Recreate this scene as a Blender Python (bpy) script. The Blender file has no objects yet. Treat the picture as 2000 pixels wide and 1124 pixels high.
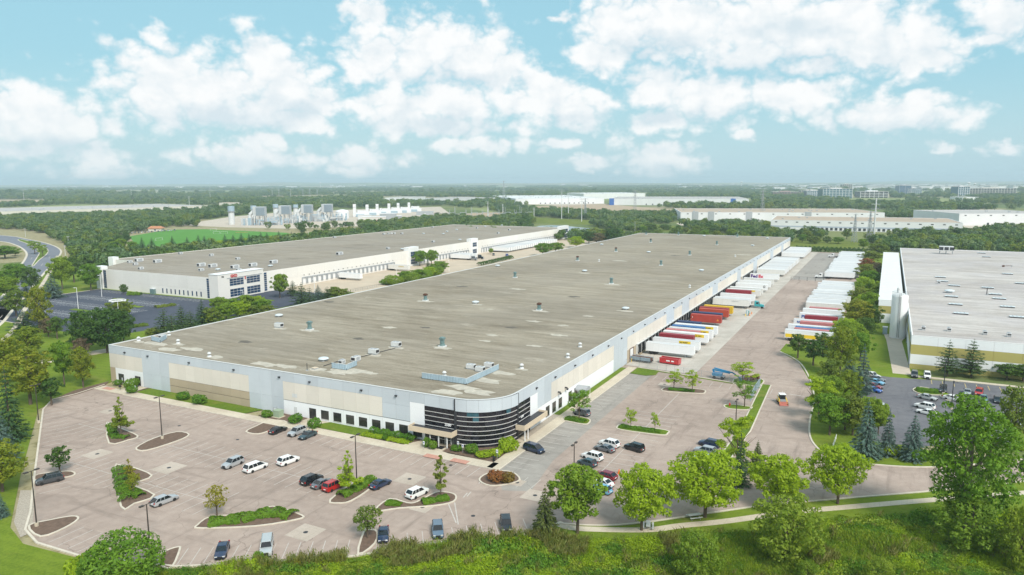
import bpy, bmesh, math, random
import numpy as np
from mathutils import Vector, Matrix
from mathutils.geometry import tessellate_polygon
R = math.radians
random.seed(7); np.random.seed(7)
sc = bpy.context.scene
C = sc.collection

# ---------------------------------------------------------------- camera
F, PITCH, ROLL, HB, OX, OY, YAW, LB, WB = 1424.15, 0.1444858, 0.0032175, 10.985, -3.5206, 150.1596, 1.0951247, 516.9, 129.36
CH = 58.0
cam = bpy.data.cameras.new('camera'); co = bpy.data.objects.new('camera', cam); C.objects.link(co)
cam.sensor_width = 36; cam.lens = F/2000*36; cam.clip_start = 1; cam.clip_end = 60000
co.matrix_world = Matrix.Translation((0, 0, CH)) @ Matrix.Rotation(math.pi/2-PITCH, 4, 'X') @ Matrix.Rotation(-ROLL, 4, 'Z')
sc.camera = co

# ---------------------------------------------------------------- sky, sun, exposure
SUN_EL, SUN_AZ = R(45), R(152)          # azimuth clockwise from +Y (camera heading)
SKY_STRENGTH = 0.068
w = bpy.data.worlds.new("World"); sc.world = w; w.use_nodes = True
def N(nt, typ, **kw):
    n = nt.nodes.new(typ)
    for k, v in kw.items():
        if k == 'inp':
            for i, x in v.items():
                if isinstance(x, bpy.types.NodeSocket): nt.links.new(x, n.inputs[i])
                else: n.inputs[i].default_value = x
        else: setattr(n, k, v)
    return n
def mth(nt, op, a, b=0.0, c=0.0, clamp=False):
    return N(nt, 'ShaderNodeMath', operation=op, use_clamp=clamp, inp={0: a, 1: b, 2: c}).outputs[0]
def mixc(nt, f, a, b, blend='MIX'):
    n = N(nt, 'ShaderNodeMix', data_type='RGBA', blend_type=blend, inp={0: f})
    for i, x in ((6, a), (7, b)):
        if isinstance(x, bpy.types.NodeSocket): nt.links.new(x, n.inputs[i])
        else: n.inputs[i].default_value = (x[0], x[1], x[2], 1)
    return n.outputs[2]
def mrange(nt, v, a, b, c=0., d=1., t='SMOOTHSTEP'):
    return N(nt, 'ShaderNodeMapRange', interpolation_type=t, inp={0: v, 1: a, 2: b, 3: c, 4: d}).outputs[0]

def azel(px, py):
    u, v = px-1000, -(py-562)
    dx, dz = u/F, v/F
    cp, sp = math.cos(PITCH), math.sin(PITCH)
    x, y, z = dx, cp+dz*sp, -sp+dz*cp
    return math.atan2(x, y), math.asin(z/math.sqrt(x*x+y*y+z*z))
# the clouds of the photograph as soft lumps in the direction sphere: (px, py, half width, half height)
LUMPS = [(65,240,120,66),(130,250,85,48),(10,205,60,42),(30,296,80,14),
 (330,165,108,78),(425,170,145,66),(520,122,55,60),(565,170,80,74),(620,205,60,42),(470,225,175,30),
 (735,110,75,62),(840,95,115,72),(935,115,100,62),(715,20,50,26),(985,140,60,40),
 (780,215,98,52),(885,205,120,46),(850,245,155,22),
 (470,300,112,28),(510,280,50,24),(700,312,80,28),(200,340,64,20),(930,286,92,20),
 (1065,175,70,42),(1120,210,90,40),(1010,195,30,30),(1095,285,50,15),(1280,312,78,38),(1155,320,50,14),
 (1200,45,90,62),(1170,105,60,46),(1330,45,150,84),(1480,50,175,84),(1610,60,160,78),(1730,95,125,56),(1800,115,80,34),
 (1290,170,68,54),(1370,190,110,50),(1530,190,110,34),(1290,235,60,18),(1750,225,125,34),
 (1455,268,22,14),(1840,292,25,12),(1965,290,28,12),(1970,45,45,42),(1945,80,25,12),(1095,37,20,12)]
# their shaded undersides
UNDER = [(70,285,130,26),(440,235,190,34),(880,150,150,24),(860,250,170,24),(470,322,100,18),(1480,130,290,34),(1270,95,110,40),(1330,232,150,22),(1720,255,130,18),(1130,238,70,18),(1280,335,80,18),(560,210,90,30),(1540,60,110,26)]
g = bpy.data.node_groups.new('cloud_field', 'ShaderNodeTree')
g.interface.new_socket('az', in_out='INPUT', socket_type='NodeSocketFloat')
g.interface.new_socket('el', in_out='INPUT', socket_type='NodeSocketFloat')
g.interface.new_socket('density', in_out='OUTPUT', socket_type='NodeSocketFloat'); g.interface.new_socket('light', in_out='OUTPUT', socket_type='NodeSocketFloat')
gi = g.nodes.new('NodeGroupInput'); go = g.nodes.new('NodeGroupOutput')
vec = N(g, 'ShaderNodeCombineXYZ', inp={0: gi.outputs[0], 1: gi.outputs[1]}).outputs[0]
stretched = N(g, 'ShaderNodeMapping', inp={0: vec, 3: (1, 1.35, 1)}).outputs[0]
nz1 = N(g, 'ShaderNodeTexNoise', noise_dimensions='2D', inp={0: stretched, 2: 22., 3: 5., 4: .56}).outputs
pb = N(g, 'ShaderNodeTexNoise', noise_dimensions='2D', inp={0: stretched, 2: 17., 3: 4.5, 4: .5, 5: 2.1}).outputs[0]
puff = mth(g, 'ABSOLUTE', mth(g, 'MULTIPLY_ADD', pb, 2.8, -1.4))
warp = N(g, 'ShaderNodeVectorMath', operation='SUBTRACT', inp={0: nz1[1], 1: (.5, .5, .5)}).outputs[0]
warp = N(g, 'ShaderNodeVectorMath', operation='MULTIPLY', inp={0: warp, 1: (.04, .03, 0)}).outputs[0]
wv = N(g, 'ShaderNodeVectorMath', operation='ADD', inp={0: vec, 1: warp}).outputs[0]
def lumps(items, acc=None):
  for (px, py, rx, ry) in items:
      a0, e0 = azel(px, py)
      kx, ky = F/rx, F/ry                # one multiply-add puts each lump on the unit circle
      src = wv if acc is None else N(g, 'ShaderNodeVectorMath', operation='MULTIPLY_ADD', inp={0: acc, 1: (1e-9, 1e-9, 0), 2: wv}).outputs[0]
      mp = N(g, 'ShaderNodeVectorMath', operation='MULTIPLY_ADD', inp={0: src, 1: (kx, ky, 0), 2: (-a0*kx, -e0*ky, 0)}).outputs[0]
      ln = N(g, 'ShaderNodeVectorMath', operation='LENGTH', inp={0: mp}).outputs[1]
      acc = ln if acc is None else mth(g, 'SMOOTH_MIN', acc, ln, .35)
  return acc
acc = lumps(LUMPS)
dens = mth(g, 'SUBTRACT', 1.24, acc)
# beyond the frame the same kind of broken cumulus goes on
big = N(g, 'ShaderNodeTexNoise', noise_dimensions='2D', inp={0: vec, 2: 4.2, 3: 3., 4: .5}).outputs[0]
bigd = mth(g, 'MULTIPLY_ADD', big, 7.0, -3.3)
out_a = mrange(g, mth(g, 'ABSOLUTE', gi.outputs[0]), .62, .74)
out_e = mrange(g, gi.outputs[1], .235, .30)
outm = mth(g, 'MAXIMUM', out_a, out_e)
dens = N(g, 'ShaderNodeMix', data_type='FLOAT', inp={0: outm, 2: dens, 3: bigd}).outputs[0]
fine = N(g, 'ShaderNodeTexNoise', noise_dimensions='2D', inp={0: stretched, 2: 60., 3: 5., 4: .62}).outputs[0]
dens = mth(g, 'ADD', dens, mth(g, 'MULTIPLY_ADD', fine, .38, -.19))
dens = mth(g, 'ADD', dens, mth(g, 'MULTIPLY_ADD', puff, 1.2, -.36))
und = mth(g, 'SUBTRACT', 1.25, lumps(UNDER, mth(g, 'ADD', mth(g, 'MULTIPLY', acc, 1e-9), 9.)))
shift = N(g, 'ShaderNodeVectorMath', operation='ADD', inp={0: stretched, 1: (-.016, .034, 0)}).outputs[0]
nz2 = N(g, 'ShaderNodeTexNoise', noise_dimensions='2D', inp={0: shift, 2: 17., 3: 3., 4: .5, 5: 2.1}).outputs[0]
relief = mth(g, 'SUBTRACT', puff, mth(g, 'ABSOLUTE', mth(g, 'MULTIPLY_ADD', nz2, 2.8, -1.4)))
litv = mth(g, 'ADD', mth(g, 'MULTIPLY_ADD', relief, .75, .80), mth(g, 'MULTIPLY', mrange(g, und, 0., 1.1), -.62), 0., True)
litv = mth(g, 'ADD', litv, mth(g, 'MULTIPLY', mth(g, 'SUBTRACT', fine, .5), .18))
g.links.new(dens, go.inputs[0]); g.links.new(litv, go.inputs[1])

nt = w.node_tree; nt.nodes.clear()
d = N(nt, 'ShaderNodeTexCoord').outputs['Generated']
d = N(nt, 'ShaderNodeVectorMath', operation='NORMALIZE', inp={0: d}).outputs[0]
sx = N(nt, 'ShaderNodeSeparateXYZ', inp={0: d}).outputs
az = mth(nt, 'ARCTAN2', sx[0], sx[1]); el = mth(nt, 'ARCSINE', sx[2])
cf = N(nt, 'ShaderNodeGroup', node_tree=g, inp={0: az, 1: el}).outputs
d0 = cf[0]; lit = cf[1]
skyn = N(nt, 'ShaderNodeTexSky', sky_type='NISHITA', sun_disc=False, sun_elevation=SUN_EL, sun_rotation=SUN_AZ,
         air_density=1.0, dust_density=2.0, ozone_density=1.5, altitude=100).outputs[0]
tint = mixc(nt, 1.0, skyn, (1.75, 1.62, 1.05), 'MULTIPLY')
hz = mrange(nt, el, -.01, .16)                                # air near the horizon is paler
blue = mixc(nt, hz, (4.3, 6.25, 7.2), (2.85, 5.5, 6.9))
base = mixc(nt, .85, tint, blue)
cov = mrange(nt, d0, -.12, .66)
cov = mth(nt, 'MULTIPLY', cov, mrange(nt, el, -.005, .09, .72, .98, 'LINEAR'))
cloud = mixc(nt, lit, (6.0, 6.85, 7.35), (8.45, 8.5, 8.5))
col = mixc(nt, cov, base, cloud)
bg = N(nt, 'ShaderNodeBackground', inp={0: col, 1: SKY_STRENGTH})
nt.links.new(bg.outputs[0], N(nt, 'ShaderNodeOutputWorld').inputs[0])
w.cycles.sampling_method = 'MANUAL'; w.cycles.sample_map_resolution = 512

sun = bpy.data.lights.new('sun', 'SUN'); sun.energy = 2.3; sun.angle = R(18); sun.color = (1, .955, .88)
so = bpy.data.objects.new('sun', sun); C.objects.link(so)
sdir = Vector((math.sin(SUN_AZ)*math.cos(SUN_EL), math.cos(SUN_AZ)*math.cos(SUN_EL), math.sin(SUN_EL)))
so.rotation_euler = sdir.to_track_quat('Z', 'Y').to_euler(); so.location = sdir*300

vs = sc.view_settings; vs.view_transform = 'Standard'; vs.look = 'None'; vs.gamma = 1; vs.use_curve_mapping = False
vs.exposure = 0.82
sc.cycles.max_bounces = 5; sc.cycles.diffuse_bounces = 2; sc.cycles.glossy_bounces = 2; sc.cycles.transmission_bounces = 2
sc.cycles.volume_bounces = 0; sc.cycles.transparent_max_bounces = 4; sc.cycles.caustics_reflective = False; sc.cycles.caustics_refractive = False

# ---------------------------------------------------------------- places
CR, SR, CP, SP = math.cos(ROLL), math.sin(ROLL), math.cos(PITCH), math.sin(PITCH)
CY, SY = math.cos(YAW), math.sin(YAW)
def g(px, py, z=0.0):
    """the point of the level z that the photograph shows at this pixel"""
    a, b = px-1000, -(py-562)
    u, v = (CR*a+SR*b)/F, (-SR*a+CR*b)/F
    rz = -SP+v*CP; t = (CH-z)/-rz
    return Vector((u*t, (CP+v*SP)*t, z))
def proj(p):
    x, y, z = p[0], p[1], p[2]-CH
    dd = y*CP-z*SP; up = y*SP+z*CP; u, v = F*x/dd, F*up/dd
    return 1000+CR*u-SR*v, 562-(SR*u+CR*v)
def B(u, v, z=0.0):
    return Vector((OX+u*CY-v*SY, OY+u*SY+v*CY, z))
def UV(p):
    x, y = p[0]-OX, p[1]-OY
    return x*CY+y*SY, -x*SY+y*CY
def guv(px, py, z=0.0): return UV(g(px, py, z))
def height_at(p, py):
    lo, hi = 0., 60.
    for _ in range(30):
        m = (lo+hi)/2
        if proj((p[0], p[1], m))[1] > py: lo = m
        else: hi = m
    return lo

# ---------------------------------------------------------------- materials
def new_mat(name):
    m = bpy.data.materials.new(name); m.use_nodes = True; m.node_tree.nodes.clear(); return m, m.node_tree
def out(nt, sh): nt.links.new(sh, N(nt, 'ShaderNodeOutputMaterial').inputs[0])
def pos(nt, rot=0., scale=(1, 1, 1), obj=False):
    s = N(nt, 'ShaderNodeTexCoord').outputs['Object'] if obj else N(nt, 'ShaderNodeNewGeometry').outputs['Position']
    if rot: s = N(nt, 'ShaderNodeMapping', inp={0: s, 2: (0, 0, rot)}).outputs[0]
    if scale != (1, 1, 1): s = N(nt, 'ShaderNodeMapping', inp={0: s, 3: scale}).outputs[0]
    return s
def noise(nt, p, scale, detail=4., rough=.55):
    return N(nt, 'ShaderNodeTexNoise', inp={0: p, 2: scale, 3: detail, 4: rough}).outputs[0]
def pbr(nt, col, rough=.7, metal=0., spec=.4, bump=None, bstr=.3, bdist=.02):
    n = N(nt, 'ShaderNodeBsdfPrincipled', inp={'Roughness': rough, 'Metallic': metal, 'Specular IOR Level': spec})
    if isinstance(col, bpy.types.NodeSocket): nt.links.new(col, n.inputs[0])
    else: n.inputs[0].default_value = (*col, 1)
    if bump is not None:
        b = N(nt, 'ShaderNodeBump', inp={0: bstr, 1: bdist, 'Height': bump}); nt.links.new(b.outputs[0], n.inputs['Normal'])
    return n.outputs[0]
def M(name, col, rough=.6, var=.12, scale=.6, metal=0., spec=.4, dirt=0., dirtcol=(.16, .14, .12)):
    """plain material with two sizes of unevenness and vertical dirt runs"""
    m, nt = new_mat(name); p = pos(nt, obj=True)
    n1 = noise(nt, p, scale, 5.); n2 = noise(nt, p, scale*9, 3.)
    f = mth(nt, 'ADD', mth(nt, 'MULTIPLY', n1, .65), mth(nt, 'MULTIPLY', n2, .35))
    f = mrange(nt, f, .3, .7, t='LINEAR')
    c = mixc(nt, f, tuple(x*(1-var) for x in col), tuple(min(1, x*(1+var)) for x in col))
    if dirt:
        sp = pos(nt, obj=True, scale=(2.2, 2.2, .18)); s = mrange(nt, noise(nt, sp, 1.0, 5., .65), .52, .78)
        c = mixc(nt, mth(nt, 'MULTIPLY', s, dirt), c, dirtcol)
    out(nt, pbr(nt, c, rough, metal, spec)); return m
def paint(name, col, rough=.28, metal=.0):
    m, nt = new_mat(name)
    n = N(nt, 'ShaderNodeBsdfPrincipled', inp={0: (*col, 1), 'Roughness': rough, 'Metallic': metal, 'Coat Weight': .5, 'Coat Roughness': .08})
    out(nt, n.outputs[0]); return m
def glass(name, col=(.012, .015, .02), rough=.06, spec=.6, var=0.):
    m, nt = new_mat(name)
    if var:
        rnd = N(nt, 'ShaderNodeObjectInfo').outputs['Random']
        col = mixc(nt, mrange(nt, rnd, .35, 1.), col, tuple(x*(1+var)+.004*var for x in col))
    out(nt, pbr(nt, col, rough, 0., spec)); return m

MAT = {}
def asphalt(name, lo, hi, crack=.5, streak=.66):
    m, nt = new_mat(name); p = pos(nt)
    big = noise(nt, p, .035, 6., .6); mid = noise(nt, p, .5, 6., .65); fin = noise(nt, p, 9., 3., .7)
    f = mth(nt, 'ADD', mth(nt, 'MULTIPLY', big, .5), mth(nt, 'ADD', mth(nt, 'MULTIPLY', mid, .36), mth(nt, 'MULTIPLY', fin, .14)))
    c = mixc(nt, mrange(nt, f, .36, .64, t='LINEAR'), lo, hi)
    # tyre-worn streaks
    sp = pos(nt, -YAW, (.035, .35, 1)); s = mrange(nt, noise(nt, sp, 1., 6., .68), .52, .74)
    sp2 = pos(nt, -YAW, (.4, .03, 1)); s2 = mrange(nt, noise(nt, sp2, 1., 6., .68), .53, .76)
    c = mixc(nt, mth(nt, 'MULTIPLY', mth(nt, 'MAXIMUM', s, s2), streak), c, tuple(x*.66 for x in lo))
    sw = N(nt, 'ShaderNodeTexWave', wave_type='RINGS', inp={0: pos(nt, .4, (.028, .034, 1)), 1: 1.6, 2: 9., 3: 3., 4: 1.2, 5: .6}).outputs[1]
    swm = mth(nt, 'MULTIPLY', mrange(nt, sw, .72, .98), mrange(nt, noise(nt, p, .05, 3.), .46, .62))
    c = mixc(nt, mth(nt, 'MULTIPLY', swm, streak*.45), c, tuple(x*.7 for x in lo))
    # oil drips and patches
    oil = mrange(nt, noise(nt, p, .22, 5., .72), .60, .76)
    c = mixc(nt, mth(nt, 'MULTIPLY', oil, .45), c, tuple(x*.5 for x in lo))
    # cracks
    wp = N(nt, 'ShaderNodeVectorMath', operation='ADD', inp={0: p, 1: N(nt, 'ShaderNodeVectorMath', operation='SCALE', inp={0: N(nt, 'ShaderNodeTexNoise', inp={0: p, 2: .3, 3: 3.}).outputs[1], 3: 4.}).outputs[0]}).outputs[0]
    cr = N(nt, 'ShaderNodeTexVoronoi', feature='DISTANCE_TO_EDGE', inp={0: wp, 2: .09}).outputs[0]
    crm = mth(nt, 'MULTIPLY', mrange(nt, cr, .0, .012, 1., 0.), mrange(nt, noise(nt, p, .06, 2.), .45, .6))
    c = mixc(nt, mth(nt, 'MULTIPLY', crm, crack), c, tuple(x*.4 for x in lo))
    out(nt, pbr(nt, c, .9, 0., .25, fin, .2, .01)); return m
MAT['lot'] = asphalt('worn_asphalt', (.29, .225, .188), (.445, .355, .302))
MAT['lotgrey'] = asphalt('grey_asphalt', (.255, .23, .205), (.375, .345, .31), .5)
MAT['lotdark'] = asphalt('sealed_asphalt', (.045, .052, .075), (.085, .095, .125), .3, .3)
MAT['lotmid'] = asphalt('aged_asphalt', (.12, .12, .135), (.19, .185, .195), .8)
MAT['road'] = asphalt('road_asphalt', (.15, .16, .19), (.21, .22, .25), .2, .4)
def concrete(name, lo, hi, cell=3.6, joint=.35):
    m, nt = new_mat(name); p = pos(nt, -YAW)
    f = mth(nt, 'ADD', mth(nt, 'MULTIPLY', noise(nt, p, .15, 5.), .6), mth(nt, 'MULTIPLY', noise(nt, p, 2.5, 5., .65), .4))
    c = mixc(nt, mrange(nt, f, .35, .65), lo, hi)
    sp = N(nt, 'ShaderNodeSeparateXYZ', inp={0: p}).outputs
    js = None
    for k in (0, 1):
        a = mth(nt, 'PINGPONG', sp[k], cell/2); j = mrange(nt, a, .0, .05, 1., 0.)
        js = j if js is None else mth(nt, 'MAXIMUM', js, j)
    c = mixc(nt, mth(nt, 'MULTIPLY', js, joint), c, tuple(x*.5 for x in lo))
    st = mrange(nt, noise(nt, p, .4, 5., .7), .58, .75)
    c = mixc(nt, mth(nt, 'MULTIPLY', st, .3), c, tuple(x*.6 for x in lo))
    out(nt, pbr(nt, c, .88, 0., .25)); return m
MAT['conc'] = concrete('concrete_apron', (.40, .36, .31), (.53, .485, .43))
MAT['pad'] = concrete('pale_concrete_pad', (.40, .335, .275), (.50, .425, .36), 2.)
MAT['walk'] = concrete('concrete_walk', (.47, .40, .31), (.60, .53, .42), 1.8)
MAT['kerb'] = M('kerb_concrete', (.58, .52, .43), .85, .15, .8)
def grass_mat(name, a, b, c3, stripes=0., rot=0., patch=.5):
    m, nt = new_mat(name); p = pos(nt)
    f = mth(nt, 'ADD', mth(nt, 'MULTIPLY', noise(nt, p, .06, 5., .6), .5), mth(nt, 'MULTIPLY', noise(nt, p, 1.6, 5., .7), .5))
    col = mixc(nt, mrange(nt, f, .36, .62), a, b)
    col = mixc(nt, mth(nt, 'MULTIPLY', mrange(nt, noise(nt, p, .11, 5., .65), .52, .7), patch), col, c3)
    if stripes:
        q = N(nt, 'ShaderNodeSeparateXYZ', inp={0: pos(nt, rot)}).outputs[0]
        s = mrange(nt, mth(nt, 'SINE', mth(nt, 'MULTIPLY', q, 2.6)), -.35, .35)
        col = mixc(nt, mth(nt, 'MULTIPLY', s, stripes), col, tuple(x*1.3 for x in b))
    fin = noise(nt, p, 12., 3., .7)
    out(nt, pbr(nt, col, .95, 0., .1, fin, .6, .06)); return m
MAT['lawn'] = grass_mat('mown_grass', (.095, .15, .014), (.165, .225, .024), (.225, .22, .05), .16, R(-70), .65)
MAT['lawn2'] = grass_mat('grass', (.085, .145, .015), (.15, .21, .025), (.22, .21, .055), 0., 0., .65)
MAT['sport'] = grass_mat('sports_turf', (.075, .21, .035), (.10, .26, .045), (.10, .24, .05), .2, R(20), .2)
MAT['rough'] = grass_mat('rough_meadow', (.10, .165, .016), (.165, .22, .025), (.20, .19, .04), 0., 0., .5)
MAT['soil'] = M('mulch', (.145, .095, .068), .95, .35, 1.5)
MAT['dirt'] = M('bare_earth', (.40, .30, .20), .95, .2, .05)
MAT['gravel'] = M('gravel_yard', (.50, .43, .35), .95, .15, .06)
MAT['riprap'] = M('river_stone', (.38, .33, .27), .9, .35, 3.)
def ground_mat():
    m, nt = new_mat('country_ground'); p = pos(nt)
    f = noise(nt, p, .004, 6., .6)
    col = mixc(nt, mrange(nt, f, .38, .6), (.11, .155, .05), (.19, .215, .08))
    cell = N(nt, 'ShaderNodeTexVoronoi', inp={0: p, 2: .0022}).outputs['Color']
    cv = N(nt, 'ShaderNodeSeparateColor', inp={0: cell}).outputs
    col = mixc(nt, mrange(nt, cv[0], .55, .58), col, (.33, .29, .17))
    col = mixc(nt, mrange(nt, cv[1], .66, .70), col, (.25, .29, .11))
    col = mixc(nt, mrange(nt, noise(nt, p, .25, 5., .7), .45, .75), col, (.13, .12, .045))
    out(nt, pbr(nt, col, .95, 0., .1)); return m
MAT['ground'] = ground_mat()
def roof_mat(name, lo, hi, pale, amount=.5):
    """gravel or membrane roof: long streaks, dark ponding, pale worn blotches, sheet seams"""
    m, nt = new_mat(name); p = pos(nt, -YAW)
    sp = pos(nt, -YAW, (.30, .035, 1)); sp2 = pos(nt, -YAW, (1.1, .14, 1))
    a = noise(nt, sp, 1., 7., .68); b = noise(nt, sp2, 1., 6., .72); c0 = noise(nt, p, .02, 5., .6); fin = noise(nt, p, 2.2, 5., .8)
    f = mth(nt, 'ADD', mth(nt, 'MULTIPLY', a, .34), mth(nt, 'ADD', mth(nt, 'MULTIPLY', b, .26), mth(nt, 'ADD', mth(nt, 'MULTIPLY', c0, .2), mth(nt, 'MULTIPLY', fin, .2))))
    c = mixc(nt, mrange(nt, f, .425, .575, t='LINEAR'), lo, hi)
    hue = mrange(nt, noise(nt, p, .035, 4.), .42, .6); c = mixc(nt, mth(nt, 'MULTIPLY', hue, .35), c, (lo[0]*1.25, lo[1]*1.32, lo[2]*1.5))
    pond = mrange(nt, noise(nt, pos(nt, -YAW, (.05, .022, 1)), 1., 6., .7), .56, .7)
    c = mixc(nt, mth(nt, 'MULTIPLY', pond, .42), c, tuple(x*.62 for x in lo))
    wp = noise(nt, pos(nt, -YAW, (.16, .06, 1)), 1., 7., .74)
    c = mixc(nt, mth(nt, 'MULTIPLY', mrange(nt, wp, .57, .74), amount), c, pale)
    wp2 = noise(nt, pos(nt, -YAW, (.5, .22, 1)), 1., 6., .75)
    c = mixc(nt, mth(nt, 'MULTIPLY', mrange(nt, wp2, .63, .74), amount), c, pale)
    q = N(nt, 'ShaderNodeSeparateXYZ', inp={0: p}).outputs
    sm = mrange(nt, mth(nt, 'PINGPONG', q[0], 7.6), 0., .12, 1., 0.)
    c = mixc(nt, mth(nt, 'MULTIPLY', sm, .22), c, tuple(x*.5 for x in lo))
    out(nt, pbr(nt, c, .95, 0., .15, fin, .5, .03)); return m
MAT['roof'] = roof_mat('gravel_roof', (.205, .172, .125), (.37, .325, .256), (.54, .49, .41), .62)
MAT['roof2'] = roof_mat('pale_gravel_roof', (.23, .195, .15), (.345, .305, .25), (.46, .42, .35), .5)
MAT['roof3'] = roof_mat('membrane_roof', (.33, .295, .27), (.56, .525, .495), (.74, .71, .67), .75)
MAT['roofannex'] = M('white_metal_roof', (.70, .70, .68), .5, .06, .2)
MAT['rooftan'] = M('tan_roof', (.42, .33, .25), .9, .12, .03)
MAT['roofgrey'] = M('grey_roof', (.42, .40, .38), .9, .12, .03)
def panel_mat(name, col, var=.06):
    m, nt = new_mat(name)
    rnd = N(nt, 'ShaderNodeObjectInfo').outputs['Random']
    p = pos(nt)
    f = mth(nt, 'ADD', mth(nt, 'MULTIPLY', noise(nt, p, .25, 5.), .6), mth(nt, 'MULTIPLY', rnd, .4))
    c = mixc(nt, mrange(nt, f, .25, .75, t='LINEAR'), tuple(x*(1-var) for x in col), tuple(min(1, x*(1+var)) for x in col))
    sp = pos(nt, 0., (1.2, 1.2, .12)); s = mrange(nt, noise(nt, sp, 1., 5., .68), .54, .8)
    c = mixc(nt, mth(nt, 'MULTIPLY', s, .16), c, tuple(x*.6 for x in col))
    z = N(nt, 'ShaderNodeSeparateXYZ', inp={0: p}).outputs[2]
    j = mrange(nt, mth(nt, 'PINGPONG', z, .61), 0., .03, 1., 0.)
    c = mixc(nt, mth(nt, 'MULTIPLY', j, .16), c, tuple(x*.5 for x in col))
    out(nt, pbr(nt, c, .75, 0., .3)); return m
MAT['pgrey'] = panel_mat('grey_blue_precast', (.53, .575, .62))
MAT['pcream'] = panel_mat('cream_precast', (.71, .66, .59))
MAT['ptan'] = panel_mat('tan_precast', (.44, .36, .26))
MAT['pwhite'] = panel_mat('white_precast', (.84, .85, .87), .03)
MAT['joint'] = M('joint_filler', (.20, .20, .20), .9, .1)
MAT['white'] = M('white_paint', (.80, .80, .80), .5, .05, .6, dirt=.15)
MAT['cream2'] = panel_mat('warm_white_precast', (.76, .73, .69), .04)
MAT['offwhite'] = panel_mat('off_white_precast', (.68, .65, .60), .04)
MAT['olive'] = panel_mat('olive_yellow_precast', (.44, .385, .13), .05)
MAT['tan'] = M('tan_fascia', (.62, .51, .38), .7, .08)
MAT['band'] = M('white_mullion', (.58, .57, .56), .45, .04)
MAT['dglass'] = glass('dark_curtain_glass', (.010, .010, .014), .05, .45, 1.2)
MAT['wglass'] = glass('window_glass', (.03, .03, .028), .08, .5, .8)
MAT['bglass'] = glass('blue_glass', (.008, .035, .085), .08, .6, .6)
MAT['reflglass'] = glass('teal_glass', (.03, .10, .13), .1, .6, .5)  # teal reflection painted into the glass colour of a few dark panes
MAT['dark'] = M('dark_metal', (.035, .035, .04), .5, .2)
MAT['bronze'] = M('bronze_pole', (.055, .045, .038), .5, .2)
MAT['rubber'] = M('tyre_rubber', (.018, .018, .018), .85, .2)
MAT['steel'] = M('galvanised_steel', (.42, .44, .46), .45, .12, 1.5, metal=.3)
MAT['silver'] = M('silver_rim', (.55, .55, .57), .35, .1, metal=.5)
MAT['ltgrey'] = M('light_grey_metal', (.62, .63, .63), .5, .1, 1., dirt=.25)
MAT['mgrey'] = M('grey_metal', (.36, .38, .40), .55, .12, 1., dirt=.2)
MAT['bluegrey'] = M('blue_grey_metal', (.33, .43, .50), .5, .12, 1., dirt=.15)
MAT['teal'] = M('weathered_teal', (.13, .205, .205), .5, .25, 2., dirt=.5, dirtcol=(.4, .4, .36))
MAT['rust'] = M('rusted_metal', (.10, .045, .028), .85, .35, 2.)
MAT['black'] = M('black_plastic', (.015, .015, .016), .6, .2)
MAT['linewhite'] = M('faded_white_paint', (.50, .46, .42), .8, .22, 1.6)
MAT['lineyellow'] = M('faded_yellow_paint', (.55, .42, .15), .8, .2, 1.6)
MAT['linecream'] = M('faded_cream_paint', (.56, .47, .36), .8, .2, 1.6)
MAT['red'] = paint('red_paint', (.50, .02, .025)); MAT['yellow'] = paint('yellow_paint', (.75, .48, .03))
MAT['headl'] = glass('headlamp', (.6, .6, .6), .1, .8); MAT['taill'] = glass('tail_lamp', (.35, .01, .01), .15, .6)
MAT['brick'] = M('red_paver', (.50, .26, .20), .9, .15, 1.5)
MAT['bark'] = M('bark', (.12, .09, .065), .95, .3, 3.)
MAT['barklight'] = M('pale_bark', (.26, .22, .18), .95, .25, 3.)
m, nt = new_mat('pond_water'); out(nt, pbr(nt, (.09, .13, .15), .08, 0., .6, noise(nt, pos(nt), .8, 3.), .1, .05)); MAT['water'] = m
def leaf_mat(name, a, b, c3, trans=.3):
    """leaves: hue shifts from plant to plant and from clump to clump"""
    m, nt = new_mat(name)
    rnd = N(nt, 'ShaderNodeObjectInfo').outputs['Random']
    p = pos(nt); n1 = noise(nt, p, .55, 3.); n2 = noise(nt, p, 3.5, 2.)
    f = mth(nt, 'ADD', mth(nt, 'MULTIPLY', n1, .55), mth(nt, 'MULTIPLY', n2, .45))
    c = mixc(nt, mrange(nt, f, .34, .66), a, b)
    k = mth(nt, 'ADD', mth(nt, 'MULTIPLY', rnd, .6), mth(nt, 'MULTIPLY', n1, .6))
    c = mixc(nt, mrange(nt, k, .38, .9, 0., .8), c, c3)
    s1 = pbr(nt, c, .55, 0., .22)
    tr = N(nt, 'ShaderNodeBsdfTranslucent', inp={0: mixc(nt, 1., c, (1.5, 1.5, .75), 'MULTIPLY')}).outputs[0]
    mx = N(nt, 'ShaderNodeMixShader', inp={0: trans, 1: s1, 2: tr}).outputs[0]
    out(nt, mx); return m
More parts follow.
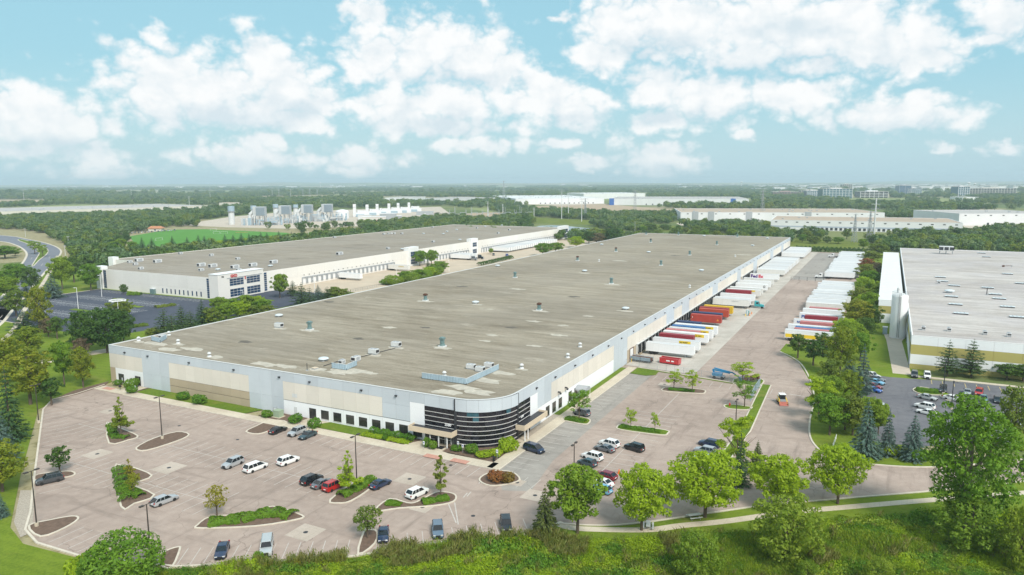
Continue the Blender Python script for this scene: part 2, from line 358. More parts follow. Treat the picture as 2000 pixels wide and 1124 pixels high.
LEAF = {
 'green':  leaf_mat('maple_leaves', (.085, .185, .013), (.17, .30, .022), (.225, .31, .025)),
 'dark':   leaf_mat('dark_leaves', (.035, .088, .015), (.075, .145, .023), (.10, .17, .027)),
 'lime':   leaf_mat('lime_leaves', (.21, .315, .012), (.36, .46, .02), (.30, .42, .02), .38),
 'gold':   leaf_mat('golden_leaves', (.13, .19, .014), (.235, .295, .022), (.29, .245, .025), .35),
 'olive':  leaf_mat('olive_leaves', (.085, .15, .017), (.165, .23, .028), (.20, .235, .032)),
 'spruce': leaf_mat('spruce_needles', (.026, .066, .022), (.055, .115, .035), (.06, .11, .04), .12),
 'blue':   leaf_mat('blue_spruce_needles', (.062, .105, .09), (.13, .195, .165), (.10, .175, .135), .12),
 'olivespruce': leaf_mat('bronze_spruce_needles', (.06, .085, .02), (.115, .14, .032), (.09, .13, .032), .12),
 'pine':   leaf_mat('pine_needles', (.035, .08, .022), (.075, .13, .036), (.075, .125, .04), .15),
 'red':    leaf_mat('red_leaves', (.20, .065, .022), (.36, .15, .05), (.17, .15, .03)),
 'bush':   leaf_mat('hedge_leaves', (.06, .165, .012), (.125, .26, .021), (.16, .27, .021)),
 'wood':   leaf_mat('wood_leaves', (.055, .12, .022), (.11, .185, .034), (.185, .25, .045)),
 'far':    leaf_mat('far_leaves', (.06, .125, .045), (.11, .175, .065), (.175, .23, .08), .15),
 'weed':   leaf_mat('weed_leaves', (.10, .205, .014), (.21, .31, .022), (.29, .34, .028)),
 'straw':  leaf_mat('dry_grass', (.14, .14, .035), (.25, .235, .07), (.14, .19, .03)),
 'willow': leaf_mat('willow_leaves', (.11, .20, .018), (.21, .31, .028), (.25, .31, .03), .38),
 'purple': leaf_mat('purple_leaves', (.12, .075, .06), (.21, .15, .11), (.15, .13, .06)),
}
# ---------------------------------------------------------------- mesh helpers
class MB:
    """collects simple shapes for one mesh object"""
    def __init__(s): s.v = []; s.f = []; s.mi = []; s.m = 0
    def mat(s, i): s.m = i; return s
    def add(s, vs, fs):
        o = len(s.v); s.v += [tuple(x) for x in vs]; s.f += [tuple(i+o for i in f) for f in fs]; s.mi += [s.m]*len(fs); return s
    def box(s, x0, y0, z0, x1, y1, z1, T=None):
        vs = [(x0,y0,z0),(x1,y0,z0),(x1,y1,z0),(x0,y1,z0),(x0,y0,z1),(x1,y0,z1),(x1,y1,z1),(x0,y1,z1)]
        if T: vs = [T(v) for v in vs]
        return s.add(vs, [(0,3,2,1),(4,5,6,7),(0,1,5,4),(1,2,6,5),(2,3,7,6),(3,0,4,7)])
    def cbox(s, cx, cy, z0, sx, sy, h): return s.box(cx-sx/2, cy-sy/2, z0, cx+sx/2, cy+sy/2, z0+h)
    def tube(s, p0, p1, r0, r1=None, n=8, cap=True):
        p0, p1 = Vector(p0), Vector(p1); r1 = r0 if r1 is None else r1
        d = (p1-p0).normalized(); a = d.orthogonal().normalized(); b = d.cross(a)
        vs = [];
        for p, r in ((p0, r0), (p1, r1)):
            for k in range(n):
                t = 2*math.pi*k/n; vs.append(p+(a*math.cos(t)+b*math.sin(t))*r)
        fs = [(k, (k+1) % n, n+(k+1) % n, n+k) for k in range(n)]
        if cap: fs += [tuple(range(n-1, -1, -1)), tuple(range(n, 2*n))]
        return s.add(vs, fs)
    def lathe(s, prof, n=12, c=(0, 0, 0)):
        vs = []; fs = []
        for r, z in prof:
            for k in range(n):
                t = 2*math.pi*k/n; vs.append((c[0]+r*math.cos(t), c[1]+r*math.sin(t), c[2]+z))
        for i in range(len(prof)-1):
            for k in range(n): fs.append((i*n+k, i*n+(k+1) % n, (i+1)*n+(k+1) % n, (i+1)*n+k))
        fs.append(tuple(range(n-1, -1, -1))); fs.append(tuple(range((len(prof)-1)*n, len(prof)*n)))
        return s.add(vs, fs)
    def prism(s, pts, z0, z1, top=True, bottom=False, sides=True):
        pts = [(p[0], p[1]) for p in pts]
        a = sum(pts[i][0]*pts[(i+1) % len(pts)][1]-pts[(i+1) % len(pts)][0]*pts[i][1] for i in range(len(pts)))
        if a < 0: pts = pts[::-1]
        n = len(pts); vs = [(x, y, z0) for x, y in pts]+[(x, y, z1) for x, y in pts]; fs = []
        if top:
            for t in tessellate_polygon([[Vector((x, y, 0)) for x, y in pts]]):
                A, Bq, Cq = (pts[i] for i in t)
                if (Bq[0]-A[0])*(Cq[1]-A[1])-(Bq[1]-A[1])*(Cq[0]-A[0]) < 0: t = (t[0], t[2], t[1])
                fs.append(tuple(i+n for i in t))
        if sides: fs += [(i, (i+1) % n, n+(i+1) % n, n+i) for i in range(n)]
        return s.add(vs, fs)
    def ribbon(s, pts, wl, wr, z0, z1, closed=False):
        """raised band along a line: wl to the left of travel, wr to the right"""
        P = [Vector((p[0], p[1])) for p in pts]; n = len(P); L = []; Rr = []
        for i in range(n):
            a = P[i]-P[i-1] if (i > 0 or closed) else P[1]-P[0]
            b = P[(i+1) % n]-P[i] if (i < n-1 or closed) else P[-1]-P[-2]
            a.normalize(); b.normalize(); t = a+b
            t = t.normalized() if t.length > 1e-6 else a
            nr = Vector((-t.y, t.x)); k = 1/max(.45, nr.dot(Vector((-a.y, a.x))))
            L.append(P[i]+nr*wl*k); Rr.append(P[i]-nr*wr*k)
        vs = []
        for l, r in zip(L, Rr): vs += [(l.x, l.y, z0), (l.x, l.y, z1), (r.x, r.y, z1), (r.x, r.y, z0)]
        fs = []
        for i in range(n if closed else n-1):
            j = (i+1) % n; a, b = i*4, j*4
            fs += [(a+1, a+2, b+2, b+1), (a, a+1, b+1, b), (a+2, a+3, b+3, b+2)]
        if not closed and z1-z0 > .02: fs += [(0, 3, 2, 1), ((n-1)*4, (n-1)*4+1, (n-1)*4+2, (n-1)*4+3)]
        return s.add(vs, fs)
    def mesh(s, name, mats):
        me = bpy.data.meshes.new(name); me.from_pydata(s.v, [], s.f)
        for m in (mats if isinstance(mats, (list, tuple)) else [mats]): me.materials.append(m)
        if any(s.mi): me.polygons.foreach_set('material_index', s.mi)
        me.update(); return me
def smooth(me, ang=40):
    me.polygons.foreach_set('use_smooth', [True]*len(me.polygons)); me.set_sharp_from_angle(angle=R(ang)); return me
def link(name, me, parent=None, loc=None, rotz=None, label=None):
    o = bpy.data.objects.new(name, me); C.objects.link(o)
    if parent: o.parent = parent
    if loc is not None: o.location = loc
    if rotz is not None: o.rotation_euler = (0, 0, rotz)
    if label: o['label'] = label
    return o
def obj(name, mb, mats, parent=None, **k): return link(name, mb.mesh(name, mats), parent, **k)
def tag(o, label, cat, group=None):
    o['label'] = label; o['category'] = cat
    if group: o['group'] = group
    return o
def thing(name, label, cat, loc=(0, 0, 0), rotz=0., group=None):
    o = bpy.data.objects.new(name, None); C.objects.link(o); o.empty_display_size = .5
    o.location = loc; o.rotation_euler = (0, 0, rotz); return tag(o, label, cat, group)
def dup(root, loc, rotz=0., scale=1., label=None, group=None, cat=None):
    def cp(o, par):
        c = o.copy(); C.objects.link(c)
        if par: c.parent = par
        for ch in o.children: cp(ch, c)
        return c
    r = cp(root, None); r.location = loc; r.rotation_euler = (0, 0, rotz)
    r.scale = scale if isinstance(scale, (tuple, list)) else (scale,)*3
    if label: r['label'] = label
    if cat: r['category'] = cat
    if group: r['group'] = group
    elif 'group' in r: del r['group']
    return r
protos = []
def clear_protos():
    def rm(o):
        for ch in list(o.children): rm(ch)
        bpy.data.objects.remove(o)
    for p in protos: rm(p)
def struct(name, mb, m, label=None):
    o = obj(name, mb, m); o['kind'] = 'structure'
    if label: o['label'] = label
    return o
def text_mesh(s, size, ext, m, bold=.02, align='LEFT'):
    cu = bpy.data.curves.new('lettering', 'FONT'); cu.body = s; cu.size = size; cu.extrude = ext; cu.offset = bold*size; cu.align_x = align; cu.resolution_u = 2
    o = bpy.data.objects.new('lettering', cu); C.objects.link(o)
    me = bpy.data.meshes.new_from_object(o.evaluated_get(bpy.context.evaluated_depsgraph_get())); bpy.data.objects.remove(o)
    me.materials.clear(); me.materials.append(m); return me
def place_text(s, size, m, parent, loc, rot, ext=.03, bold=.02, name='lettering', align='LEFT'):
    o = link(name, text_mesh(s, size, ext, m, bold, align), parent, loc); o.rotation_euler = rot; return o
def px(pts, z=0.): return [g(x, y, z) for x, y in pts]
def smooth_line(pts, k=6, closed=False):
    """Catmull-Rom through the points"""
    P = [Vector((p[0], p[1])) for p in pts]; n = len(P); o = []
    for i in range(n if closed else n-1):
        p0, p1, p2, p3 = (P[(i-1) % n], P[i], P[(i+1) % n], P[(i+2) % n]) if closed else (P[max(0, i-1)], P[i], P[i+1], P[min(n-1, i+2)])
        for j in range(k):
            t = j/k; o.append(.5*((2*p1)+(p2-p0)*t+(2*p0-5*p1+4*p2-p3)*t*t+(3*p1-p0-3*p2+p3)*t**3))
    if not closed: o.append(P[-1])
    return o

# ---------------------------------------------------------------- ground, roads, lots
m0 = MB()
xs = [-14000, -6000, -2500, -1000, -400, 0, 400, 1000, 2500, 6000, 14000]; ys = [-600, 0, 400, 1000, 2500, 5000, 9000, 14500]
vv = [(x, y, -.10) for y in ys for x in xs]; nx = len(xs)
m0.add(vv, [(j*nx+i, j*nx+i+1, (j+1)*nx+i+1, (j+1)*nx+i) for j in range(len(ys)-1) for i in range(nx-1)])
struct('ground', m0, MAT['ground'])
# far low rise on the horizon
hm = MB(); rng = random.Random(3); cols = 160
def rise(x, k): return 14+10*math.sin(x*.0004+k)+8*math.sin(x*.0011+2*k)+5*math.sin(x*.0031+k)
rows = [(9000, -1, 0), (10500, .55, 1), (12000, .95, 2), (14300, 1.35, 3)]
hv = []
for (y, s_, k) in rows:
    for i in range(cols+1):
        x = -13800+27600*i/cols; hv.append((x, y, -.5 if s_ < 0 else s_*rise(x, k)+6*s_))
hm.add(hv, [(r*(cols+1)+i, r*(cols+1)+i+1, (r+1)*(cols+1)+i+1, (r+1)*(cols+1)+i) for r in range(3) for i in range(cols)])
hl = struct('hills', hm, MAT['ground'])

LOT = [B(-4.6, 119)]+px([(205, 752), (150, 770), (104, 781), (86, 800), (70, 925), (62, 1000), (52, 1035), (75, 1060), (160, 1086), (345, 1106), (500, 1099), (640, 1093), (702, 1084), (860, 1059), (1030, 1045), (1092, 1022),
   (1170, 1026), (1250, 1021), (1378, 1003), (1500, 986), (1640, 974), (1830, 958), (2000, 940), (2150, 925), (2150, 888), (2000, 898), (1900, 909), (1800, 914), (1700, 908), (1650, 900), (1610, 888), (1582, 858), (1580, 822), (1588, 782), (1582, 745), (1560, 708), (1522, 687)])+\
   [B(127, -41.5), B(141, -42), B(142, -58), B(500, -58), B(511, -50), B(512, .5), B(80, -.5), B(79, -4.4), B(-8, -4.4), B(-8, 113)]
struct('parking_lot', MB().prism(LOT, -.3, 0, sides=False), MAT['lot'])
struct('truck_apron', MB().prism([B(86, -.3), B(84, -22.6), B(511, -22.6), B(511, -.3)], -.3, .012, sides=False), MAT['conc'])
struct('worn_asphalt_strip', MB().prism([B(-8.6, -4.6), B(79, -4.6), B(78, -11.5), B(2, -12.5), B(-14, -15), B(-16, -10)], -.3, .004, sides=False), MAT['lotgrey'])
struct('far_lot_surface', MB().prism([B(326, -22.9), B(326, -41), B(505, -41), B(505, -22.9)], -.3, .004, sides=False), MAT['lotgrey'])
# lawns around the near site
lawn = MB()
lawn.prism([g(-60, 600), g(-60, 1180), g(300, 1180), g(345, 1112), g(160, 1092), g(45, 1062), g(20, 1030), g(40, 930), g(75, 800), g(150, 762), g(215, 748), B(0, 129), B(30, 131), B(118, 200), B(118, 222), B(225, 222), B(225, 130), B(520, 131), B(520, 222), B(110, 420)], -.3, -.02, sides=False)
lawn.prism([B(127, -41.5), B(141, -42), B(142, -58), B(520, -58), B(520, -75), B(110, -85), B(95, -81), B(60, -78), B(45, -79), B(42, -88)]+px([(2150, 888), (2000, 898), (1900, 909), (1800, 914), (1700, 908), (1650, 900), (1610, 888), (1582, 858), (1580, 822), (1588, 782), (1582, 745), (1560, 708), (1522, 687)]), -.3, -.02, sides=False)
lawn.prism(px([(1092, 1022), (1170, 1026), (1250, 1021), (1378, 1003), (1500, 986), (1640, 974), (1830, 958), (2000, 940), (2150, 925), (2150, 1010), (1830, 1010), (1640, 1020), (1300, 1060), (1090, 1062), (1030, 1050), (1040, 1040)]), -.3, -.02, sides=False)
struct('lawn', lawn, MAT['lawn'])
struct('meadow', MB().prism(px([(150, 1180), (300, 1116), (500, 1101), (702, 1088), (860, 1063), (1030, 1050), (1300, 1060), (1640, 1020), (1830, 1010), (2150, 995), (2150, 1240), (150, 1240)]), -.3, -.016, sides=False), MAT['rough'])
# wall-side lawns and planting beds inside the pavement
struct('planting_strip', MB().prism([B(-.1, 112), B(-4.7, 112), B(-4.7, 70), B(-.1, 68)], -.3, .10, sides=False).prism([B(-.1, 46), B(-4.4, 52), B(-4.6, 30), B(-3, 28), B(-.1, 28)], -.3, .10, sides=False)
       .prism([B(30, -.1), B(30, -1.9), B(82, -1.9), B(82, -.1)], -.3, .10, sides=False).prism([B(76.5, -4.9), B(84, -4.9), B(83.4, -12), B(78, -12.5), B(76, -10)], -.3, .11, sides=False), MAT['lawn2'])
struct('mulch_bed', MB().prism([B(-.1, 61.5), B(-4, 66), B(-4.7, 62), B(-4.7, 53), B(-.1, 53)], -.3, .10, sides=False).prism([B(-.1, 28), B(-3.2, 28), B(-4.4, 30), B(-4.4, 19.2), B(-.1, 19.2)], -.3, .105, sides=False)
       .prism([B(-.2, 11), B(-4, 11), B(-6.2, 4), B(-5.5, -1.6), B(-1, -1.8), B(11, -1.3), B(11, -.2), B(8, .1), B(4, 2), B(1, 6)], -.3, .105, sides=False)
       .prism([B(-.1, 117), B(-3.8, 117), B(-3.8, 113), B(-.1, 112)], -.3, .10, sides=False)
       .prism(px([(100, 782), (143, 764), (205, 747), (214, 745), (205, 753), (150, 771)]), -.3, .07), MAT['soil'])
struct('river_stone_bed', MB().prism([B(12.5, -.1), B(12.5, -1.9), B(30, -1.9), B(30, -.1)], -.3, .10, sides=False).prism(px([(40, 958), (70, 958), (62, 1040), (40, 1050), (27, 1020)]), -.3, .02, sides=False), MAT['riprap'])
# pavements
wk = MB()
wk.ribbon([B(-6.3, 126), B(-6.3, -3.2)], 1.6, 1.4, -.1, .13)
wk.ribbon([B(-7.6, -3.25), B(84, -3.25)], 1.35, 1.35, -.1, .13)
wk.prism([B(-.2, 18.6), B(-4.72, 21), B(-4.72, -1.8), B(-6.0, 3.5), B(-4.2, 11.2), B(-.2, 11.2)], -.1, .128)
wk.prism([B(-4.6, 118.5), B(-.2, 118.5), B(-.2, 113), B(-4.6, 113)], -.1, .13)
wk.prism([B(-4.72, 53), B(-.2, 52.8), B(-.2, 46), B(-4.72, 49)], -.1, .13)
wk.prism([B(8.5, -.2), B(12.4, -.2), B(12.4, -1.9), B(8.5, -1.9)], -.1, .13)
struct('sidewalk', wk, MAT['walk'])
path = smooth_line([(q.x, q.y) for q in px([(1088, 1021), (1110, 1030), (1160, 1034), (1265, 1035), (1330, 1027), (1420, 1018), (1540, 1001), (1640, 992), (1830, 976), (2000, 963), (2150, 950)])])
struct('footpath', MB().ribbon(path, .85, .85, -.1, .02), MAT['walk'])
# kerbs
def kline(pts, k=1): return [(p[0], p[1]) for p in pts]
kb = MB()
LL = px([(205, 752), (150, 770), (104, 781), (86, 800), (70, 925), (62, 1000), (52, 1035), (75, 1060), (160, 1086), (345, 1106), (500, 1099), (640, 1093), (702, 1084), (860, 1059), (1030, 1045), (1092, 1022)])
kb.ribbon(LL, .0, .38, -.1, .14)
SE = smooth_line([(q.x, q.y) for q in px([(1092, 1022), (1170, 1026), (1250, 1021), (1378, 1003), (1500, 986), (1640, 974), (1830, 958), (2000, 940), (2150, 925)])])
kb.ribbon(SE, .0, .35, -.1, .13)
NE = smooth_line([(q.x, q.y) for q in px([(2150, 888), (2000, 898), (1900, 909), (1800, 914), (1700, 908), (1650, 900), (1610, 888), (1582, 858), (1580, 822), (1588, 782), (1582, 745), (1560, 708), (1522, 687)])])
kb.ribbon(NE, .0, .4, -.1, .14)
kb.ribbon([B(-7.72, 113), B(-7.72, -4.62), B(76, -4.62)], .0, .22, -.1, .135)
# strip between the right lot and the truck drive
DIV = px([(1494, 752), (1490, 760), (1452, 840), (1400, 910), (1380, 930)])
ISL = []     # (outline pixels, soil kind, rim)
ISL += [[(210, 826), (214, 866), (250, 860), (268, 853), (240, 840), (212, 829)],
        [(267, 876), (287, 880), (345, 862), (368, 850), (345, 845), (300, 858)],
        [(226, 914), (238, 990), (262, 984), (300, 968), (250, 946), (268, 942), (295, 930), (260, 915), (238, 912)],
        [(58, 1028), (80, 1048), (125, 1032), (151, 1015), (140, 1010), (95, 1018)],
        [(70, 938), (132, 932), (145, 926), (130, 922), (75, 928)],
        [(387, 1027), (394, 1032), (500, 1028), (580, 1015), (588, 1008), (545, 994), (525, 992), (480, 1008), (415, 1010)],
        [(646, 978), (660, 983), (685, 979), (722, 955), (735, 938), (720, 932), (690, 945)],
        [(735, 998), (780, 993), (850, 988), (885, 980), (888, 968), (870, 963), (850, 964), (815, 982), (795, 984), (762, 976)],
        [(938, 940), (958, 949), (990, 946), (1014, 938), (1000, 924), (970, 921), (945, 930)],
        [(701, 1082), (712, 1040), (722, 1037), (735, 1040), (731, 1062)],
        [(335, 1108), (350, 1074), (345, 1071), (325, 1078), (310, 1090), (318, 1106)],
        [(482, 844), (505, 848), (530, 840), (560, 826), (530, 822), (500, 834)],
        [(1099, 818), (1104, 822), (1140, 829), (1150, 826), (1148, 819), (1110, 812)],
        [(1207, 834), (1214, 840), (1290, 850), (1303, 847), (1298, 841), (1220, 831)],
        [(1294, 761), (1302, 765), (1365, 769), (1376, 767), (1370, 762), (1310, 757)],
        [(1415, 794), (1425, 799), (1458, 801), (1468, 797), (1462, 795), (1425, 791)],
        [(1440, 752), (1475, 755), (1486, 752), (1488, 742), (1440, 740), (1432, 748)]]
soil = MB(); isl_g = MB()
for i, pl in enumerate(ISL):
    P = smooth_line([(q.x, q.y) for q in px(pl)], 3, True)
    a = sum(P[k].x*P[(k+1) % len(P)].y-P[(k+1) % len(P)].x*P[k].y for k in range(len(P)))
    if a < 0: P = P[::-1]
    (isl_g if i in (12, 13, 15, 16) else soil).prism(P, -.1, .12, sides=False)
    kb.ribbon(P, .05, .28, -.1, .15, True)
dv = [(q.x, q.y) for q in DIV]
isl_g.ribbon(dv, 1.5, .6, -.1, .125)
kb.ribbon(dv, 1.8, -1.5, -.1, .15); kb.ribbon(dv, -.6, .9, -.1, .15)
kb.ribbon([B(84.6, -5), B(83.2, -14), B(81, -28), B(78.5, -43)], .2, .2, -.1, .15)
isl_g.ribbon([B(84.2, -5), B(82.8, -14), B(80.6, -28), B(78.1, -43)], -.2, .7, -.1, .12)
struct('kerb', kb, MAT['kerb'])
struct('island_soil', soil, MAT['soil']); struct('island_grass', isl_g, MAT['lawn2'])
# painted lines
ln = MB()
def stripe(a, b, wd=.11, z=.010): ln.ribbon([a, b], wd/2, wd/2, z-.002, z)
for k in range(46):                                     # row against the front pavement
    v = 108-k*2.72
    if 44 < v < 50: continue
    stripe(B(-8.2, v), B(-13.6, v))
def rowpair(u0, v0, v1, pitch, L=5.2, skew=0.):
    stripe(B(u0, v0), B(u0, v1))
    n = int(abs(v1-v0)/pitch)
    for k in range(n+1):
        v = v0+(v1-v0)*k/n
        stripe(B(u0+L, v+skew), B(u0, v)); stripe(B(u0-L, v-skew), B(u0, v))
rowpair(-28.5, 100, 14, 2.75); rowpair(-44.5, 84, 34, 2.75)
def along(p, q, n, L, inward):
    for k in range(n):
        a = p.lerp(q, k/(n-1)); stripe(a, a+inward*L)
bd = Vector((.80, .60, 0))
along(g(345, 1104), g(700, 1084), 15, 5.2, (g(642, 1055)-g(632, 1086)).normalized())
along(g(735, 1078), g(1060, 1036), 12, 5., (g(800, 1032)-g(802, 1060)).normalized())
along(g(76, 965), g(88, 805), 21, 5.2, (g(140, 953)-g(68, 970)).normalized())
along(g(95, 1060), g(150, 1079), 4, 6., (g(175, 1025)-g(100, 1058)).normalized())
stripe(B(-14, -23.6), B(62, -23.6), .14)
for k in range(20):
    u = -10+k*2.75
    if 24 < u < 32: continue
    stripe(B(u, -18.3), B(u, -29))
for k in range(26): stripe(B(-5+k*2.75, -10), B(-5+k*2.75, -5.0))
for k in range(14): stripe(B(78, -13-k*2.75+.0), B(73, -13-k*2.75), .11)
for k in range(20): stripe(B(20+k*2.75, -39-.05*k), B(20+k*2.75, -44-.05*k))
stripe(g(1515, 781), g(1495, 779), .3); stripe(g(1542, 770), g(1572, 775), .3)
stripe(g(876, 985), g(891, 1022), .2); stripe(g(888, 982), g(895, 1025), .2)
for (x, y) in ((905, 972), (935, 945), (912, 970)): stripe(g(x, y), g(x+8, y-9), .2)
struct('parking_lines', ln, MAT['linewhite'])
# concrete pads with iron drains, brick crossings
pads = MB(); dr = MB(); brk = MB()
for (x, y, s_) in ((190, 887, 2.3), (330, 914, 2.5), (800, 936, 2.4), (597, 1040, 2.4), (1298, 751, 1.6), (1045, 968, 2.2), (825, 991, 1.8), (215, 803, 2.), (1010, 943, 1.4)):
    c = g(x, y); u, v = UV(c); pads.prism([B(u-s_, v-s_), B(u+s_, v-s_), B(u+s_, v+s_), B(u-s_, v+s_)], -.1, .014, sides=False)
    dr.lathe([(.42, .014), (.42, .03), (.1, .032)], 10, (c.x, c.y, 0))
for (x, y) in ((350, 832), (464, 859), (924, 1008), (880, 909)): c = g(x, y); dr.lathe([(.4, .0), (.4, .016), (.1, .018)], 10, (c.x, c.y, 0))
for (x, y) in ((898, 902), (212, 760), (845, 893)):
    c = g(x, y); u, v = UV(c); brk.prism([B(u-.9, v-2.0), B(u+.9, v-2.0), B(u+.9, v+2.0), B(u-.9, v+2.0)], -.1, .136, sides=False)
struct('concrete_pad', pads, MAT['pad']); struct('storm_drain', dr, MAT['dark']); struct('brick_ramp', brk, MAT['brick'])

# left road, its median and shoulders
ro = smooth_line([(q.x, q.y) for q in px([(-70, 690), (0, 632), (23, 605), (79, 540), (109, 507), (118, 492), (111, 484), (97, 478), (75, 472), (45, 466), (22, 462), (-60, 455)])], 5)
ri = smooth_line([(q.x, q.y) for q in px([(-60, 466), (5, 472), (30, 478), (46, 486), (54, 496), (50, 508), (40, 524), (51, 536), (20, 566), (0, 585), (-70, 640)])], 5)
struct('road', MB().prism(ro+ri, -.2, .0, sides=False), MAT['road'])
sh = MB(); sh.ribbon(ro, .15, 1.2, -.2, .02); sh.ribbon(ri, .1, 1.4, -.2, .02)
med = smooth_line([(q.x, q.y) for q in px([(63, 521), (76, 508), (88, 499), (93, 492), (90, 486), (78, 480), (60, 473), (40, 468), (37, 470), (55, 477), (72, 486), (78, 494), (73, 504)])], 4, True)
a = sum(med[k].x*med[(k+1) % len(med)].y-med[(k+1) % len(med)].x*med[k].y for k in range(len(med)))
sh.ribbon(med if a > 0 else med[::-1], .0, .7, -.1, .15, True)
struct('road_kerb', sh, MAT['kerb']); struct('median', MB().prism(med, -.1, .12, sides=False), MAT['lawn2'])
rl = MB()
for (a, b) in (((60, 562), (64, 557)), ((30, 590), (35, 584)), ((0, 622), (5, 616)), ((95, 505), (98, 501)), ((80, 520), (84, 515)), ((60, 507), (63, 503)), ((68, 498), (69, 494)), ((45, 535), (66, 519))):
    rl.ribbon(px([a, b]), .12, .12, .004, .006)
struct('lane_marking', rl, MAT['linewhite'])
pth = MB(); pth.ribbon(smooth_line([(q.x, q.y) for q in px([(2, 668), (30, 640), (46, 608), (60, 590), (80, 560), (104, 520), (112, 500)])], 4), 1., 1., -.2, .01)
pth.ribbon(smooth_line([(q.x, q.y) for q in px([(139, 478), (155, 487), (160, 497), (146, 508), (143, 520)])], 4), 1.2, 1.2, -.2, .01)
pth.ribbon(px([(60, 712), (100, 704), (214, 684)]), 3.2, 3.2, -.2, .01)
struct('side_path', pth, MAT['walk'])

# the dark lot of the second warehouse, its truck yard, and the lot of the third
struct('dark_parking_lot', MB().prism([B(38, 222), B(42, 300), B(70, 318), B(85, 312), B(118, 312), B(118, 226), B(160, 221), B(160, 180), B(110, 178), B(38, 190)], -.3, 0, sides=False), MAT['lotdark'])
dl = MB()
for k in range(28):
    v = 228+k*2.8
    dl.ribbon([B(116, v), B(111.5, v)], .1, .1, .004, .006)
    for uc in (62, 80, 97):
        if v < 300: dl.ribbon([B(uc-5, v), B(uc+5, v)], .1, .1, .004, .006)
for uc in (62, 80, 97): dl.ribbon([B(uc, 228), B(uc, 300)], .1, .1, .004, .006)
dk = MB()
for uc, va, vb in ((71, 240, 262), (89, 238, 252), (55, 226, 238), (130, 196, 210)):
    dk.prism([B(uc-1.5, va), B(uc+1.5, va), B(uc+1.5, vb), B(uc-1.5, vb)], -.1, .12)
struct('lot_lines', dl, M('fresh_white_paint', (.72, .71, .68), .7, .1)); struct('lot_island', dk, MAT['lawn2'])
dkk = MB(); dkk.ribbon([B(38, 222), B(42, 300), B(70, 318), B(85, 312), B(118, 312)], .3, .0, -.1, .15); struct('lot_kerb', dkk, MAT['kerb'])
yard = MB(); yard.prism([B(160, 222), B(160, 196), B(178, 160), B(275, 150), B(548, 150), B(548, 222)], -.3, 0, sides=False)
struct('truck_yard', yard, M('tan_concrete', (.50, .41, .31), .9, .12, .1))
struct('visitor_parking_lot', MB().prism(px([(1738, 737), (1697, 731), (1680, 770), (1672, 800), (1690, 858), (1740, 868), (1830, 872), (1960, 862), (2000, 876), (2140, 895), (2140, 775), (2000, 755)]), -.3, 0, sides=False), MAT['lotmid'])
vl = MB()
for k in range(22): vl.ribbon([B(109, -86-k*2.8), B(104, -86-k*2.8)], .07, .07, .004, .006)
struct('yellow_stall_lines', vl, MAT['lineyellow'])
for k in range(14): vl.ribbon([B(109-k*2.8, -70.5-.3*k), B(109-k*2.8, -75.5-.3*k)], .07, .07, .004, .006)
vk = MB(); vk.ribbon([B(111.4, -81), B(111.4, -200)], .9, .9, -.1, .12); struct('lot_walk', vk, MAT['walk'])
vi = MB(); vs2 = MB()
for pl in ([(1784, 762), (1800, 757), (1835, 765), (1838, 772), (1800, 770)], [(1838, 772), (1872, 775), (1885, 783), (1850, 782)], [(1968, 850), (1975, 858), (2030, 880), (2030, 845), (1985, 845)], [(1965, 812), (1975, 818), (2030, 815), (2030, 806), (1975, 807)]):
    P = smooth_line([(q.x, q.y) for q in px(pl)], 3, True)
    a = sum(P[k].x*P[(k+1) % len(P)].y-P[(k+1) % len(P)].x*P[k].y for k in range(len(P)))
    P = P if a > 0 else P[::-1]
    vi.prism(P, -.1, .12, sides=False); vs2.ribbon(P, .05, .25, -.1, .15, True)
struct('visitor_island', vi, MAT['lawn2']); struct('visitor_kerb', vs2, MAT['kerb'])
struct('service_track', MB().prism([B(112.5, -76), B(112.5, -81), B(164, -79), B(176, -81), B(176, -73), B(164, -74)], -.3, -.006, sides=False), MAT['gravel'])
# ground beyond
struct('sports_field', MB().prism(px([(252, 462), (330, 449), (400, 448), (560, 455), (600, 466), (330, 490), (270, 484)]), -.3, -.03, sides=False), MAT['sport'])
struct('gravel_yard', MB().prism(px([(350, 440), (448, 424), (560, 414), (860, 404), (880, 418), (760, 440), (560, 447), (440, 444)]), -.3, -.04, sides=False), MAT['gravel'])
struct('cleared_earth', MB().prism(px([(1005, 404), (1180, 399), (1330, 411), (1330, 420), (1200, 418), (1040, 410)]), -.3, -.04, sides=False).prism(px([(870, 419), (960, 415), (1000, 420), (930, 427)]), -.3, -.04, sides=False).prism(px([(-60, 391), (70, 391), (120, 397), (-60, 403)]), -.3, -.04, sides=False).prism(px([(250, 392), (400, 389), (400, 392), (260, 396)]), -.3, -.04, sides=False), MAT['dirt'])
struct('far_yard', MB().prism(px([(1320, 436), (1490, 432), (1500, 441), (1330, 441)]), -.3, -.04, sides=False).prism(px([(1885, 455), (1880, 436), (1950, 438), (2050, 436), (2050, 452)]), -.3, -.04, sides=False).prism(px([(1010, 399), (1100, 397), (1190, 398), (1100, 402)]), -.3, -.03, sides=False), MAT['gravel'])
struct('clearing', MB().prism(px([(1265, 438), (1330, 442), (1345, 450), (1500, 462), (1270, 452)]), -.3, -.05, sides=False).prism(px([(1040, 425), (1180, 432), (1170, 440), (1040, 436)]), -.3, -.05, sides=False).prism(px([(1545, 465), (1650, 470), (1720, 478), (1640, 488), (1540, 486)]), -.3, -.05, sides=False), grass_mat('wet_meadow', (.10, .14, .02), (.17, .20, .035), (.19, .17, .06), 0., 0., .5))
struct('pond', MB().prism(smooth_line([(q.x, q.y) for q in px([(1045, 443), (1085, 440.5), (1140, 445), (1185, 452), (1168, 457), (1105, 463), (1060, 455)])], 4, True), -.3, -.045, sides=False), MAT['water'])
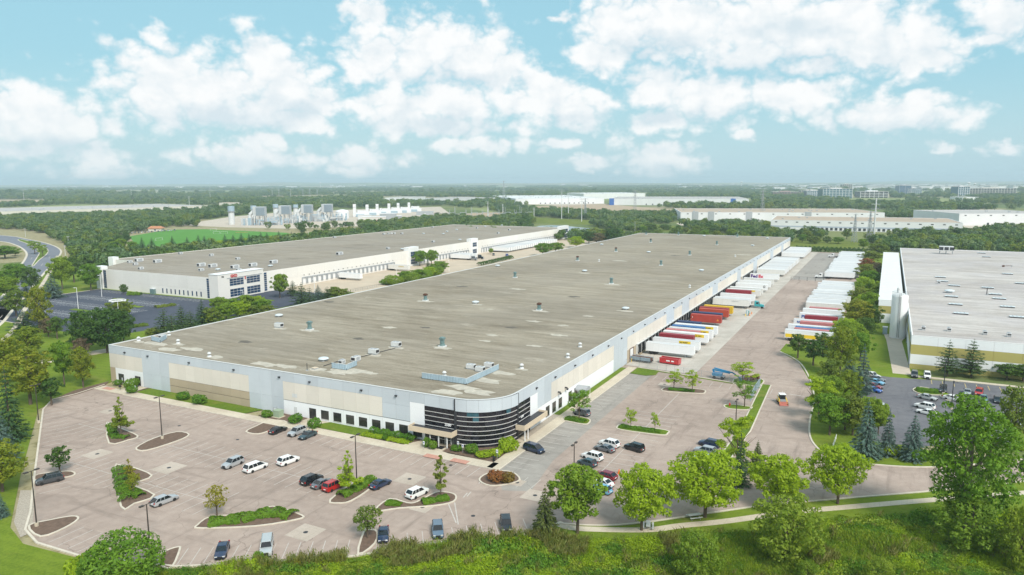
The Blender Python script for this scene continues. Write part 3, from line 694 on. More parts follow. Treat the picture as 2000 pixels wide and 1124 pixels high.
# ---------------------------------------------------------------- main warehouse
wh = thing('warehouse', 'long grey and cream concrete warehouse with a rounded black glass office corner and gravel roof', 'warehouse', B(0, 0), YAW)
RC = 10.0
arc = [(RC-RC*math.cos(t), RC-RC*math.sin(t)) for t in np.linspace(0, math.pi/2, 15)]
outline = arc[::1]+[(LB, 0), (LB, WB), (0, WB)]
def inset_outline(k):
    return [(RC-(RC-k)*math.cos(t), RC-(RC-k)*math.sin(t)) for t in np.linspace(0, math.pi/2, 15)]+[(LB-k, k), (LB-k, WB-k), (k, WB-k)]
obj('roof', MB().prism(inset_outline(.35), HB-1.2, HB-.22, sides=False), MAT['roof'], wh)
cp = MB(); O1, O2 = inset_outline(-.06), inset_outline(.36); n = len(O1)
for i in range(n):
    j = (i+1) % n
    cp.add([(*O1[i], HB), (*O1[j], HB), (*O2[j], HB), (*O2[i], HB), (*O2[i], HB-.24), (*O2[j], HB-.24), (*O1[i], HB-.12), (*O1[j], HB-.12)], [(0, 3, 2, 1), (3, 4, 5, 2), (6, 0, 1, 7)])
obj('parapet_coping', cp, MAT['ltgrey'], wh)
obj('wall', MB().prism(inset_outline(.3), -.2, HB-.25, top=False), MAT['joint'], wh)
# the precast panels, each its own slab; front wall runs along v, side wall along u
def fpanel(v0, v1, z0, z1, m, name='panel', th=.28):
    obj(name, MB().box(-th+.28, v0+.02, z0+.015, .3, v1-.02, z1-.015), MAT[m], wh)
def spanel(u0, u1, z0, z1, m, name='panel'):
    obj(name, MB().box(u0+.02, 0, z0+.015, u1-.02, .3, z1-.015), MAT[m], wh)
ZT, ZM = 8.5, 4.1
def cols(a, b, w): k = max(1, round(abs(b-a)/w)); return [(a+(b-a)*i/k, a+(b-a)*(i+1)/k) for i in range(k)]
for a, b in cols(114.8, 129.36, 3.6):
    fpanel(a, b, ZT, HB-.13, 'pgrey'); fpanel(a, b, ZM+.25, ZT, 'pcream')
fpanel(127.0, 129.36, -.1, ZM+.25, 'ptan')
for a, b in cols(114.8, 127, 4.1): fpanel(a, b, -.1, ZM+.25, 'pwhite')
for a, b in cols(103.5, 114.8, 3.77): fpanel(a, b, -.1, ZM, 'pgrey'); fpanel(a, b, ZM, HB-.13, 'pgrey')
for a, b in cols(72.9, 103.5, 3.4):
    fpanel(a, b, ZT, HB-.13, 'pgrey'); fpanel(a, b, ZM, ZT, 'pcream'); fpanel(a, b, 2.05, ZM-.06, 'ptan'); fpanel(a, b, -.1, 1.95, 'ptan')
for a, b in cols(61, 72.9, 4.0): fpanel(a, b, -.1, ZM, 'pgrey'); fpanel(a, b, ZM, HB-.13, 'pgrey')
for a, b in cols(30.1, 61, 3.86): fpanel(a, b, ZT, HB-.13, 'pgrey'); fpanel(a, b, ZM-.3, ZT, 'pcream'); fpanel(a, b, -.1, ZM-.36, 'pwhite')
for a, b in cols(22.3, 30.1, 3.9): fpanel(a, b, ZM-.3, 7.3, 'pgrey'); fpanel(a, b, 7.3, HB-.13, 'pgrey'); fpanel(a, b, -.1, ZM-.36, 'pwhite')
fpanel(18.3, 22.3, ZT, HB-.13, 'pgrey'); fpanel(18.3, 22.3, ZM, ZT, 'pwhite'); fpanel(18.3, 22.3, -.1, ZM, 'pwhite')
obj('dark_strip', MB().box(-.03, 22.3, ZM-.36, .05, 61, ZM-.28), MAT['dark'], wh)  # dark strip standing just proud of the wall above the white panels
FB = 8.15
for a, b in cols(10.2, 18.3, 4.05): fpanel(a, b, FB, HB-.13, 'pgrey')
for a, b in cols(RC-.2, 16.8, 3.3): spanel(a, b, FB, HB-.13, 'pgrey')
for a, b in cols(16.8, 20.9, 4.1): spanel(a, b, FB, HB-.13, 'pgrey'); spanel(a, b, ZM, FB, 'pwhite'); spanel(a, b, -.1, ZM, 'pwhite')
for a, b in cols(20.9, 28.9, 4.0): spanel(a, b, ZM, HB-.13, 'pgrey'); spanel(a, b, -.1, ZM, 'pwhite')
for a, b in cols(28.9, 75.4, 3.6): spanel(a, b, ZT, HB-.13, 'pgrey'); spanel(a, b, ZM, ZT, 'pcream'); spanel(a, b, -.1, ZM-.05, 'pwhite')
for a, b in cols(75.4, 88.3, 4.3): spanel(a, b, -.1, 5.5, 'pgrey'); spanel(a, b, 5.5, HB-.13, 'pgrey')
side = [(88.3, 134.6, 0), (134.6, 145.6, 1), (145.6, 157.6, 0), (157.6, 169.6, 1), (169.6, 215, 0), (215, 227, 1), (227, 277.8, 0), (277.8, 289.3, 1), (289.3, 331, 0), (331, 345.4, 1), (345.4, 402.5, 0), (402.5, 417.7, 1), (417.7, 460, 0), (460, 473, 1), (473, LB, 0)]
for a, b, pier in side:
    for p, q in cols(a, b, 4.2 if a < 170 else 8.4):
        if pier: spanel(p, q, ZM, HB-.13, 'pgrey'); spanel(p, q, -.1, ZM-.05, 'pgrey')
        else: spanel(p, q, ZT, HB-.13, 'pgrey'); spanel(p, q, ZM, ZT, 'pcream'); spanel(p, q, -.1, ZM-.05, 'ptan')
for a, b in cols(30, WB, 14): obj('rear_panel', MB().box(LB-.3, a+.01, -.1, LB, b-.01, HB-.13), MAT['pgrey'], wh)
obj('side_wall', MB().box(.3, WB-.3, -.1, LB-.3, WB, HB-.13), MAT['pgrey'], wh)
obj('rear_wall', MB().box(LB-.3, .3, -.1, LB, 30, HB-.13), MAT['pgrey'], wh)
# office corner: curved fascia, dark panes between white bands
fa = MB(); R2 = RC+.32
def on_arc(t, r): return (RC-r*math.cos(t), RC-r*math.sin(t))
TS = np.linspace(0, math.pi/2, 7)
for i in range(6):
    q = MB(); ts = np.linspace(TS[i]+.0015, TS[i+1]-.0015, 4)
    for t0, t1 in zip(ts[:-1], ts[1:]):
        a0, a1, b0, b1 = on_arc(t0, R2), on_arc(t1, R2), on_arc(t0, RC-.2), on_arc(t1, RC-.2)
        q.add([(*a0, FB), (*a1, FB), (*a1, HB-.1), (*a0, HB-.1), (*b0, FB), (*b1, FB)], [(1, 0, 3, 2), (0, 1, 5, 4)])
    obj('fascia_panel', q, MAT['pgrey'], wh)
rowsz = [.25, 1.3, 2.35, 3.4, 4.5, 5.6, 6.7, 7.75]; rowsz = [0.1]+[FB-x for x in (7.4, 6.35, 5.3, 4.3, 3.25, 2.15, 1.1)]+[FB]
for r in range(8):
    z0, z1 = rowsz[r]+.03, rowsz[r+1]-.03
    for i in range(12):
        t0, t1 = math.pi/2*i/12+.002, math.pi/2*(i+1)/12-.002
        tm = (t0+t1)/2; a0, am, a1 = on_arc(t0, RC+.1), on_arc(tm, RC+.1), on_arc(t1, RC+.1)
        q = MB().add([(*a0, z0), (*am, z0), (*a1, z0), (*a0, z1), (*am, z1), (*a1, z1)], [(1, 0, 3, 4), (2, 1, 4, 5)])
        obj('pane', q, MAT['reflglass' if (r == 7 and i in (2, 3)) or (r, i) in ((6, 3), (7, 9)) else 'dglass'], wh)  # chosen panes carry the painted teal reflection
    for i in range(5):
        v0, v1 = 10.3+8.0*i/5+.02, 10.3+8.0*(i+1)/5-.02
        if not (r < 3 and i < 3): obj('pane', MB().box(-.02, v0, z0, .1, v1, z1), MAT['dglass'], wh)
        u0, u1 = 10.3+6.5*i/5+.02, 10.3+6.5*(i+1)/5-.02
        obj('pane', MB().box(u0, -.02, z0, u1, .1, z1), MAT['dglass'], wh)
for r in range(1, 8):
    z = rowsz[r]; q = MB(); ts = np.linspace(0, math.pi/2, 19)
    for t0, t1 in zip(ts[:-1], ts[1:]):
        o0, o1, i0, i1 = on_arc(t0, RC+.22), on_arc(t1, RC+.22), on_arc(t0, RC+.05), on_arc(t1, RC+.05)
        q.add([(*o0, z-.05), (*o1, z-.05), (*o1, z+.05), (*o0, z+.05), (*i0, z+.05), (*i1, z+.05), (*i0, z-.05), (*i1, z-.05)], [(1, 0, 3, 2), (3, 4, 5, 2), (0, 1, 7, 6)])
    obj('mullion_band', q, MAT['band'], wh)
    obj('mullion_band', MB().box(-.12, 10.0 if r > 2 else 15.6, z-.05, .05, 18.3, z+.05), MAT['band'], wh)
    obj('mullion_band', MB().box(10.0, -.12, z-.05, 16.8, .05, z+.05), MAT['band'], wh)
obj('corner_post', MB().box(-.3, 9.7, 0, .1, 10.3, HB-.15), MAT['dark'], wh)
obj('corner_post', MB().box(9.7, -.3, 0, 10.3, .1, HB-.15), MAT['dark'], wh)
# entrance canopies, glass doors, street number
def canopy(flip):
    def T(p): return (p[1], p[0], p[2]) if flip else p
    a, b = (9.6, 21.0) if not flip else (8.6, 20.9)
    q = MB(); q.box(-2.6, a, 2.75, -2.45, b, 3.95, T); q.box(-2.45, a, 2.75, -.32, a+.15, 3.95, T); q.box(-2.45, b-.15, 2.75, -.32, b, 3.95, T)
    obj('canopy_fascia', q, MAT['tan'], wh)
    obj('canopy_roof', MB().box(-2.45, a+.15, 3.45, -.13, b-.15, 3.55, T), MAT['dark'], wh)
    obj('canopy_soffit', MB().box(-2.45, a+.15, 2.76, -.13, b-.15, 2.82, T), MAT['tan'], wh)
    for p in ((11.0, 13.2, 15.4) if not flip else (9.4, 11.)):
        obj('canopy_post', MB().box(-2.35, p-.09, .1, -2.17, p+.09, 2.75, T), MAT['white'], wh)
canopy(False); canopy(True)
for v in (11.3, 12.9):
    dd = obj('entrance_door', MB().box(-.2, v, .12, -.1, v+1.4, 2.6), MAT['wglass'], wh)
    obj('door_frame', MB().box(-.24, v-.06, .12, -.09, v+.02, 2.7).box(-.24, v+1.38, .12, -.09, v+1.46, 2.7).box(-.24, v+.02, 2.6, -.09, v+1.38, 2.7).box(-.24, v+.02, 1.1, -.09, v+1.38, 1.2), MAT['white'], dd)
obj('door_mat', MB().box(-3.4, 11.7, .13, -1.6, 14.2, .15), MAT['black'], wh)
place_text('2580', .85, MAT['white'], wh, (-.16, 12.9, 4.35), (R(90), 0, R(-90)), .03, .03, 'street_number')
place_text('2580', .7, MAT['white'], wh, (11.6, -.16, 4.55), (R(90), 0, 0), .03, .03, 'street_number')
# office windows and doors
def fwin(v, z0, z1, w_=2.45, name='window'):
    f = obj(name, MB().box(-.02, v-w_/2, z0, .22, v+w_/2, z1), MAT['dark'], wh)
    obj('pane', MB().box(-.035, v-w_/2+.09, z0+.09, .0, v-.04, z1-.09).box(-.035, v+.04, z0+.09, .0, v+w_/2-.09, z1-.09), MAT['wglass'], f)
    obj('sill', MB().box(-.09, v-w_/2-.05, z0-.1, .0, v+w_/2+.05, z0-.01), MAT['band'], f)
def swin(u, z0, z1, w_=2.2):
    f = obj('window', MB().box(u-w_/2, -.02, z0, u+w_/2, .22, z1), MAT['dark'], wh)
    obj('pane', MB().box(u-w_/2+.09, -.035, z0+.09, u-.04, .0, z1-.09).box(u+.04, -.035, z0+.09, u+w_/2-.09, .0, z1-.09), MAT['wglass'], f)
    obj('sill', MB().box(u-w_/2-.05, -.09, z0-.1, u+w_/2+.05, .0, z0-.01), MAT['band'], f)
for k in range(8): fwin(47.6-k*3.9, .55, 2.75)
fwin(117.2, .2, 2.9, 2.4); 
swin(22.7, .9, 2.5); swin(26.7, .5, 3.1); swin(30.6, .5, 3.1); swin(34.5, .5, 3.1); swin(41, .5, 3.1); swin(45, .5, 3.1)
def fdoor(v, w_=2.0):
    d_ = obj('glass_door', MB().box(-.03, v-w_/2, .1, .2, v+w_/2, 2.75), MAT['dark'], wh)
    obj('pane', MB().box(-.045, v-w_/2+.1, .2, -.01, v-.05, 2.65).box(-.045, v+.05, .2, -.01, v+w_/2-.1, 2.65), MAT['wglass'], d_)
fdoor(51.5, 2.2); fdoor(124.6, 2.4)
obj('wall_louvre', MB().box(-.03, 56.4, 4.75, .1, 58.0, 5.7), MAT['ltgrey'], wh)
obj('service_door', MB().box(-.03, 56.6, .1, .1, 57.6, 2.3), MAT['ltgrey'], wh)
for v in (122, 112, 95, 78, 62, 52, 36, 26): obj('wall_light', MB().box(-.42, v-.28, 9.35, -.02, v+.28, 9.6).box(-.1, v-.12, 9.1, -.01, v+.12, 9.35), MAT['dark'], wh)
for u in (20, 31, 44, 57, 70, 82): obj('wall_light', MB().box(u-.28, -.42, 9.35, u+.28, -.02, 9.6).box(u-.12, -.1, 9.1, u+.12, -.01, 9.35), MAT['dark'], wh)
wl = MB().box(-.28, -.42, 9.35, .28, -.02, 9.6).mesh('wall_light', MAT['dark'])
for k in range(34): link('wall_light', wl, wh, (94+k*12.5, 0, 0))
for u in (33, 37.5): obj('camera_bracket', MB().box(u-.15, -.7, 4.9, u+.15, -.01, 5.2).box(u-.25, -.9, 4.5, u+.25, -.5, 4.9), MAT['dark'], wh)
# barrel awning over a side door
aw = MB(); 
for k in range(8):
    t0, t1 = math.pi*k/8, math.pi*(k+1)/8
    aw.add([(46-1.6*math.cos(t0), -3.2, 2.5+1.1*math.sin(t0)), (46-1.6*math.cos(t1), -3.2, 2.5+1.1*math.sin(t1)), (46-1.6*math.cos(t1), 0, 2.5+1.1*math.sin(t1)), (46-1.6*math.cos(t0), 0, 2.5+1.1*math.sin(t0))], [(0, 1, 2, 3)])
aw.add([(46-1.6*math.cos(math.pi*k/8), -3.2, 2.5+1.1*math.sin(math.pi*k/8)) for k in range(9)], [tuple(range(9))])
obj('barrel_awning', aw, MAT['mgrey'], wh)
for u in (44.5, 47.5): obj('awning_post', MB().tube((u, -3.1, .1), (u, -3.1, 2.5), .06), MAT['white'], wh)
# overhead drive-in door and loading docks
obj('overhead_door', MB().box(91, -.06, .05, 94.4, .1, 4.0), MAT['white'], wh)
obj('door_surround', MB().box(90.8, -.15, .0, 91, .1, 4.2).box(94.4, -.15, .0, 94.6, .1, 4.2).box(91, -.15, 4.0, 94.4, .1, 4.2), MAT['rust'], wh)
for u in (90.2, 95.2): obj('bollard', MB().tube((u, -.9, 0), (u, -.9, 1.3), .11), MAT['yellow'], wh)
dd = MB().box(-1.25, -.05, 1.25, 1.25, .05, 3.9).mesh('dock_door', MAT['ltgrey'])
sd = MB(); sd.box(-1.75, -.75, 1.0, -1.3, -.02, 4.3).box(1.3, -.75, 1.0, 1.75, -.02, 4.3).box(-1.3, -.75, 3.85, 1.3, -.02, 4.3); sd = sd.mesh('dock_shelter', MAT['black'])
shw = MB().box(-1.85, -.72, 1.0, -1.76, -.02, 4.4).box(1.76, -.72, 1.0, 1.85, -.02, 4.4).box(-1.85, -.72, 4.305, 1.85, -.02, 4.4).mesh('shelter_cover', MAT['ltgrey'])
bump = MB().box(-1.1, -.3, .75, -.6, -.02, 1.2).box(.6, -.3, .75, 1.1, -.02, 1.2).mesh('dock_bumper', MAT['rubber'])
DOCKS = [99.2+4.05*k for k in range(103)]
for u in DOCKS:
    if u > LB-5 or any(pier and a-1.2 < u < b+1.2 for a, b, pier in side if a > 260): continue
    d_ = link('dock_door', dd, wh, (u, 0, 0)); s_ = link('dock_shelter', sd, wh, (u, 0, 0)); link('shelter_cover', shw, s_); link('dock_bumper', bump, d_)

# ---------------------------------------------------------------- roof plant
ZR = HB-.22
def fan_stack(top):
    q = thing('exhaust_fan', 'x', 'roof vent'); protos.append(q)
    obj('curb', MB().cbox(0, 0, 0, 1.9, 1.9, .45), MAT['ltgrey'], q)
    obj('base', MB().lathe([(.85, .45), (.75, .9), (.6, 1.0)], 12), MAT['teal'], q)
    obj('drum', MB().lathe([(.62, 1.0), (.66, 1.3), (.66, 2.1), (.6, 2.2)], 12), MAT['teal'], q)
    obj('cap', MB().cbox(0, 0, 2.2, 1.5, 1.3, .55).lathe([(.7, 2.75), (.5, 2.95), (.1, 3.0)], 10), MAT[top], q)
    return q
fans = {'teal': fan_stack('teal'), 'rust': fan_stack('rust'), 'dark': fan_stack('dark')}
MAT['bluegrey2'] = M('pale_blue_grey_metal', (.58, .64, .67), .5, .1, 1., dirt=.15)
def mk_cap():
    q = thing('dome_vent', 'x', 'roof vent'); protos.append(q)
    obj('curb', MB().cbox(0, 0, 0, 1.9, 1.5, .5), MAT['mgrey'], q)
    obj('hood', MB().lathe([(1.3, .5), (1.42, .6), (1.25, .82), (.7, .98), (.1, 1.02)], 16), MAT['bluegrey2'], q)
    return q
capv = mk_cap()
def mk_pipe():
    q = thing('pipe_vent', 'x', 'roof vent'); protos.append(q)
    obj('flashing', MB().lathe([(.62, 0), (.5, .3), (.36, .35)], 10), MAT['ltgrey'], q)
    obj('pipe', MB().lathe([(.28, .35), (.28, .85)], 10), MAT['mgrey'], q)
    obj('cowl', MB().lathe([(.55, .85), (.5, 1.05), (.28, 1.25), (.05, 1.3)], 12), MAT['ltgrey'], q)
    return q
pipev = mk_pipe()
def mk_hvac(sx, sy, h):
    q = thing('rooftop_unit', 'x', 'air handler'); protos.append(q)
    obj('curb', MB().cbox(0, 0, 0, sx*.9, sy*.9, .35), MAT['mgrey'], q)
    obj('casing', MB().box(-sx/2, -sy/2, .35, sx/2, sy/2, h), MAT['ltgrey'], q)
    obj('intake_grille', MB().box(-sx/2-.03, -sy*.4, .55, -sx/2, sy*.4, h-.2), MAT['dark'], q)
    obj('condenser_fan', MB().lathe([(.42, h), (.42, h+.16), (.3, h+.17)], 12, (sx*.22, 0, 0)).lathe([(.42, h), (.42, h+.16), (.3, h+.17)], 12, (-sx*.22, 0, 0)), MAT['mgrey'], q)
    obj('access_panel', MB().box(-sx*.3, -sy/2-.02, .5, sx*.3, -sy/2, h-.15), MAT['mgrey'], q)
    return q
hvac = mk_hvac(2.6, 1.7, 1.5); hvacL = mk_hvac(4.6, 2.2, 2.0); hvacS = mk_hvac(1.5, 1.2, 1.2)
def mk_skylight():
    q = thing('smoke_hatch', 'x', 'roof hatch'); protos.append(q)
    obj('curb', MB().cbox(0, 0, 0, 4.4, 1.9, .4), MAT['dark'], q)
    obj('cover', MB().box(-2.3, -1.05, .4, 2.3, 1.05, .55), MAT['bluegrey2'], q)
    obj('rib', MB().box(-.05, -1.05, .55, .05, 1.05, .75).box(-1.2, -1.05, .55, -1.1, 1.05, .75).box(1.1, -1.05, .55, 1.2, 1.05, .75), MAT['bluegrey2'], q)
    return q
hatchp = mk_skylight()
ORD = ['first', 'second', 'third', 'fourth', 'fifth', 'sixth', 'seventh', 'eighth', 'ninth', 'tenth', 'eleventh', 'twelfth', 'thirteenth', 'fourteenth', 'fifteenth', 'sixteenth', 'seventeenth', 'eighteenth', 'nineteenth', 'twentieth']
for i in range(1, 10): ORD.append('twenty '+ORD[i-1])
ORD.append('thirtieth')
for i in range(1, 10): ORD.append('thirty '+ORD[i-1])
def on_roof(proto, pts, lab, grp, z=ZR, rot=YAW, dz=0, order='v'):
    """pts in pixels at roof level; the ordinal counts back from the front facade"""
    pts = sorted(pts, key=lambda p: guv(p[0], p[1], z)[0])
    for i, p in enumerate(pts):
        q = g(p[0], p[1], z); dup(proto, q, rot+(p[2] if len(p) > 2 else 0), label=lab % ORD[i], group=grp)
on_roof(fans['teal'], [(864, 678), (605, 645), (1194, 555), (1006, 543), (1291, 519), (1347, 499), (1400, 479), (1440, 464), (1325, 460)], 'teal mushroom exhaust fan on main roof, %s of its kind counting from the facade', 'teal roof exhaust fans')
on_roof(fans['rust'], [(831, 588), (1053, 607), (1128, 510), (1203, 492)], 'rust topped exhaust fan on main roof, %s of its kind counting from the facade', 'rusty roof exhaust fans')
on_roof(fans['dark'], [(1271, 474), (1262, 459)], 'black topped exhaust fan near rear of main roof, %s of its kind from the facade', 'black roof exhaust fans')
on_roof(capv, [(545, 619), (929, 593), (1222, 605), (1142, 531), (1267, 494), (1370, 530), (1470, 481), (632, 705), (1175, 479), (1375, 462), (972, 521), (1499, 467)], 'wide pale dome vent on main roof, %s of its kind counting from the facade', 'pale dome vents')
on_roof(pipev, [(348, 671), (271, 666), (330, 655), (409, 697), (1347, 562), (1170, 511), (1133, 678), (1109, 699), (1019, 720), (1436, 502), (868, 735)], 'small white capped pipe vent on main roof, %s of its kind counting from the facade', 'white pipe vents')
on_roof(hvac, [(545, 640, 1.57), (730, 692, 1.57), (774, 678, 1.57)], 'beige rooftop air unit standing alone on main roof, %s one from the facade', 'single rooftop air units')
dup(hvac, g(695, 706, ZR), YAW, .9, 'white rooftop unit inside the small corrugated screen on the main roof')
dup(hvacS, g(668, 712, ZR), YAW, 1., 'low rooftop condenser beside the white unit in the small screen')
for p, l in (((920, 721), 'beige condenser unit behind the long corrugated roof screen'), ((938, 726), 'beige condenser with dark grille beside the long roof screen'), ((955, 718), 'white condenser at the end of the long corrugated roof screen')):
    dup(hvac, g(p[0], p[1], ZR), YAW+1.57, .85, l)
def screen(pts, lab, h=1.5):
    q = thing('roof_screen', lab, 'screen', g(*pts[0], ZR))
    o = Vector(q.location); P = [g(x, y, ZR)-o for x, y in pts]
    for a, b in zip(P[:-1], P[1:]):
        L = (b-a).length; d = (b-a)/L; n = Vector((-d.y, d.x, 0)); k = max(2, int(L/.75)); sl = MB()
        for i in range(k):
            s0, s1 = a+d*(L*i/k), a+d*(L*(i+1)/k); m_ = (s0+s1)/2-n*.12
            e0, e1 = s0+d*.12, s1-d*.12
            for p0, p1 in ((s0, e0-n*.12), (e0-n*.12, e1-n*.12), (e1-n*.12, s1)):
                sl.add([(p0.x, p0.y, .2), (p1.x, p1.y, .2), (p1.x, p1.y, h), (p0.x, p0.y, h)], [(0, 1, 2, 3)])
        obj('corrugated_panel', sl, MAT['bluegrey'], q)
        obj('top_rail', MB().ribbon([a, b], .06, .06, h, h+.08), MAT['ltgrey'], q)
        for i in range(int(L/3)+1):
            s0 = a+d*(L*i/(int(L/3)+.001)); obj('leg', MB().tube((s0.x, s0.y, 0), (s0.x+n.x*.1, s0.y+n.y*.1, .9), .05, n=5), MAT['dark'], q)
screen([(824, 740), (911, 752), (974, 723)], 'long L-shaped corrugated screen on the main roof above the glass corner')
screen([(648, 720), (677, 724), (697, 715)], 'short corrugated screen round a rooftop unit above the office windows')
screen([(296, 666), (313, 670), (325, 663)], 'small pale screen with units at the outer corner of the main roof')
dup(hvac, g(318, 662, ZR), YAW, .8, 'white box unit behind the small screen at the roof corner')
rp = thing('antenna_pole', 'thin dark pole standing on the main roof by a flat hatch', 'pole', g(600, 724, ZR)); obj('mast', MB().tube((0, 0, 0), (0, 0, 1.9), .08), MAT['dark'], rp); obj('foot', MB().cbox(0, 0, 0, .6, .6, .12), MAT['mgrey'], rp)
rh = thing('access_hatch', 'flat tan access hatch on the main roof beside a thin pole', 'roof hatch', g(615, 721, ZR), YAW); obj('curb', MB().cbox(0, 0, 0, 1.3, 1.1, .3), MAT['mgrey'], rh); obj('lid', MB().cbox(0, 0, .3, 1.4, 1.2, .08), MAT['tan'], rh)

# pale worn patches of the roof sheet round the plant, walkway strip, scuppers
PATCH = M('bare_roof_patch', (.46, .42, .35), .95, .25, .7); DPATCH = M('tarred_roof_patch', (.12, .105, .085), .95, .3, .6)
rgp = random.Random(9)
def roof_patch(x, y, r, m_, sq=2.2):
    u, v = guv(x, y, ZR); P = []
    for k in range(14):
        t = 2*math.pi*k/14; q = r*rgp.uniform(.55, 1.15); P.append((u+q*math.cos(t), v+q*sq*math.sin(t)))
    obj('roof_patch', MB().prism(P, ZR-.1, ZR+.004+rgp.uniform(0, .004), sides=False), m_, wh)
for (x, y, r) in ((864, 680, 1.7), (605, 646, 1.8), (831, 589, 2.), (1053, 608, 2.), (1194, 556, 2.2), (680, 724, 2.6), (660, 728, 2.), (905, 757, 2.2), (948, 743, 2.4), (975, 728, 2.), (730, 694, 1.4), (774, 680, 1.4), (545, 642, 1.4), (348, 673, 1.4), (310, 672, 2.4), (330, 683, 2.2), (372, 682, 2.0), (420, 698, 1.6), (271, 668, 1.2), (960, 655, 1.2), (945, 666, 1.2), (620, 722, 1.6), (722, 729, 1.2), (868, 766, 2.0), (935, 766, 2.0), (520, 712, 2.2), (556, 716, 2.0), (1042, 628, 1.5), (1100, 636, 1.3), (1150, 618, 1.2), (1044, 676, 1.2), (1090, 655, 1.5), (1142, 534, 1.8), (930, 595, 1.6), (1222, 608, 1.6), (1019, 722, 1.), (760, 640, 1.5), (1010, 565, 1.8), (1210, 510, 2.4), (1450, 498, 3.)): roof_patch(x, y, r, PATCH)
for (x, y, r) in ((700, 662, 1.6), (480, 668, 2.), (1000, 640, 1.8), (830, 640, 1.6), (1120, 580, 2.2), (900, 560, 2.6), (1320, 500, 3.), (640, 590, 2.)): roof_patch(x, y, r, DPATCH, 1.3)
for a_, b_ in (((702, 699), (772, 681)), ((908, 752), (955, 727)), ((632, 716), (672, 703))):
    u0, v0 = guv(*a_, ZR); u1, v1 = guv(*b_, ZR); obj('conduit', MB().tube((u0, v0, ZR+.12), (u1, v1, ZR+.12), .09, n=6), MAT['dark'], wh)
# ---------------------------------------------------------------- second warehouse, across the truck yard
H2 = 10.9
w2 = thing('distribution_building', 'white concrete distribution building with blue-glazed office entrances behind the main warehouse', 'warehouse', B(0, 0), YAW)
U0, U1, V0, V1 = 120., 560., 222., 357.
obj('roof', MB().prism([(U0+.3, V0+.3), (U1-.3, V0+.3), (U1-.3, V1-.3), (U0+36, V1-.3), (U0+36, V1-18), (U0+.3, V1-40)], H2-1, H2-.25, sides=False), MAT['roof2'], w2)
obj('wall', MB().box(U0+.3, V0+.3, -.2, U1-.3, V1-41, H2-1.0), MAT['joint'], w2)
for a, b in cols(V0, V1-40, 7.3):
    obj('panel', MB().box(U0, a+.02, -.1, U0+.3, b-.02, 4.6), MAT['cream2'], w2); obj('panel', MB().box(U0, a+.02, 4.64, U0+.3, b-.02, H2), MAT['cream2'], w2)
for a, b in cols(U0+.3, U1, 11):
    obj('panel', MB().box(a+.02, V0, -.1, b-.02, V0+.3, 5.4), MAT['cream2'], w2); obj('panel', MB().box(a+.02, V0, 5.44, b-.02, V0+.3, H2), MAT['cream2'], w2)
obj('side_wall', MB().box(U0+36, V1-.3, -.1, U1, V1, H2), MAT['cream2'], w2); obj('rear_wall', MB().box(U1-.3, V0+.3, -.1, U1, V1-.3, H2), MAT['cream2'], w2)
obj('courtyard_wall', MB().box(U0+35.7, V1-18, -.1, U0+36, V1-.3, H2).box(U0+12, V1-34, -.1, U0+36, V1-33.7, H2-2), MAT['cream2'], w2)
obj('terrace_roof', MB().box(U0+2, V1-41, H2-2.6, U0+35, V1-20, H2-2.2), MAT['roofannex'], w2)
def glazed(fix, a0, b0, z0, z1, nx_, nz_, fl):
    """a frame with its panes on a face: fl 'u' -> face u=fix spanning v, 'v' -> face v=fix spanning u"""
    def bx(q, a, b, z, zz, d0, d1): return q.box(fix+d0, a, z, fix+d1, b, zz) if fl == 'u' else q.box(a, fix+d0, z, b, fix+d1, zz)
    f = obj('window_frame', bx(MB(), a0, b0, z0, z1, -.05, .1), MAT['band'], w2)
    for i in range(nx_):
        for j in range(nz_):
            obj('pane', bx(MB(), a0+(b0-a0)*i/nx_+.09, a0+(b0-a0)*(i+1)/nx_-.09, z0+(z1-z0)*j/nz_+.09, z0+(z1-z0)*(j+1)/nz_-.09, -.08, -.02), MAT['bglass'], f)
# corner office block
obj('entrance_tower', MB().box(U0-.7, V0-.8, -.1, U0+29, V0+5.5, 12.6), MAT['cream2'], w2)
obj('tower_cornice', MB().box(U0-.9, V0-1.0, 12.6, U0+29.2, V0+5.7, 12.8), MAT['white'], w2)
ft = V0-.8
for a in (6.5, 17.5):
    glazed(ft, U0+a, U0+a+9, 6.2, 9.8, 4, 3, 'v'); glazed(ft, U0+a, U0+a+9, .6, 4.6, 4, 3, 'v')
obj('ledge', MB().box(U0+5, ft-.25, 10.2, U0+28, ft-.02, 10.4), MAT['mgrey'], w2)
glazed(U0-.05, V0+6.3, V0+8.0, .5, 10.4, 1, 9, 'u'); glazed(V0-.05, U0+30, U0+32, .5, 10.4, 1, 9, 'v'); glazed(V0-.02, U0+44, U0+47, 1.2, 3.2, 2, 1, 'v')
place_text('GXO', 1.9, MAT['red'], w2, (U0+7.2, ft-.05, 10.55), (R(90), 0, 0), .06, .06, 'sign_lettering')
place_text('700', 1.0, MAT['dark'], w2, (U0+1.6, ft-.05, 11.0), (R(90), 0, 0), .04, .04, 'street_number')
obj('flag', MB().box(U0+16.2, ft-.3, 8.6, U0+16.8, ft-.25, 10.2), MAT['red'], w2)
obj('corner_pier', MB().box(U0-.7, V1-45, -.1, U0+3, V1-40, 12.4).box(U0+34, V1-4, -.1, U0+38, V1+.4, 12.4), MAT['white'], w2)
glazed(U0-.05, V1-48, V1-45.4, .5, 10.4, 1, 9, 'u')
for k in range(10): glazed(U0-.02, V0+12+k*3.2, V0+13+k*3.2, .8, 3.4, 1, 1, 'u')
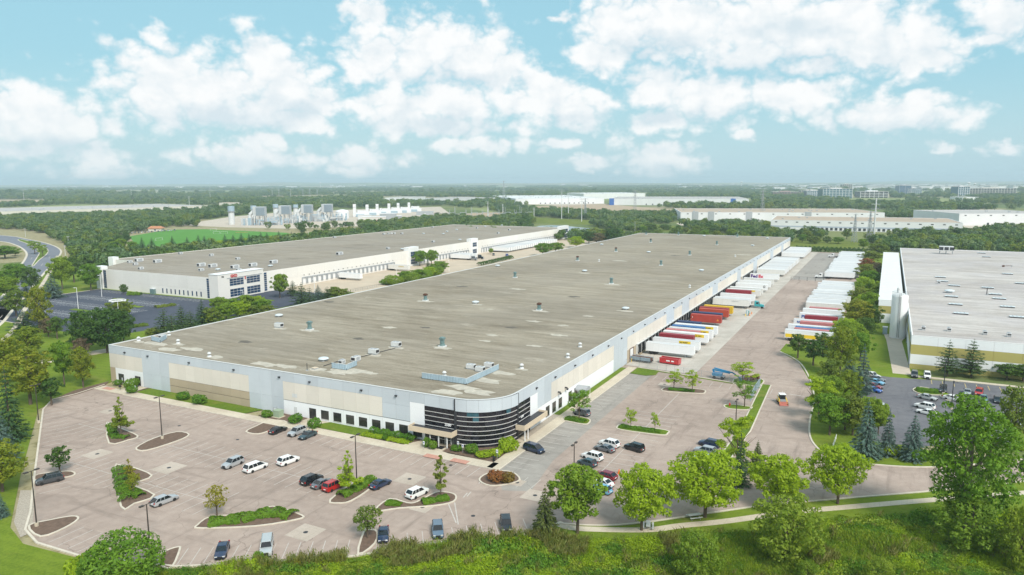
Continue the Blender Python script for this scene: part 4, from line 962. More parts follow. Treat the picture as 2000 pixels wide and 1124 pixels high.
for (u, wd_, wz) in ((281, 10, 1), (366, 9, 1), (545, 16, 0)):
    obj('entrance_tower', MB().box(u, V0-1.2, -.1, u+wd_*1.2, V0+3, 13.0), MAT['white'], w2)
    for z in (6.5, 1.2): glazed(V0-1.2, u+2.2, u+wd_*1.2-2.2, z, z+3.4, 3, 2, 'v')
d2 = MB().box(-1.3, -.06, 1.2, 1.3, .0, 4.0).mesh('dock_door', MAT['white']); s2 = MB().box(-1.85, -.5, .9, -1.35, -.02, 4.6).box(1.35, -.5, .9, 1.85, -.02, 4.6).box(-1.35, -.5, 4.05, 1.35, -.02, 4.6).mesh('dock_shelter', MAT['mgrey'])
l2 = MB().box(-.2, -.4, 5.6, .2, -.02, 5.9).mesh('wall_light', MAT['dark'])
for u0, n_ in ((180, 21), (295, 17), (386, 36)):
    for k in range(n_):
        u = u0+k*4.2
        link('dock_door', d2, w2, (u, V0, 0)); link('dock_shelter', s2, w2, (u, V0, 0)); link('wall_light', l2, w2, (u, V0, 0))
Z2 = H2-.25
c1 = lambda x, y: (180+x/5.556, 480+y/5.556)
c3 = lambda x, y: (640+x/5.556, 370+y/5.556)
on_roof(hvacL, [c1(510, 175), c1(710, 188), c1(1185, 228), c1(1310, 238), c1(1550, 250), c1(1745, 228), c1(1970, 195), c3(130, 714)], 'large grey air handler on roof of second warehouse, %s unit from the near face', 'large units on the second roof', Z2)
on_roof(hvac, [c1(410, 190), c1(470, 215), c1(960, 96), c1(1295, 116), c1(1580, 155), c1(1185, 278), c1(1590, 280), c1(530, 262), c3(1145, 578), c3(655, 652), c3(610, 494), c3(805, 489), c3(1140, 418), c3(1850, 484), c3(1970, 448), c3(1620, 428), c3(75, 530)], 'small grey rooftop unit on second warehouse roof, %s of them from the near face', 'small units on the second roof', Z2)
on_roof(capv, [c1(1935, 228), c1(1365, 268), c3(1040, 486), c3(1295, 463), c3(1400, 443), c3(1435, 553), c3(1710, 408), c3(810, 655), c3(910, 635), c3(1255, 488), c3(1890, 395)], 'white dome vent on second warehouse roof, %s of its kind from the near face', 'dome vents on the second roof', Z2)
for i in range(9):
    q = c3(660+i*11, 488-(i % 3)*7); 
    if i in (0, 3, 6): dup(hvacS, g(*q, Z2), YAW+i, 1.2, 'small unit in the fenced plant cluster on second roof, %s along' % ORD[i//3], 'plant cluster on the second roof')

# ---------------------------------------------------------------- third warehouse with olive bands, its annex and silo
H3 = 10.5
w3 = thing('warehouse', 'white warehouse with two olive yellow bands and a stained pale roof beyond the visitor lot', 'warehouse', B(0, 0), YAW)
A0, A1, W0, W1 = 121.5, 452., -80.6, -210.
obj('roof', MB().box(A0+.3, W1, H3-1.2, A1-.3, W0-.3, H3-.2), MAT['roof3'], w3)
obj('parapet', MB().box(A0, W0-.32, H3-.2, A1, W0, H3+.05).box(A0, W1, H3-.2, A0+.3, W0-.33, H3+.05).box(A1-.3, W1, H3-.2, A1, W0-.33, H3+.05), MAT['white'], w3)
for z0, z1, m_ in ((-.1, 1.5, 'olive'), (1.5, 4.6, 'pwhite'), (4.6, 7.6, 'olive'), (7.6, H3-.2, 'pwhite')):
    for a, b in cols(W1, W0, 7.2): obj('panel', MB().box(A0, a+.02, z0+.012, A0+.3, b-.02, z1-.012), MAT[m_], w3)
    for a, b in cols(A0+.3, A1, 24): obj('panel', MB().box(a+.02, W0-.3, z0+.012, b-.02, W0, z1-.012), MAT[m_ if m_ != 'olive' or z0 > 1 else 'pwhite'], w3)
obj('wall', MB().box(A0+.3, W1, -.2, A1-.3, W0-.3, H3-1.3), MAT['joint'], w3)
obj('downpipe', MB().tube((A0+6, W0+.15, 0), (A0+6, W0+.15, H3), .12, n=6).tube((A0+40, W0+.15, 0), (A0+40, W0+.15, H3), .12, n=6), MAT['mgrey'], w3)
an = thing('annex', 'long white low annex with white metal roof along the olive banded warehouse', 'annex', B(0, 0), YAW)
obj('roof', MB().box(200, -79.5, 9.3, 425, -70.3, 9.5), MAT['roofannex'], an)
for z0, z1, m_ in ((-.1, 3.9, 'pwhite'), (3.9, 7.0, 'olive'), (7.0, 9.3, 'pwhite')):
    obj('panel', MB().box(200, -79.5, z0+.01, 200.3, -70.5, z1-.01), MAT[m_], an)
    for a, b in cols(200.3, 425, 25): obj('panel', MB().box(a+.02, -70.8, z0+.01, b-.02, -70.5, z1-.01), MAT[m_], an)
sl = thing('silo', 'tall white cylindrical silo with a caged ladder against the olive banded warehouse', 'silo', B(171, -77.6), YAW)
obj('tank', MB().lathe([(2.75, 0), (2.75, 15.6), (2.5, 16.1)], 28), MAT['white'], sl)
obj('roof_cone', MB().lathe([(2.5, 16.1), (1.2, 16.6), (.3, 16.7)], 20), MAT['ltgrey'], sl)
obj('ladder', MB().box(-2.95, .2, .5, -2.85, .3, 17).box(-2.95, -.3, .5, -2.85, -.2, 17), MAT['dark'], sl)
rl_ = MB()
for k in range(20):
    t = 2*math.pi*k/20; rl_.tube((2.6*math.cos(t), 2.6*math.sin(t), 16), (2.6*math.cos(t), 2.6*math.sin(t), 17.1), .04, n=4)
    t2 = 2*math.pi*(k+1)/20; rl_.tube((2.6*math.cos(t), 2.6*math.sin(t), 17.1), (2.6*math.cos(t2), 2.6*math.sin(t2), 17.1), .05, n=4)
obj('guard_rail', rl_, MAT['mgrey'], sl)
obj('filter_housing', MB().lathe([(.6, 16.6), (.6, 18.3), (.3, 18.6)], 12, (1.0, .6, 0)), MAT['ltgrey'], sl)
t = thing('transformer_cabinet', 'grey metal cabinet on the pad beside the white silo', 'cabinet', B(176, -73.4), YAW)
obj('cabinet', MB().box(-1.2, -.8, 0, 1.2, .8, 2.6), MAT['mgrey'], t); obj('door', MB().box(-1.24, -.7, .2, -1.2, .7, 2.4), MAT['bluegrey'], t); obj('lid', MB().box(-1.3, -.9, 2.6, 1.3, .9, 2.7), MAT['ltgrey'], t)
Z3 = H3-.2
c5 = lambda x, y: (1690+x/3.745, 460+y/3.745)
on_roof(hatchp, [c5(*p)+(1.57,) for p in ((550, 310), (565, 340), (650, 372), (630, 452), (660, 510), (700, 577), (895, 388), (950, 436), (980, 468), (1040, 528), (1110, 603), (885, 160), (850, 132), (1040, 286), (1140, 356))], 'blue-grey roof hatch on pale stained roof, %s of its kind from the olive wall', 'hatches on the pale roof', Z3)
on_roof(hvacS, [c5(*p) for p in ((425, 693), (612, 702), (875, 726), (1050, 742), (538, 354))], 'small box unit on the pale stained roof, %s of its kind from the olive wall', 'small units on the pale roof', Z3)
dup(capv, g(*c5(615, 420), Z3), YAW, 1.4, 'pale dome vent standing alone on the stained third roof')
ct = thing('cooling_tower', 'large grey cooling unit on stilts at the rear edge of the pale roof', 'cooling tower', g(*c5(590, 136), Z3), YAW)
obj('casing', MB().box(-2.5, -4, 2.2, 2.5, 4, 5.0), MAT['ltgrey'], ct)
for y in (-3, 0, 3): obj('louvre', MB().box(-2.56, y-1.2, 2.6, -2.5, y+1.2, 4.6), MAT['dark'], ct)
for x in (-2.2, 2.2):
    for y in (-3.6, 0, 3.6): obj('leg', MB().tube((x, y, 0), (x, y, 2.2), .14, n=6), MAT['mgrey'], ct)
ob = thing('roof_crane', 'small orange hoist frame on the pale stained roof', 'hoist', g(*c5(1035, 232), Z3), YAW)
obj('boom', MB().tube((0, -2.4, .9), (0, 2.4, .5), .12, n=6), MAT['rust'], ob); obj('base', MB().cbox(0, 1.6, 0, 1, 1, .9), MAT['rust'], ob); obj('counterweight', MB().cbox(0, -2.2, .3, .7, .7, .6), MAT['mgrey'], ob)
fp = thing('vent_mast', 'black vertical flue on a pale hatch of the stained roof', 'flue', g(*c5(888, 437), Z3), YAW); obj('flue_pipe', MB().tube((0, 0, 0), (0, 0, 2.8), .16), MAT['dark'], fp); obj('flue_base', MB().cbox(0, 0, 0, .9, .9, .2), MAT['mgrey'], fp)

# ---------------------------------------------------------------- far warehouses and offices
def far_wh(lab, a, b, depth, h, roofm, wallm, band=None, doors=0, wins=0, accent=None, parapet=.4):
    """front face between two ground pixels, running back by depth metres"""
    A, D = g(*a), g(*b); L = (D-A).length; d = (D-A)/L; ang = math.atan2(d.y, d.x)
    q = thing('warehouse', lab, 'warehouse', A, ang)
    obj('wall', MB().box(0, 0, -.2, L, depth, h), wallm, q)
    obj('roof', MB().box(.8, .8, h-.1, L-.8, depth-.8, h+.08), roofm, q)
    obj('parapet', MB().box(-.1, -.1, h, L+.1, .8, h+parapet).box(-.1, .8, h, .8, depth, h+parapet).box(L-.8, .8, h, L+.1, depth, h+parapet).box(.8, depth-.8, h, L-.8, depth+.1, h+parapet), wallm, q)
    if band: obj('stripe', MB().box(-.06, -.06, h*band[0], L+.06, .0, h*band[1]), band[2], q)
    dm = MB().box(-1.4, -.12, .6, 1.4, -.0, 3.6).mesh('dock_door', MAT['dark'])
    for k in range(doors): link('dock_door', dm, q, (L*(.25+.65*(k+.5)/doors), 0, 0))
    wm = MB().box(-1.3, -.1, h-2.6, 1.3, -.0, h-1.5).mesh('window', MAT['wglass'])
    for k in range(wins): link('window', wm, q, (L*(k+.5)/wins, 0, 0))
    vm = MB().box(-1.3, -1, h, 1.3, 1, h+1.3).mesh('roof_vent', MAT['mgrey'])
    rg = random.Random(int(L)); 
    for k in range(int(L*depth/2600)): link('roof_vent', vm, q, (rg.uniform(8, L-8), rg.uniform(8, depth-8), 0))
    if accent:
        for s_, e_, m_ in accent: obj('entrance_block', MB().box(L*s_, -.8, -.1, L*e_, 4, h+1.2), m_, q)
    return q
BL = M('royal_blue_panel', (.03, .12, .42), .6, .1); FW = M('far_white_wall', (.72, .72, .73), .8, .06, .1); FC = M('far_cream_wall', (.62, .58, .52), .8, .06, .1)
LB_ = M('light_blue_band', (.42, .47, .56), .8, .05)
far_wh('long white warehouse with blue-grey stripe and tan roof behind the tree belt', (1505, 449), (1879, 457), 105, 11.5, MAT['rooftan'], FW, (.30, .45, LB_), 26, 17)
far_wh('white warehouse with tan roof partly behind the striped warehouse', (1329, 432), (1727, 434), 150, 12.5, MAT['rooftan'], FW, None, 0, 14, [(.06, .09, MAT['mgrey']), (.14, .17, MAT['mgrey']), (.33, .36, MAT['mgrey']), (.62, .65, MAT['mgrey'])])
far_wh('white warehouse with stepped parapet at the edge of the far tree belt', (1872, 441), (2070, 441), 120, 15, MAT['roofgrey'], FW, None, 8, 8)
far_wh('long white warehouse with two royal blue entrance blocks beyond the cleared earth', (1190, 401), (1462, 402), 260, 15, MAT['roofgrey'], FW, None, 14, 0, [(0, .035, BL), (.875, .91, BL)])
far_wh('long white warehouse with white roof beyond the cleared earth', (1007, 399.5), (1180, 398), 420, 14, MAT['roofannex'], FW, None, 12, 0)
far_wh('white boxes of a stepped warehouse on the far wood edge', (1140, 389), (1260, 388), 200, 17, MAT['roofannex'], FW)
far_wh('grey-white warehouse half hidden by trees beyond the power plant', (752, 396), (806, 396), 160, 13, MAT['roofgrey'], FW, None, 12)
far_wh('second grey-white warehouse half hidden by trees beyond the plant', (830, 396), (925, 397.5), 160, 12, MAT['roofgrey'], FW, None, 14)
far_wh('low white warehouse with wide pale roof by the road trees', (-60, 427), (408, 411), 210, 9.5, MAT['roofgrey'], FC, None, 20)
far_wh('small white office building among the trees behind the plant', (685, 403), (726, 403), 60, 9, MAT['roofannex'], FW)
far_wh('low white building behind the plant stacks', (624, 399), (672, 399), 50, 8, MAT['roofannex'], FW)
far_wh('low white building behind the tall filter houses', (530, 400), (590, 400), 50, 8, MAT['roofannex'], FW)
far_wh('tan roofed house among the trees near the first plant stack', (449, 404), (468, 403), 30, 9, M('clay_roof', (.42, .27, .18), .8), FC)
far_wh('low white shed in the far trees by the office towers', (1552, 397), (1598, 397), 60, 9, MAT['roofgrey'], FW)
far_wh('low grey shed next to a white shed near the office towers', (1608, 394), (1632, 393), 60, 10, M('violet_grey_roof', (.25, .25, .32), .8), FW)
far_wh('long pale low building on the far plain beneath the water towers', (1880, 391), (1912, 391), 80, 8, MAT['roofgrey'], FW)
def office(lab, x0, x1, yb, h, floors, bays, gm, fm, depth=60):
    A, D = g(x0, yb), g(x1, yb); L = (D-A).length; d = (D-A)/L
    q = thing('office_building', lab, 'office building', A, math.atan2(d.y, d.x))
    obj('core', MB().box(0, 0, -.2, L, depth, h), gm, q)
    obj('roof', MB().box(-.5, -.5, h, L+.5, depth, h+1), MAT['roofgrey'], q); obj('plant_room', MB().box(L*.3, depth*.3, h+1, L*.7, depth*.7, h+4.5), fm, q)
    for k in range(bays+1): obj('column', MB().box(L*k/bays-.6, -1, -.2, L*k/bays+.6, -.02, h), fm, q)
    for k in range(1, floors): obj('spandrel', MB().box(.62, -.6, h*k/floors-.5, L-.62, -.01, h*k/floors+.5), fm, q)
OG = glass('office_glass', (.02, .10, .15), .15, .5); OB = glass('blue_office_glass', (.015, .07, .16), .15, .5)
office('wide blue-green glass office block with pale columns on the skyline side', 1607, 1664, 388, 30, 6, 9, OG, MAT['ltgrey'])
office('grey low office wing beside the blue-green glass block', 1576, 1605, 384, 20, 4, 8, OG, MAT['ltgrey'])
office('deep blue glass office cube on the far plain', 1756, 1779, 378.5, 34, 6, 2, OB, MAT['mgrey'])
office('grey office beside the deep blue glass cube', 1773, 1800, 378.5, 22, 4, 7, OG, MAT['ltgrey'])
office('white office block with dark bays near the blue-green offices', 1680, 1734, 387, 20, 4, 6, MAT['wglass'], FW)
office('pale office tower with open corner columns below the water towers', 1871, 1893, 385, 34, 6, 5, OG, FW)
office('long pale low office range below the water towers', 1893, 1984, 379, 22, 3, 16, MAT['wglass'], FC)
office('pale hotel block behind the blue-green glass office', 1645, 1664, 374, 36, 7, 5, MAT['wglass'], FC)
office('red brown low office range at the wood edge of the far plain', 1510, 1560, 383, 14, 3, 9, MAT['wglass'], M('red_brown_brick', (.32, .20, .17), .85))
office('pale range beside the red brown office on the far plain', 1565, 1600, 380, 16, 3, 8, MAT['wglass'], FC)
rg = random.Random(11)
blk = MB().box(-.5, 0, -.02, .5, .6, 1).mesh('wall', FW); blr = MB().box(-.52, -.02, 1, .52, .62, 1.04).mesh('roof', MAT['roofgrey'])
fb = thing('far_building', 'small pale building block on the far plain near the horizon', 'building', (0, 0, -200)); link('wall', blk, fb); link('roof', blr, fb); protos.append(fb)
for k in range(230):
    x = rg.choice([rg.uniform(1480, 1990), rg.uniform(1480, 1990), rg.uniform(1480, 1990), rg.uniform(20, 1480)]); y = rg.uniform(362.0, 373) if x > 1480 else rg.uniform(361, 369)
    p = g(x, y); h_ = rg.uniform(12, 22)
    dup(fb, p, rg.uniform(-.5, .5), (rg.uniform(30, 120), rg.uniform(30, 90), h_), label='small pale building block on the far plain near the horizon', group='pale buildings on the far plain')

# ---------------------------------------------------------------- water towers, pylons, masts
def water_tower(x, yb, yt, lab):
    p = g(x, yb); h = height_at(p, yt); q = thing('water_tower', lab, 'water tower', p)
    obj('stem', MB().lathe([(5, 0), (3, 5), (2.6, h*.75), (5, h*.8)], 12), FW, q); obj('tank', MB().lathe([(5, h*.78), (h*.2, h*.86), (h*.2, h*.93), (h*.12, h*.99), (.5, h)], 16), FW, q)
water_tower(1891, 372, 356, 'white water tower with wide tank on the skyline above the pale office tower'); water_tower(1903, 372, 358, 'slimmer white water tower beside the wide one on the skyline')
water_tower(1448, 366, 355, 'white water tower alone on the far wooded horizon'); water_tower(626, 366, 356, 'white water tower on the horizon beyond the lattice pylons')
def monopole(x, yb, yt, lab, arms=3, wdt=1.2):
    p = g(x, yb); h = height_at(p, yt); q = thing('transmission_pole', lab, 'power pole', p)
    obj('pole', MB().tube((0, 0, -.1), (0, 0, h), wdt*.7, wdt*.35, 8), MAT['ltgrey'], q)
    for k in range(arms):
        z = h*(.97-.11*k); obj('crossarm', MB().box(-h*.11, -.2, z-.2, h*.11, .2, z+.2), MAT['mgrey'], q)
    return q
monopole(1706, 473, 387, 'tall white transmission pole standing behind the tree belt near the pale roof', 3, 1.5)
for (x, yb, yt, l) in ((1097, 428, 372, 'tallest white transmission pole by the clearing beyond the roofs'), (1110, 427, 377, 'second white transmission pole beside the tallest one'), (1136, 433, 388, 'white transmission pole in front of the lattice pylon by the pond'), (1043, 428, 406, 'short white pole at the edge of the pond clearing'),
   (953, 422, 394, 'grey transmission pole among the plant switchgear'), (982, 424, 399, 'wide-armed grey transmission pole next to the switchgear'), (47, 392, 370, 'white power pole above the tan field near the far pale warehouse'), (257, 389, 370, 'white power pole over the far wood behind the pale warehouse'), (411, 392, 368, 'white power pole over the wood near the first plant stack'),
   (532, 389, 366, 'thick white pole in the far pale clearing'), (568, 386, 369, 'slim white pole in the far pale clearing'), (370, 403, 384, 'low wooden power pole at the end of the wide pale warehouse'), (50, 463, 446, 'wooden power pole beyond the bend of the road'), (135, 490, 462, 'wooden power pole at the path beside the road bend'), (36, 612, 581, 'wooden power pole with crossarm by the road'), (128, 502, 480, 'short wooden power pole near the road bend trees')):
    monopole(x, yb, yt, l, 2 if yb < 440 else 1, .9 if yb < 440 else .28)
def pylon(x, yb, yt, lab):
    p = g(x, yb); h = height_at(p, yt); q = thing('lattice_pylon', lab, 'pylon', p, .5)
    mb = MB(); b0 = h*.09; lv = [0, .18, .34, .48, .6, .7, .8, .9, 1.]
    def rad(t): return b0*(1-t)**1.1+h*.012
    for i in range(len(lv)-1):
        for k in range(4):
            a0, a1 = math.pi/4+k*math.pi/2, math.pi/4+(k+1)*math.pi/2
            P = lambda a, t: (rad(t)*math.cos(a), rad(t)*math.sin(a), h*t)
            mb.tube(P(a0, lv[i]), P(a0, lv[i+1]), .16, n=4, cap=False); mb.tube(P(a0, lv[i]), P(a1, lv[i+1]), .1, n=4, cap=False); mb.tube(P(a1, lv[i]), P(a0, lv[i+1]), .1, n=4, cap=False)
    obj('lattice_body', mb, MAT['steel'], q)
    for z in (.72, .84, .96):
        m_ = MB()
        for s_ in (-1, 1): m_.tube((0, 0, h*z), (s_*h*.14, 0, h*z), .16, n=4).tube((0, 0, h*(z+.035)), (s_*h*.14, 0, h*z), .12, n=4)
        obj('crossarm', m_, MAT['steel'], q)
for (x, yb, yt, l) in ((1668, 474, 418, 'steel lattice pylon in the tree belt, the shorter of two'), (1697, 475, 412, 'steel lattice pylon close to the tall white transmission pole'), (1143, 428, 388, 'steel lattice pylon by the clearing near the pond'), (1240, 414, 372, 'steel lattice pylon on the cleared earth before the blue entrance block'), (1488, 428, 372, 'steel lattice pylon in front of the tan roofed warehouses'),
   (984, 396, 352, 'tall lattice pylon beyond the switchgear'), (605, 386, 365, 'lattice pylon in the far pale clearing'), (545, 386, 369, 'lattice pylon at the edge of the far pale clearing'), (620, 386, 369, 'small lattice pylon at the end of the far clearing'), (592, 386, 370, 'narrow lattice pylon among far clearing poles')):
    pylon(x, yb, yt, l)

# ---------------------------------------------------------------- power plant
def at_px(lab, name, cat, x, y): return thing(name, lab, cat, g(x, y), YAW-.95)
def plant_stack(x, yb, yt, lab, r):
    p = g(x, yb); h = height_at(p, yt); q = thing('exhaust_stack', lab, 'stack', p)
    obj('flue', MB().lathe([(r, 0), (r, h*.72)], 14), MAT['ltgrey'], q); obj('silencer', MB().lathe([(r, h*.72), (r*1.12, h*.74), (r*1.12, h), (r*.9, h)], 14), MAT['bluegrey'], q)
    obj('platform', MB().lathe([(r*1.4, h*.7), (r*1.4, h*.715)], 14), MAT['mgrey'], q)
for x, yb, yt, l in ((453, 439, 403, 'grey cylindrical exhaust stack at the near end of the power plant'), (496, 428, 402, 'grey exhaust stack half behind the first filter house'), (539, 424, 399, 'grey exhaust stack between the first two filter houses'), (578, 421, 400, 'grey exhaust stack between the middle filter houses')): plant_stack(x, yb, yt, l, 4.0)
MAT['plantgrey'] = M('plant_grey_steel', (.46, .48, .49), .6, .1, .3, dirt=.2)
MAT['plantblue'] = M('filter_blue_grey', (.20, .27, .33), .6, .1)
def filter_house(x, yb, lab, k):
    p = g(x, yb); q = thing('filter_house', lab, 'air filter house', p, .12)
    w_, d_, zb, zt = 17, 12, 12.5, 25
    obj('casing', MB().box(-w_*.55, -d_/2, zb, w_*.38, d_/2, zt), MAT['plantgrey'], q)
    obj('louvre_wall', MB().box(-w_*.32, -d_/2-.4, zb+.8, w_*.36, -d_/2-.02, zt-.8), MAT['plantblue'], q)
    lf = MB()
    for i in range(9): lf.box(-w_*.32, -d_/2-.7, zb+1.2+i*1.2, w_*.36, -d_/2-.42, zb+1.5+i*1.2)
    f = obj('louvre', lf, MAT['mgrey'], q); f['kind'] = 'stuff'
    for xx in (-9, -3, 3, 6): obj('leg', MB().box(xx-.4, -d_/2+.5, 0, xx+.4, -d_/2+1.3, zb).box(xx-.4, d_/2-1.3, 0, xx+.4, d_/2-.5, zb), MAT['mgrey'], q)
    obj('duct', MB().tube((-9.5, 0, 19), (-15, 0, 14), 2.4, n=10).tube((-15, 0, 14), (-15, 0, 0), 2.4, n=10), MAT['ltgrey'], q)
    obj('turbine_enclosure', MB().box(-26, -4, 0, -11, 6, 9).box(9, -3, 0, 22, 5, 7), MAT['plantgrey'], q)
    pp = MB(); rg = random.Random(k)
    for i in range(70):
        xx, yy = rg.uniform(-24, 28), rg.uniform(-9, 6); hh = rg.uniform(1.5, 11)*rg.choice((.5, 1., 1.)); pp.mat(rg.choice((0, 0, 1, 2)))
        pp.box(xx, yy, 0, xx+rg.uniform(.4, 2.2), yy+1.2, hh)
    for i in range(8): xx = rg.uniform(-20, 18); zz = rg.uniform(2, 11); pp.tube((xx, -6, zz), (xx+rg.uniform(4, 10), -6, zz), .4, n=6)
    f = obj('pipework', pp, [MAT['bluegrey'], MAT['mgrey'], MAT['ltgrey']], q); f['kind'] = 'stuff'
for x, yb, l, k in ((511, 440, 'boxy air filter house on legs nearest the first stack of the plant', 1), (560, 436, 'second boxy air filter house in the plant row', 2), (603, 433, 'third boxy air filter house in the plant row', 3), (642, 431, 'boxy air filter house beside the round white tank', 4)): filter_house(x, yb, l, k)
p = g(669, 427); q = thing('storage_tank', 'wide round white storage tank with low dome in the power plant', 'tank', p)
obj('shell', MB().lathe([(10.5, 0), (10.5, 11)], 28), FW, q); obj('dome_roof', MB().lathe([(10.6, 11), (8, 13), (3, 14.3), (.3, 14.6)], 28), FW, q)
for i, (x, yb, yt) in enumerate(((693, 424, 399), (717.5, 421, 400), (737, 419, 399), (760, 417, 398), (778, 416, 397), (799, 414, 396))):
    p = g(x, yb); h = height_at(p, yt); q = thing('turbine_unit', 'white gas turbine with slim square stack, %s of six along the plant row' % ORD[i], 'gas turbine', p, .1)
    obj('stack', MB().box(-2.4, -2.4, 0, 2.4, 2.4, h), FW, q); obj('stack_cap', MB().box(-2.7, -2.7, h*.75, 2.7, 2.7, h*.8), MAT['ltgrey'], q)
    obj('enclosure', MB().box(2.4, -3.5, 0, 24, 3.5, 7), FW, q); obj('intake', MB().tube((6, 0, 7), (6, 0, 11), 2.2, n=10).box(8, -3, 7, 20, 3, 10.5), FW, q); obj('cooler', MB().box(3, -7, 0, 16, -3.52, 4.5), MAT['bluegrey'], q)
for x, yb, w_, h_, m_, l in ((730, 437, 33, 9, MAT['offwhite'], 'cream plant building with flat roof near the red block'), (758, 434, 24, 12, MAT['mgrey'], 'taller grey plant building behind the cream one'), (770, 433, 22, 8, MAT['mgrey'], 'grey plant building with white roof edge'), (743, 438.5, 18, 4.5, M('salmon_metal', (.52, .17, .13), .7), 'salmon red low block at the hedge of the plant'), (830, 421, 30, 6, MAT['mgrey'], 'grey low control building by the switchgear'), (712, 430, 20, 7, MAT['ltgrey'], 'pale box building below the first turbine stack')):
    q = thing('plant_building', l, 'building', g(x, yb), .12); obj('wall', MB().box(-w_/2, 0, -.1, w_/2, 14, h_), m_, q); obj('roof', MB().box(-w_/2-.3, -.3, h_, w_/2+.3, 14.3, h_+.4), FW if 'white' in l or 'cream' in l else m_, q); obj('door', MB().box(-1.5, -.12, 0, 1.5, -.01, 3.2), MAT['ltgrey'], q)
q = thing('switchgear', 'grey steel switchgear frames of the substation beside the power plant', 'substation', g(925, 430), .1)
for i in range(16):
    m_ = MB(); xx = -45+i*8.5
    for yy in (0, 26): m_.box(xx-.25, yy-.25, 0, xx+.25, yy+.25, 11+(i % 3)*4)
    m_.box(xx-.25, 0, 10, xx+.25, 26, 10.6); m_.box(xx, -.2, 9+(i % 2)*2, xx+8.5, .3, 9.6+(i % 2)*2); m_.box(xx+2, 4, 0, xx+4.5, 7, 4.5)
    obj('frame', m_, MAT['steel'], q)
# sports field goals and hut
for x, y, a, l in ((423, 457, .2, 'white football goal closest to the road on the sports field'), (417, 451, .4, 'white football goal at the far edge of the sports field'), (311, 470, 1., 'small white goal near the spruces of the sports field'), (438, 457, .3, 'small white frame on the sports field beside the goals')):
    q = thing('goal', l, 'goal', g(x, y), a); obj('goal_frame', MB().tube((-3.6, 0, 0), (-3.6, 0, 2.5), .1, n=5).tube((3.6, 0, 0), (3.6, 0, 2.5), .1, n=5).tube((-3.6, 0, 2.5), (3.6, 0, 2.5), .1, n=5), FW, q); obj('net_frame', MB().tube((-3.6, 0, 2.5), (-3.6, 1.8, 0), .05, n=4).tube((3.6, 0, 2.5), (3.6, 1.8, 0), .05, n=4).tube((-3.6, 1.8, .02), (3.6, 1.8, .02), .05, n=4), FW, q)
q = thing('pavilion', 'small pavilion with orange-brown roof beside the parked cars of the sports field', 'pavilion', g(303, 452), .1); obj('wall', MB().box(-8, 0, 0, 8, 8, 3.2), FC, q); obj('roof', MB().add([(-9, -1, 3.2), (9, -1, 3.2), (9, 9, 3.2), (-9, 9, 3.2), (-6, 4, 6), (6, 4, 6)], [(0, 1, 5, 4), (1, 2, 5), (2, 3, 4, 5), (3, 0, 4)]), M('orange_brown_roof', (.45, .2, .1), .8), q); obj('door', MB().box(-1, -.1, 0, 1, -.01, 2.2), MAT['dark'], q)
q = thing('pennant_bench', 'orange row of benches at the far side of the sports field', 'bench', g(472, 455), .1); obj('seat', MB().box(-7, 0, .4, 7, .6, .6), M('orange_wood', (.6, .25, .06), .7), q); obj('support', MB().box(-6.5, 0, 0, -6, .6, .4).box(6, 0, 0, 6.5, .6, .4), MAT['mgrey'], q)
# ---------------------------------------------------------------- cars
def wheel_meshes(r, w_):
    ty = smooth(MB().lathe([(r*.72, -w_/2), (r*.97, -w_/2), (r, -w_*.3), (r, w_*.3), (r*.97, w_/2), (r*.72, w_/2)], 14).mesh('tyre', MAT['rubber']))
    ri_ = MB().lathe([(r*.7, -w_*.42), (r*.7, w_*.44), (r*.45, w_*.40), (r*.15, w_*.46)], 14).mesh('rim', MAT['silver'])
    return ty, ri_
WT, WR = wheel_meshes(.34, .24)
# side profiles: body = list of (x, z top, half width); cab = (x at belt front, x roof front, x roof rear, x belt rear, roof height, belt height)
KINDS = {
 'sedan': dict(L=4.75, W=.90, body=[(2.37,.55,.72),(2.25,.70,.80),(1.5,.86,.89),(.75,.93,.90),(-1.35,.97,.90),(-2.15,.98,.85),(-2.37,.86,.74)], cab=(1.0,.25,-.95,-1.75,1.45,.94)),
 'suv': dict(L=4.75, W=.95, body=[(2.37,.62,.76),(2.25,.85,.86),(1.6,1.03,.94),(.95,1.08,.95),(-1.6,1.12,.95),(-2.25,1.12,.90),(-2.37,.9,.84)], cab=(1.1,.45,-1.75,-2.25,1.76,1.08)),
 'van': dict(L=5.0, W=.98, body=[(2.5,.6,.78),(2.4,.82,.88),(1.9,1.0,.96),(1.4,1.06,.98),(-1.8,1.08,.98),(-2.4,1.08,.95),(-2.5,.9,.88)], cab=(1.75,.7,-2.0,-2.42,1.78,1.05)),
 'wagon': dict(L=4.8, W=.91, body=[(2.4,.55,.74),(2.28,.74,.82),(1.55,.92,.90),(.85,.97,.91),(-1.5,1.0,.91),(-2.28,1.0,.87),(-2.4,.8,.8)], cab=(1.05,.35,-1.6,-2.25,1.56,.97)),
 'hatch': dict(L=4.2, W=.88, body=[(2.1,.55,.72),(2.0,.74,.80),(1.35,.92,.87),(.8,.97,.88),(-1.4,1.0,.88),(-2.0,1.0,.84),(-2.1,.8,.78)], cab=(1.0,.3,-1.3,-1.95,1.52,.97)),
 'boxy': dict(L=4.4, W=.93, body=[(2.2,.75,.84),(2.1,1.0,.90),(1.5,1.10,.93),(.8,1.13,.93),(-1.6,1.14,.93),(-2.1,1.14,.92),(-2.2,.9,.88)], cab=(.85,.5,-1.85,-2.1,1.82,1.13)),
 'pickup': dict(L=5.5, W=.98, body=[(2.75,.75,.84),(2.65,1.0,.92),(1.9,1.12,.97),(1.2,1.15,.98),(-1.0,1.15,.98),(-2.65,1.15,.96),(-2.75,1.0,.92)], cab=(1.25,.7,-2.45,-2.7,1.85,1.12)),
}
CM = {}
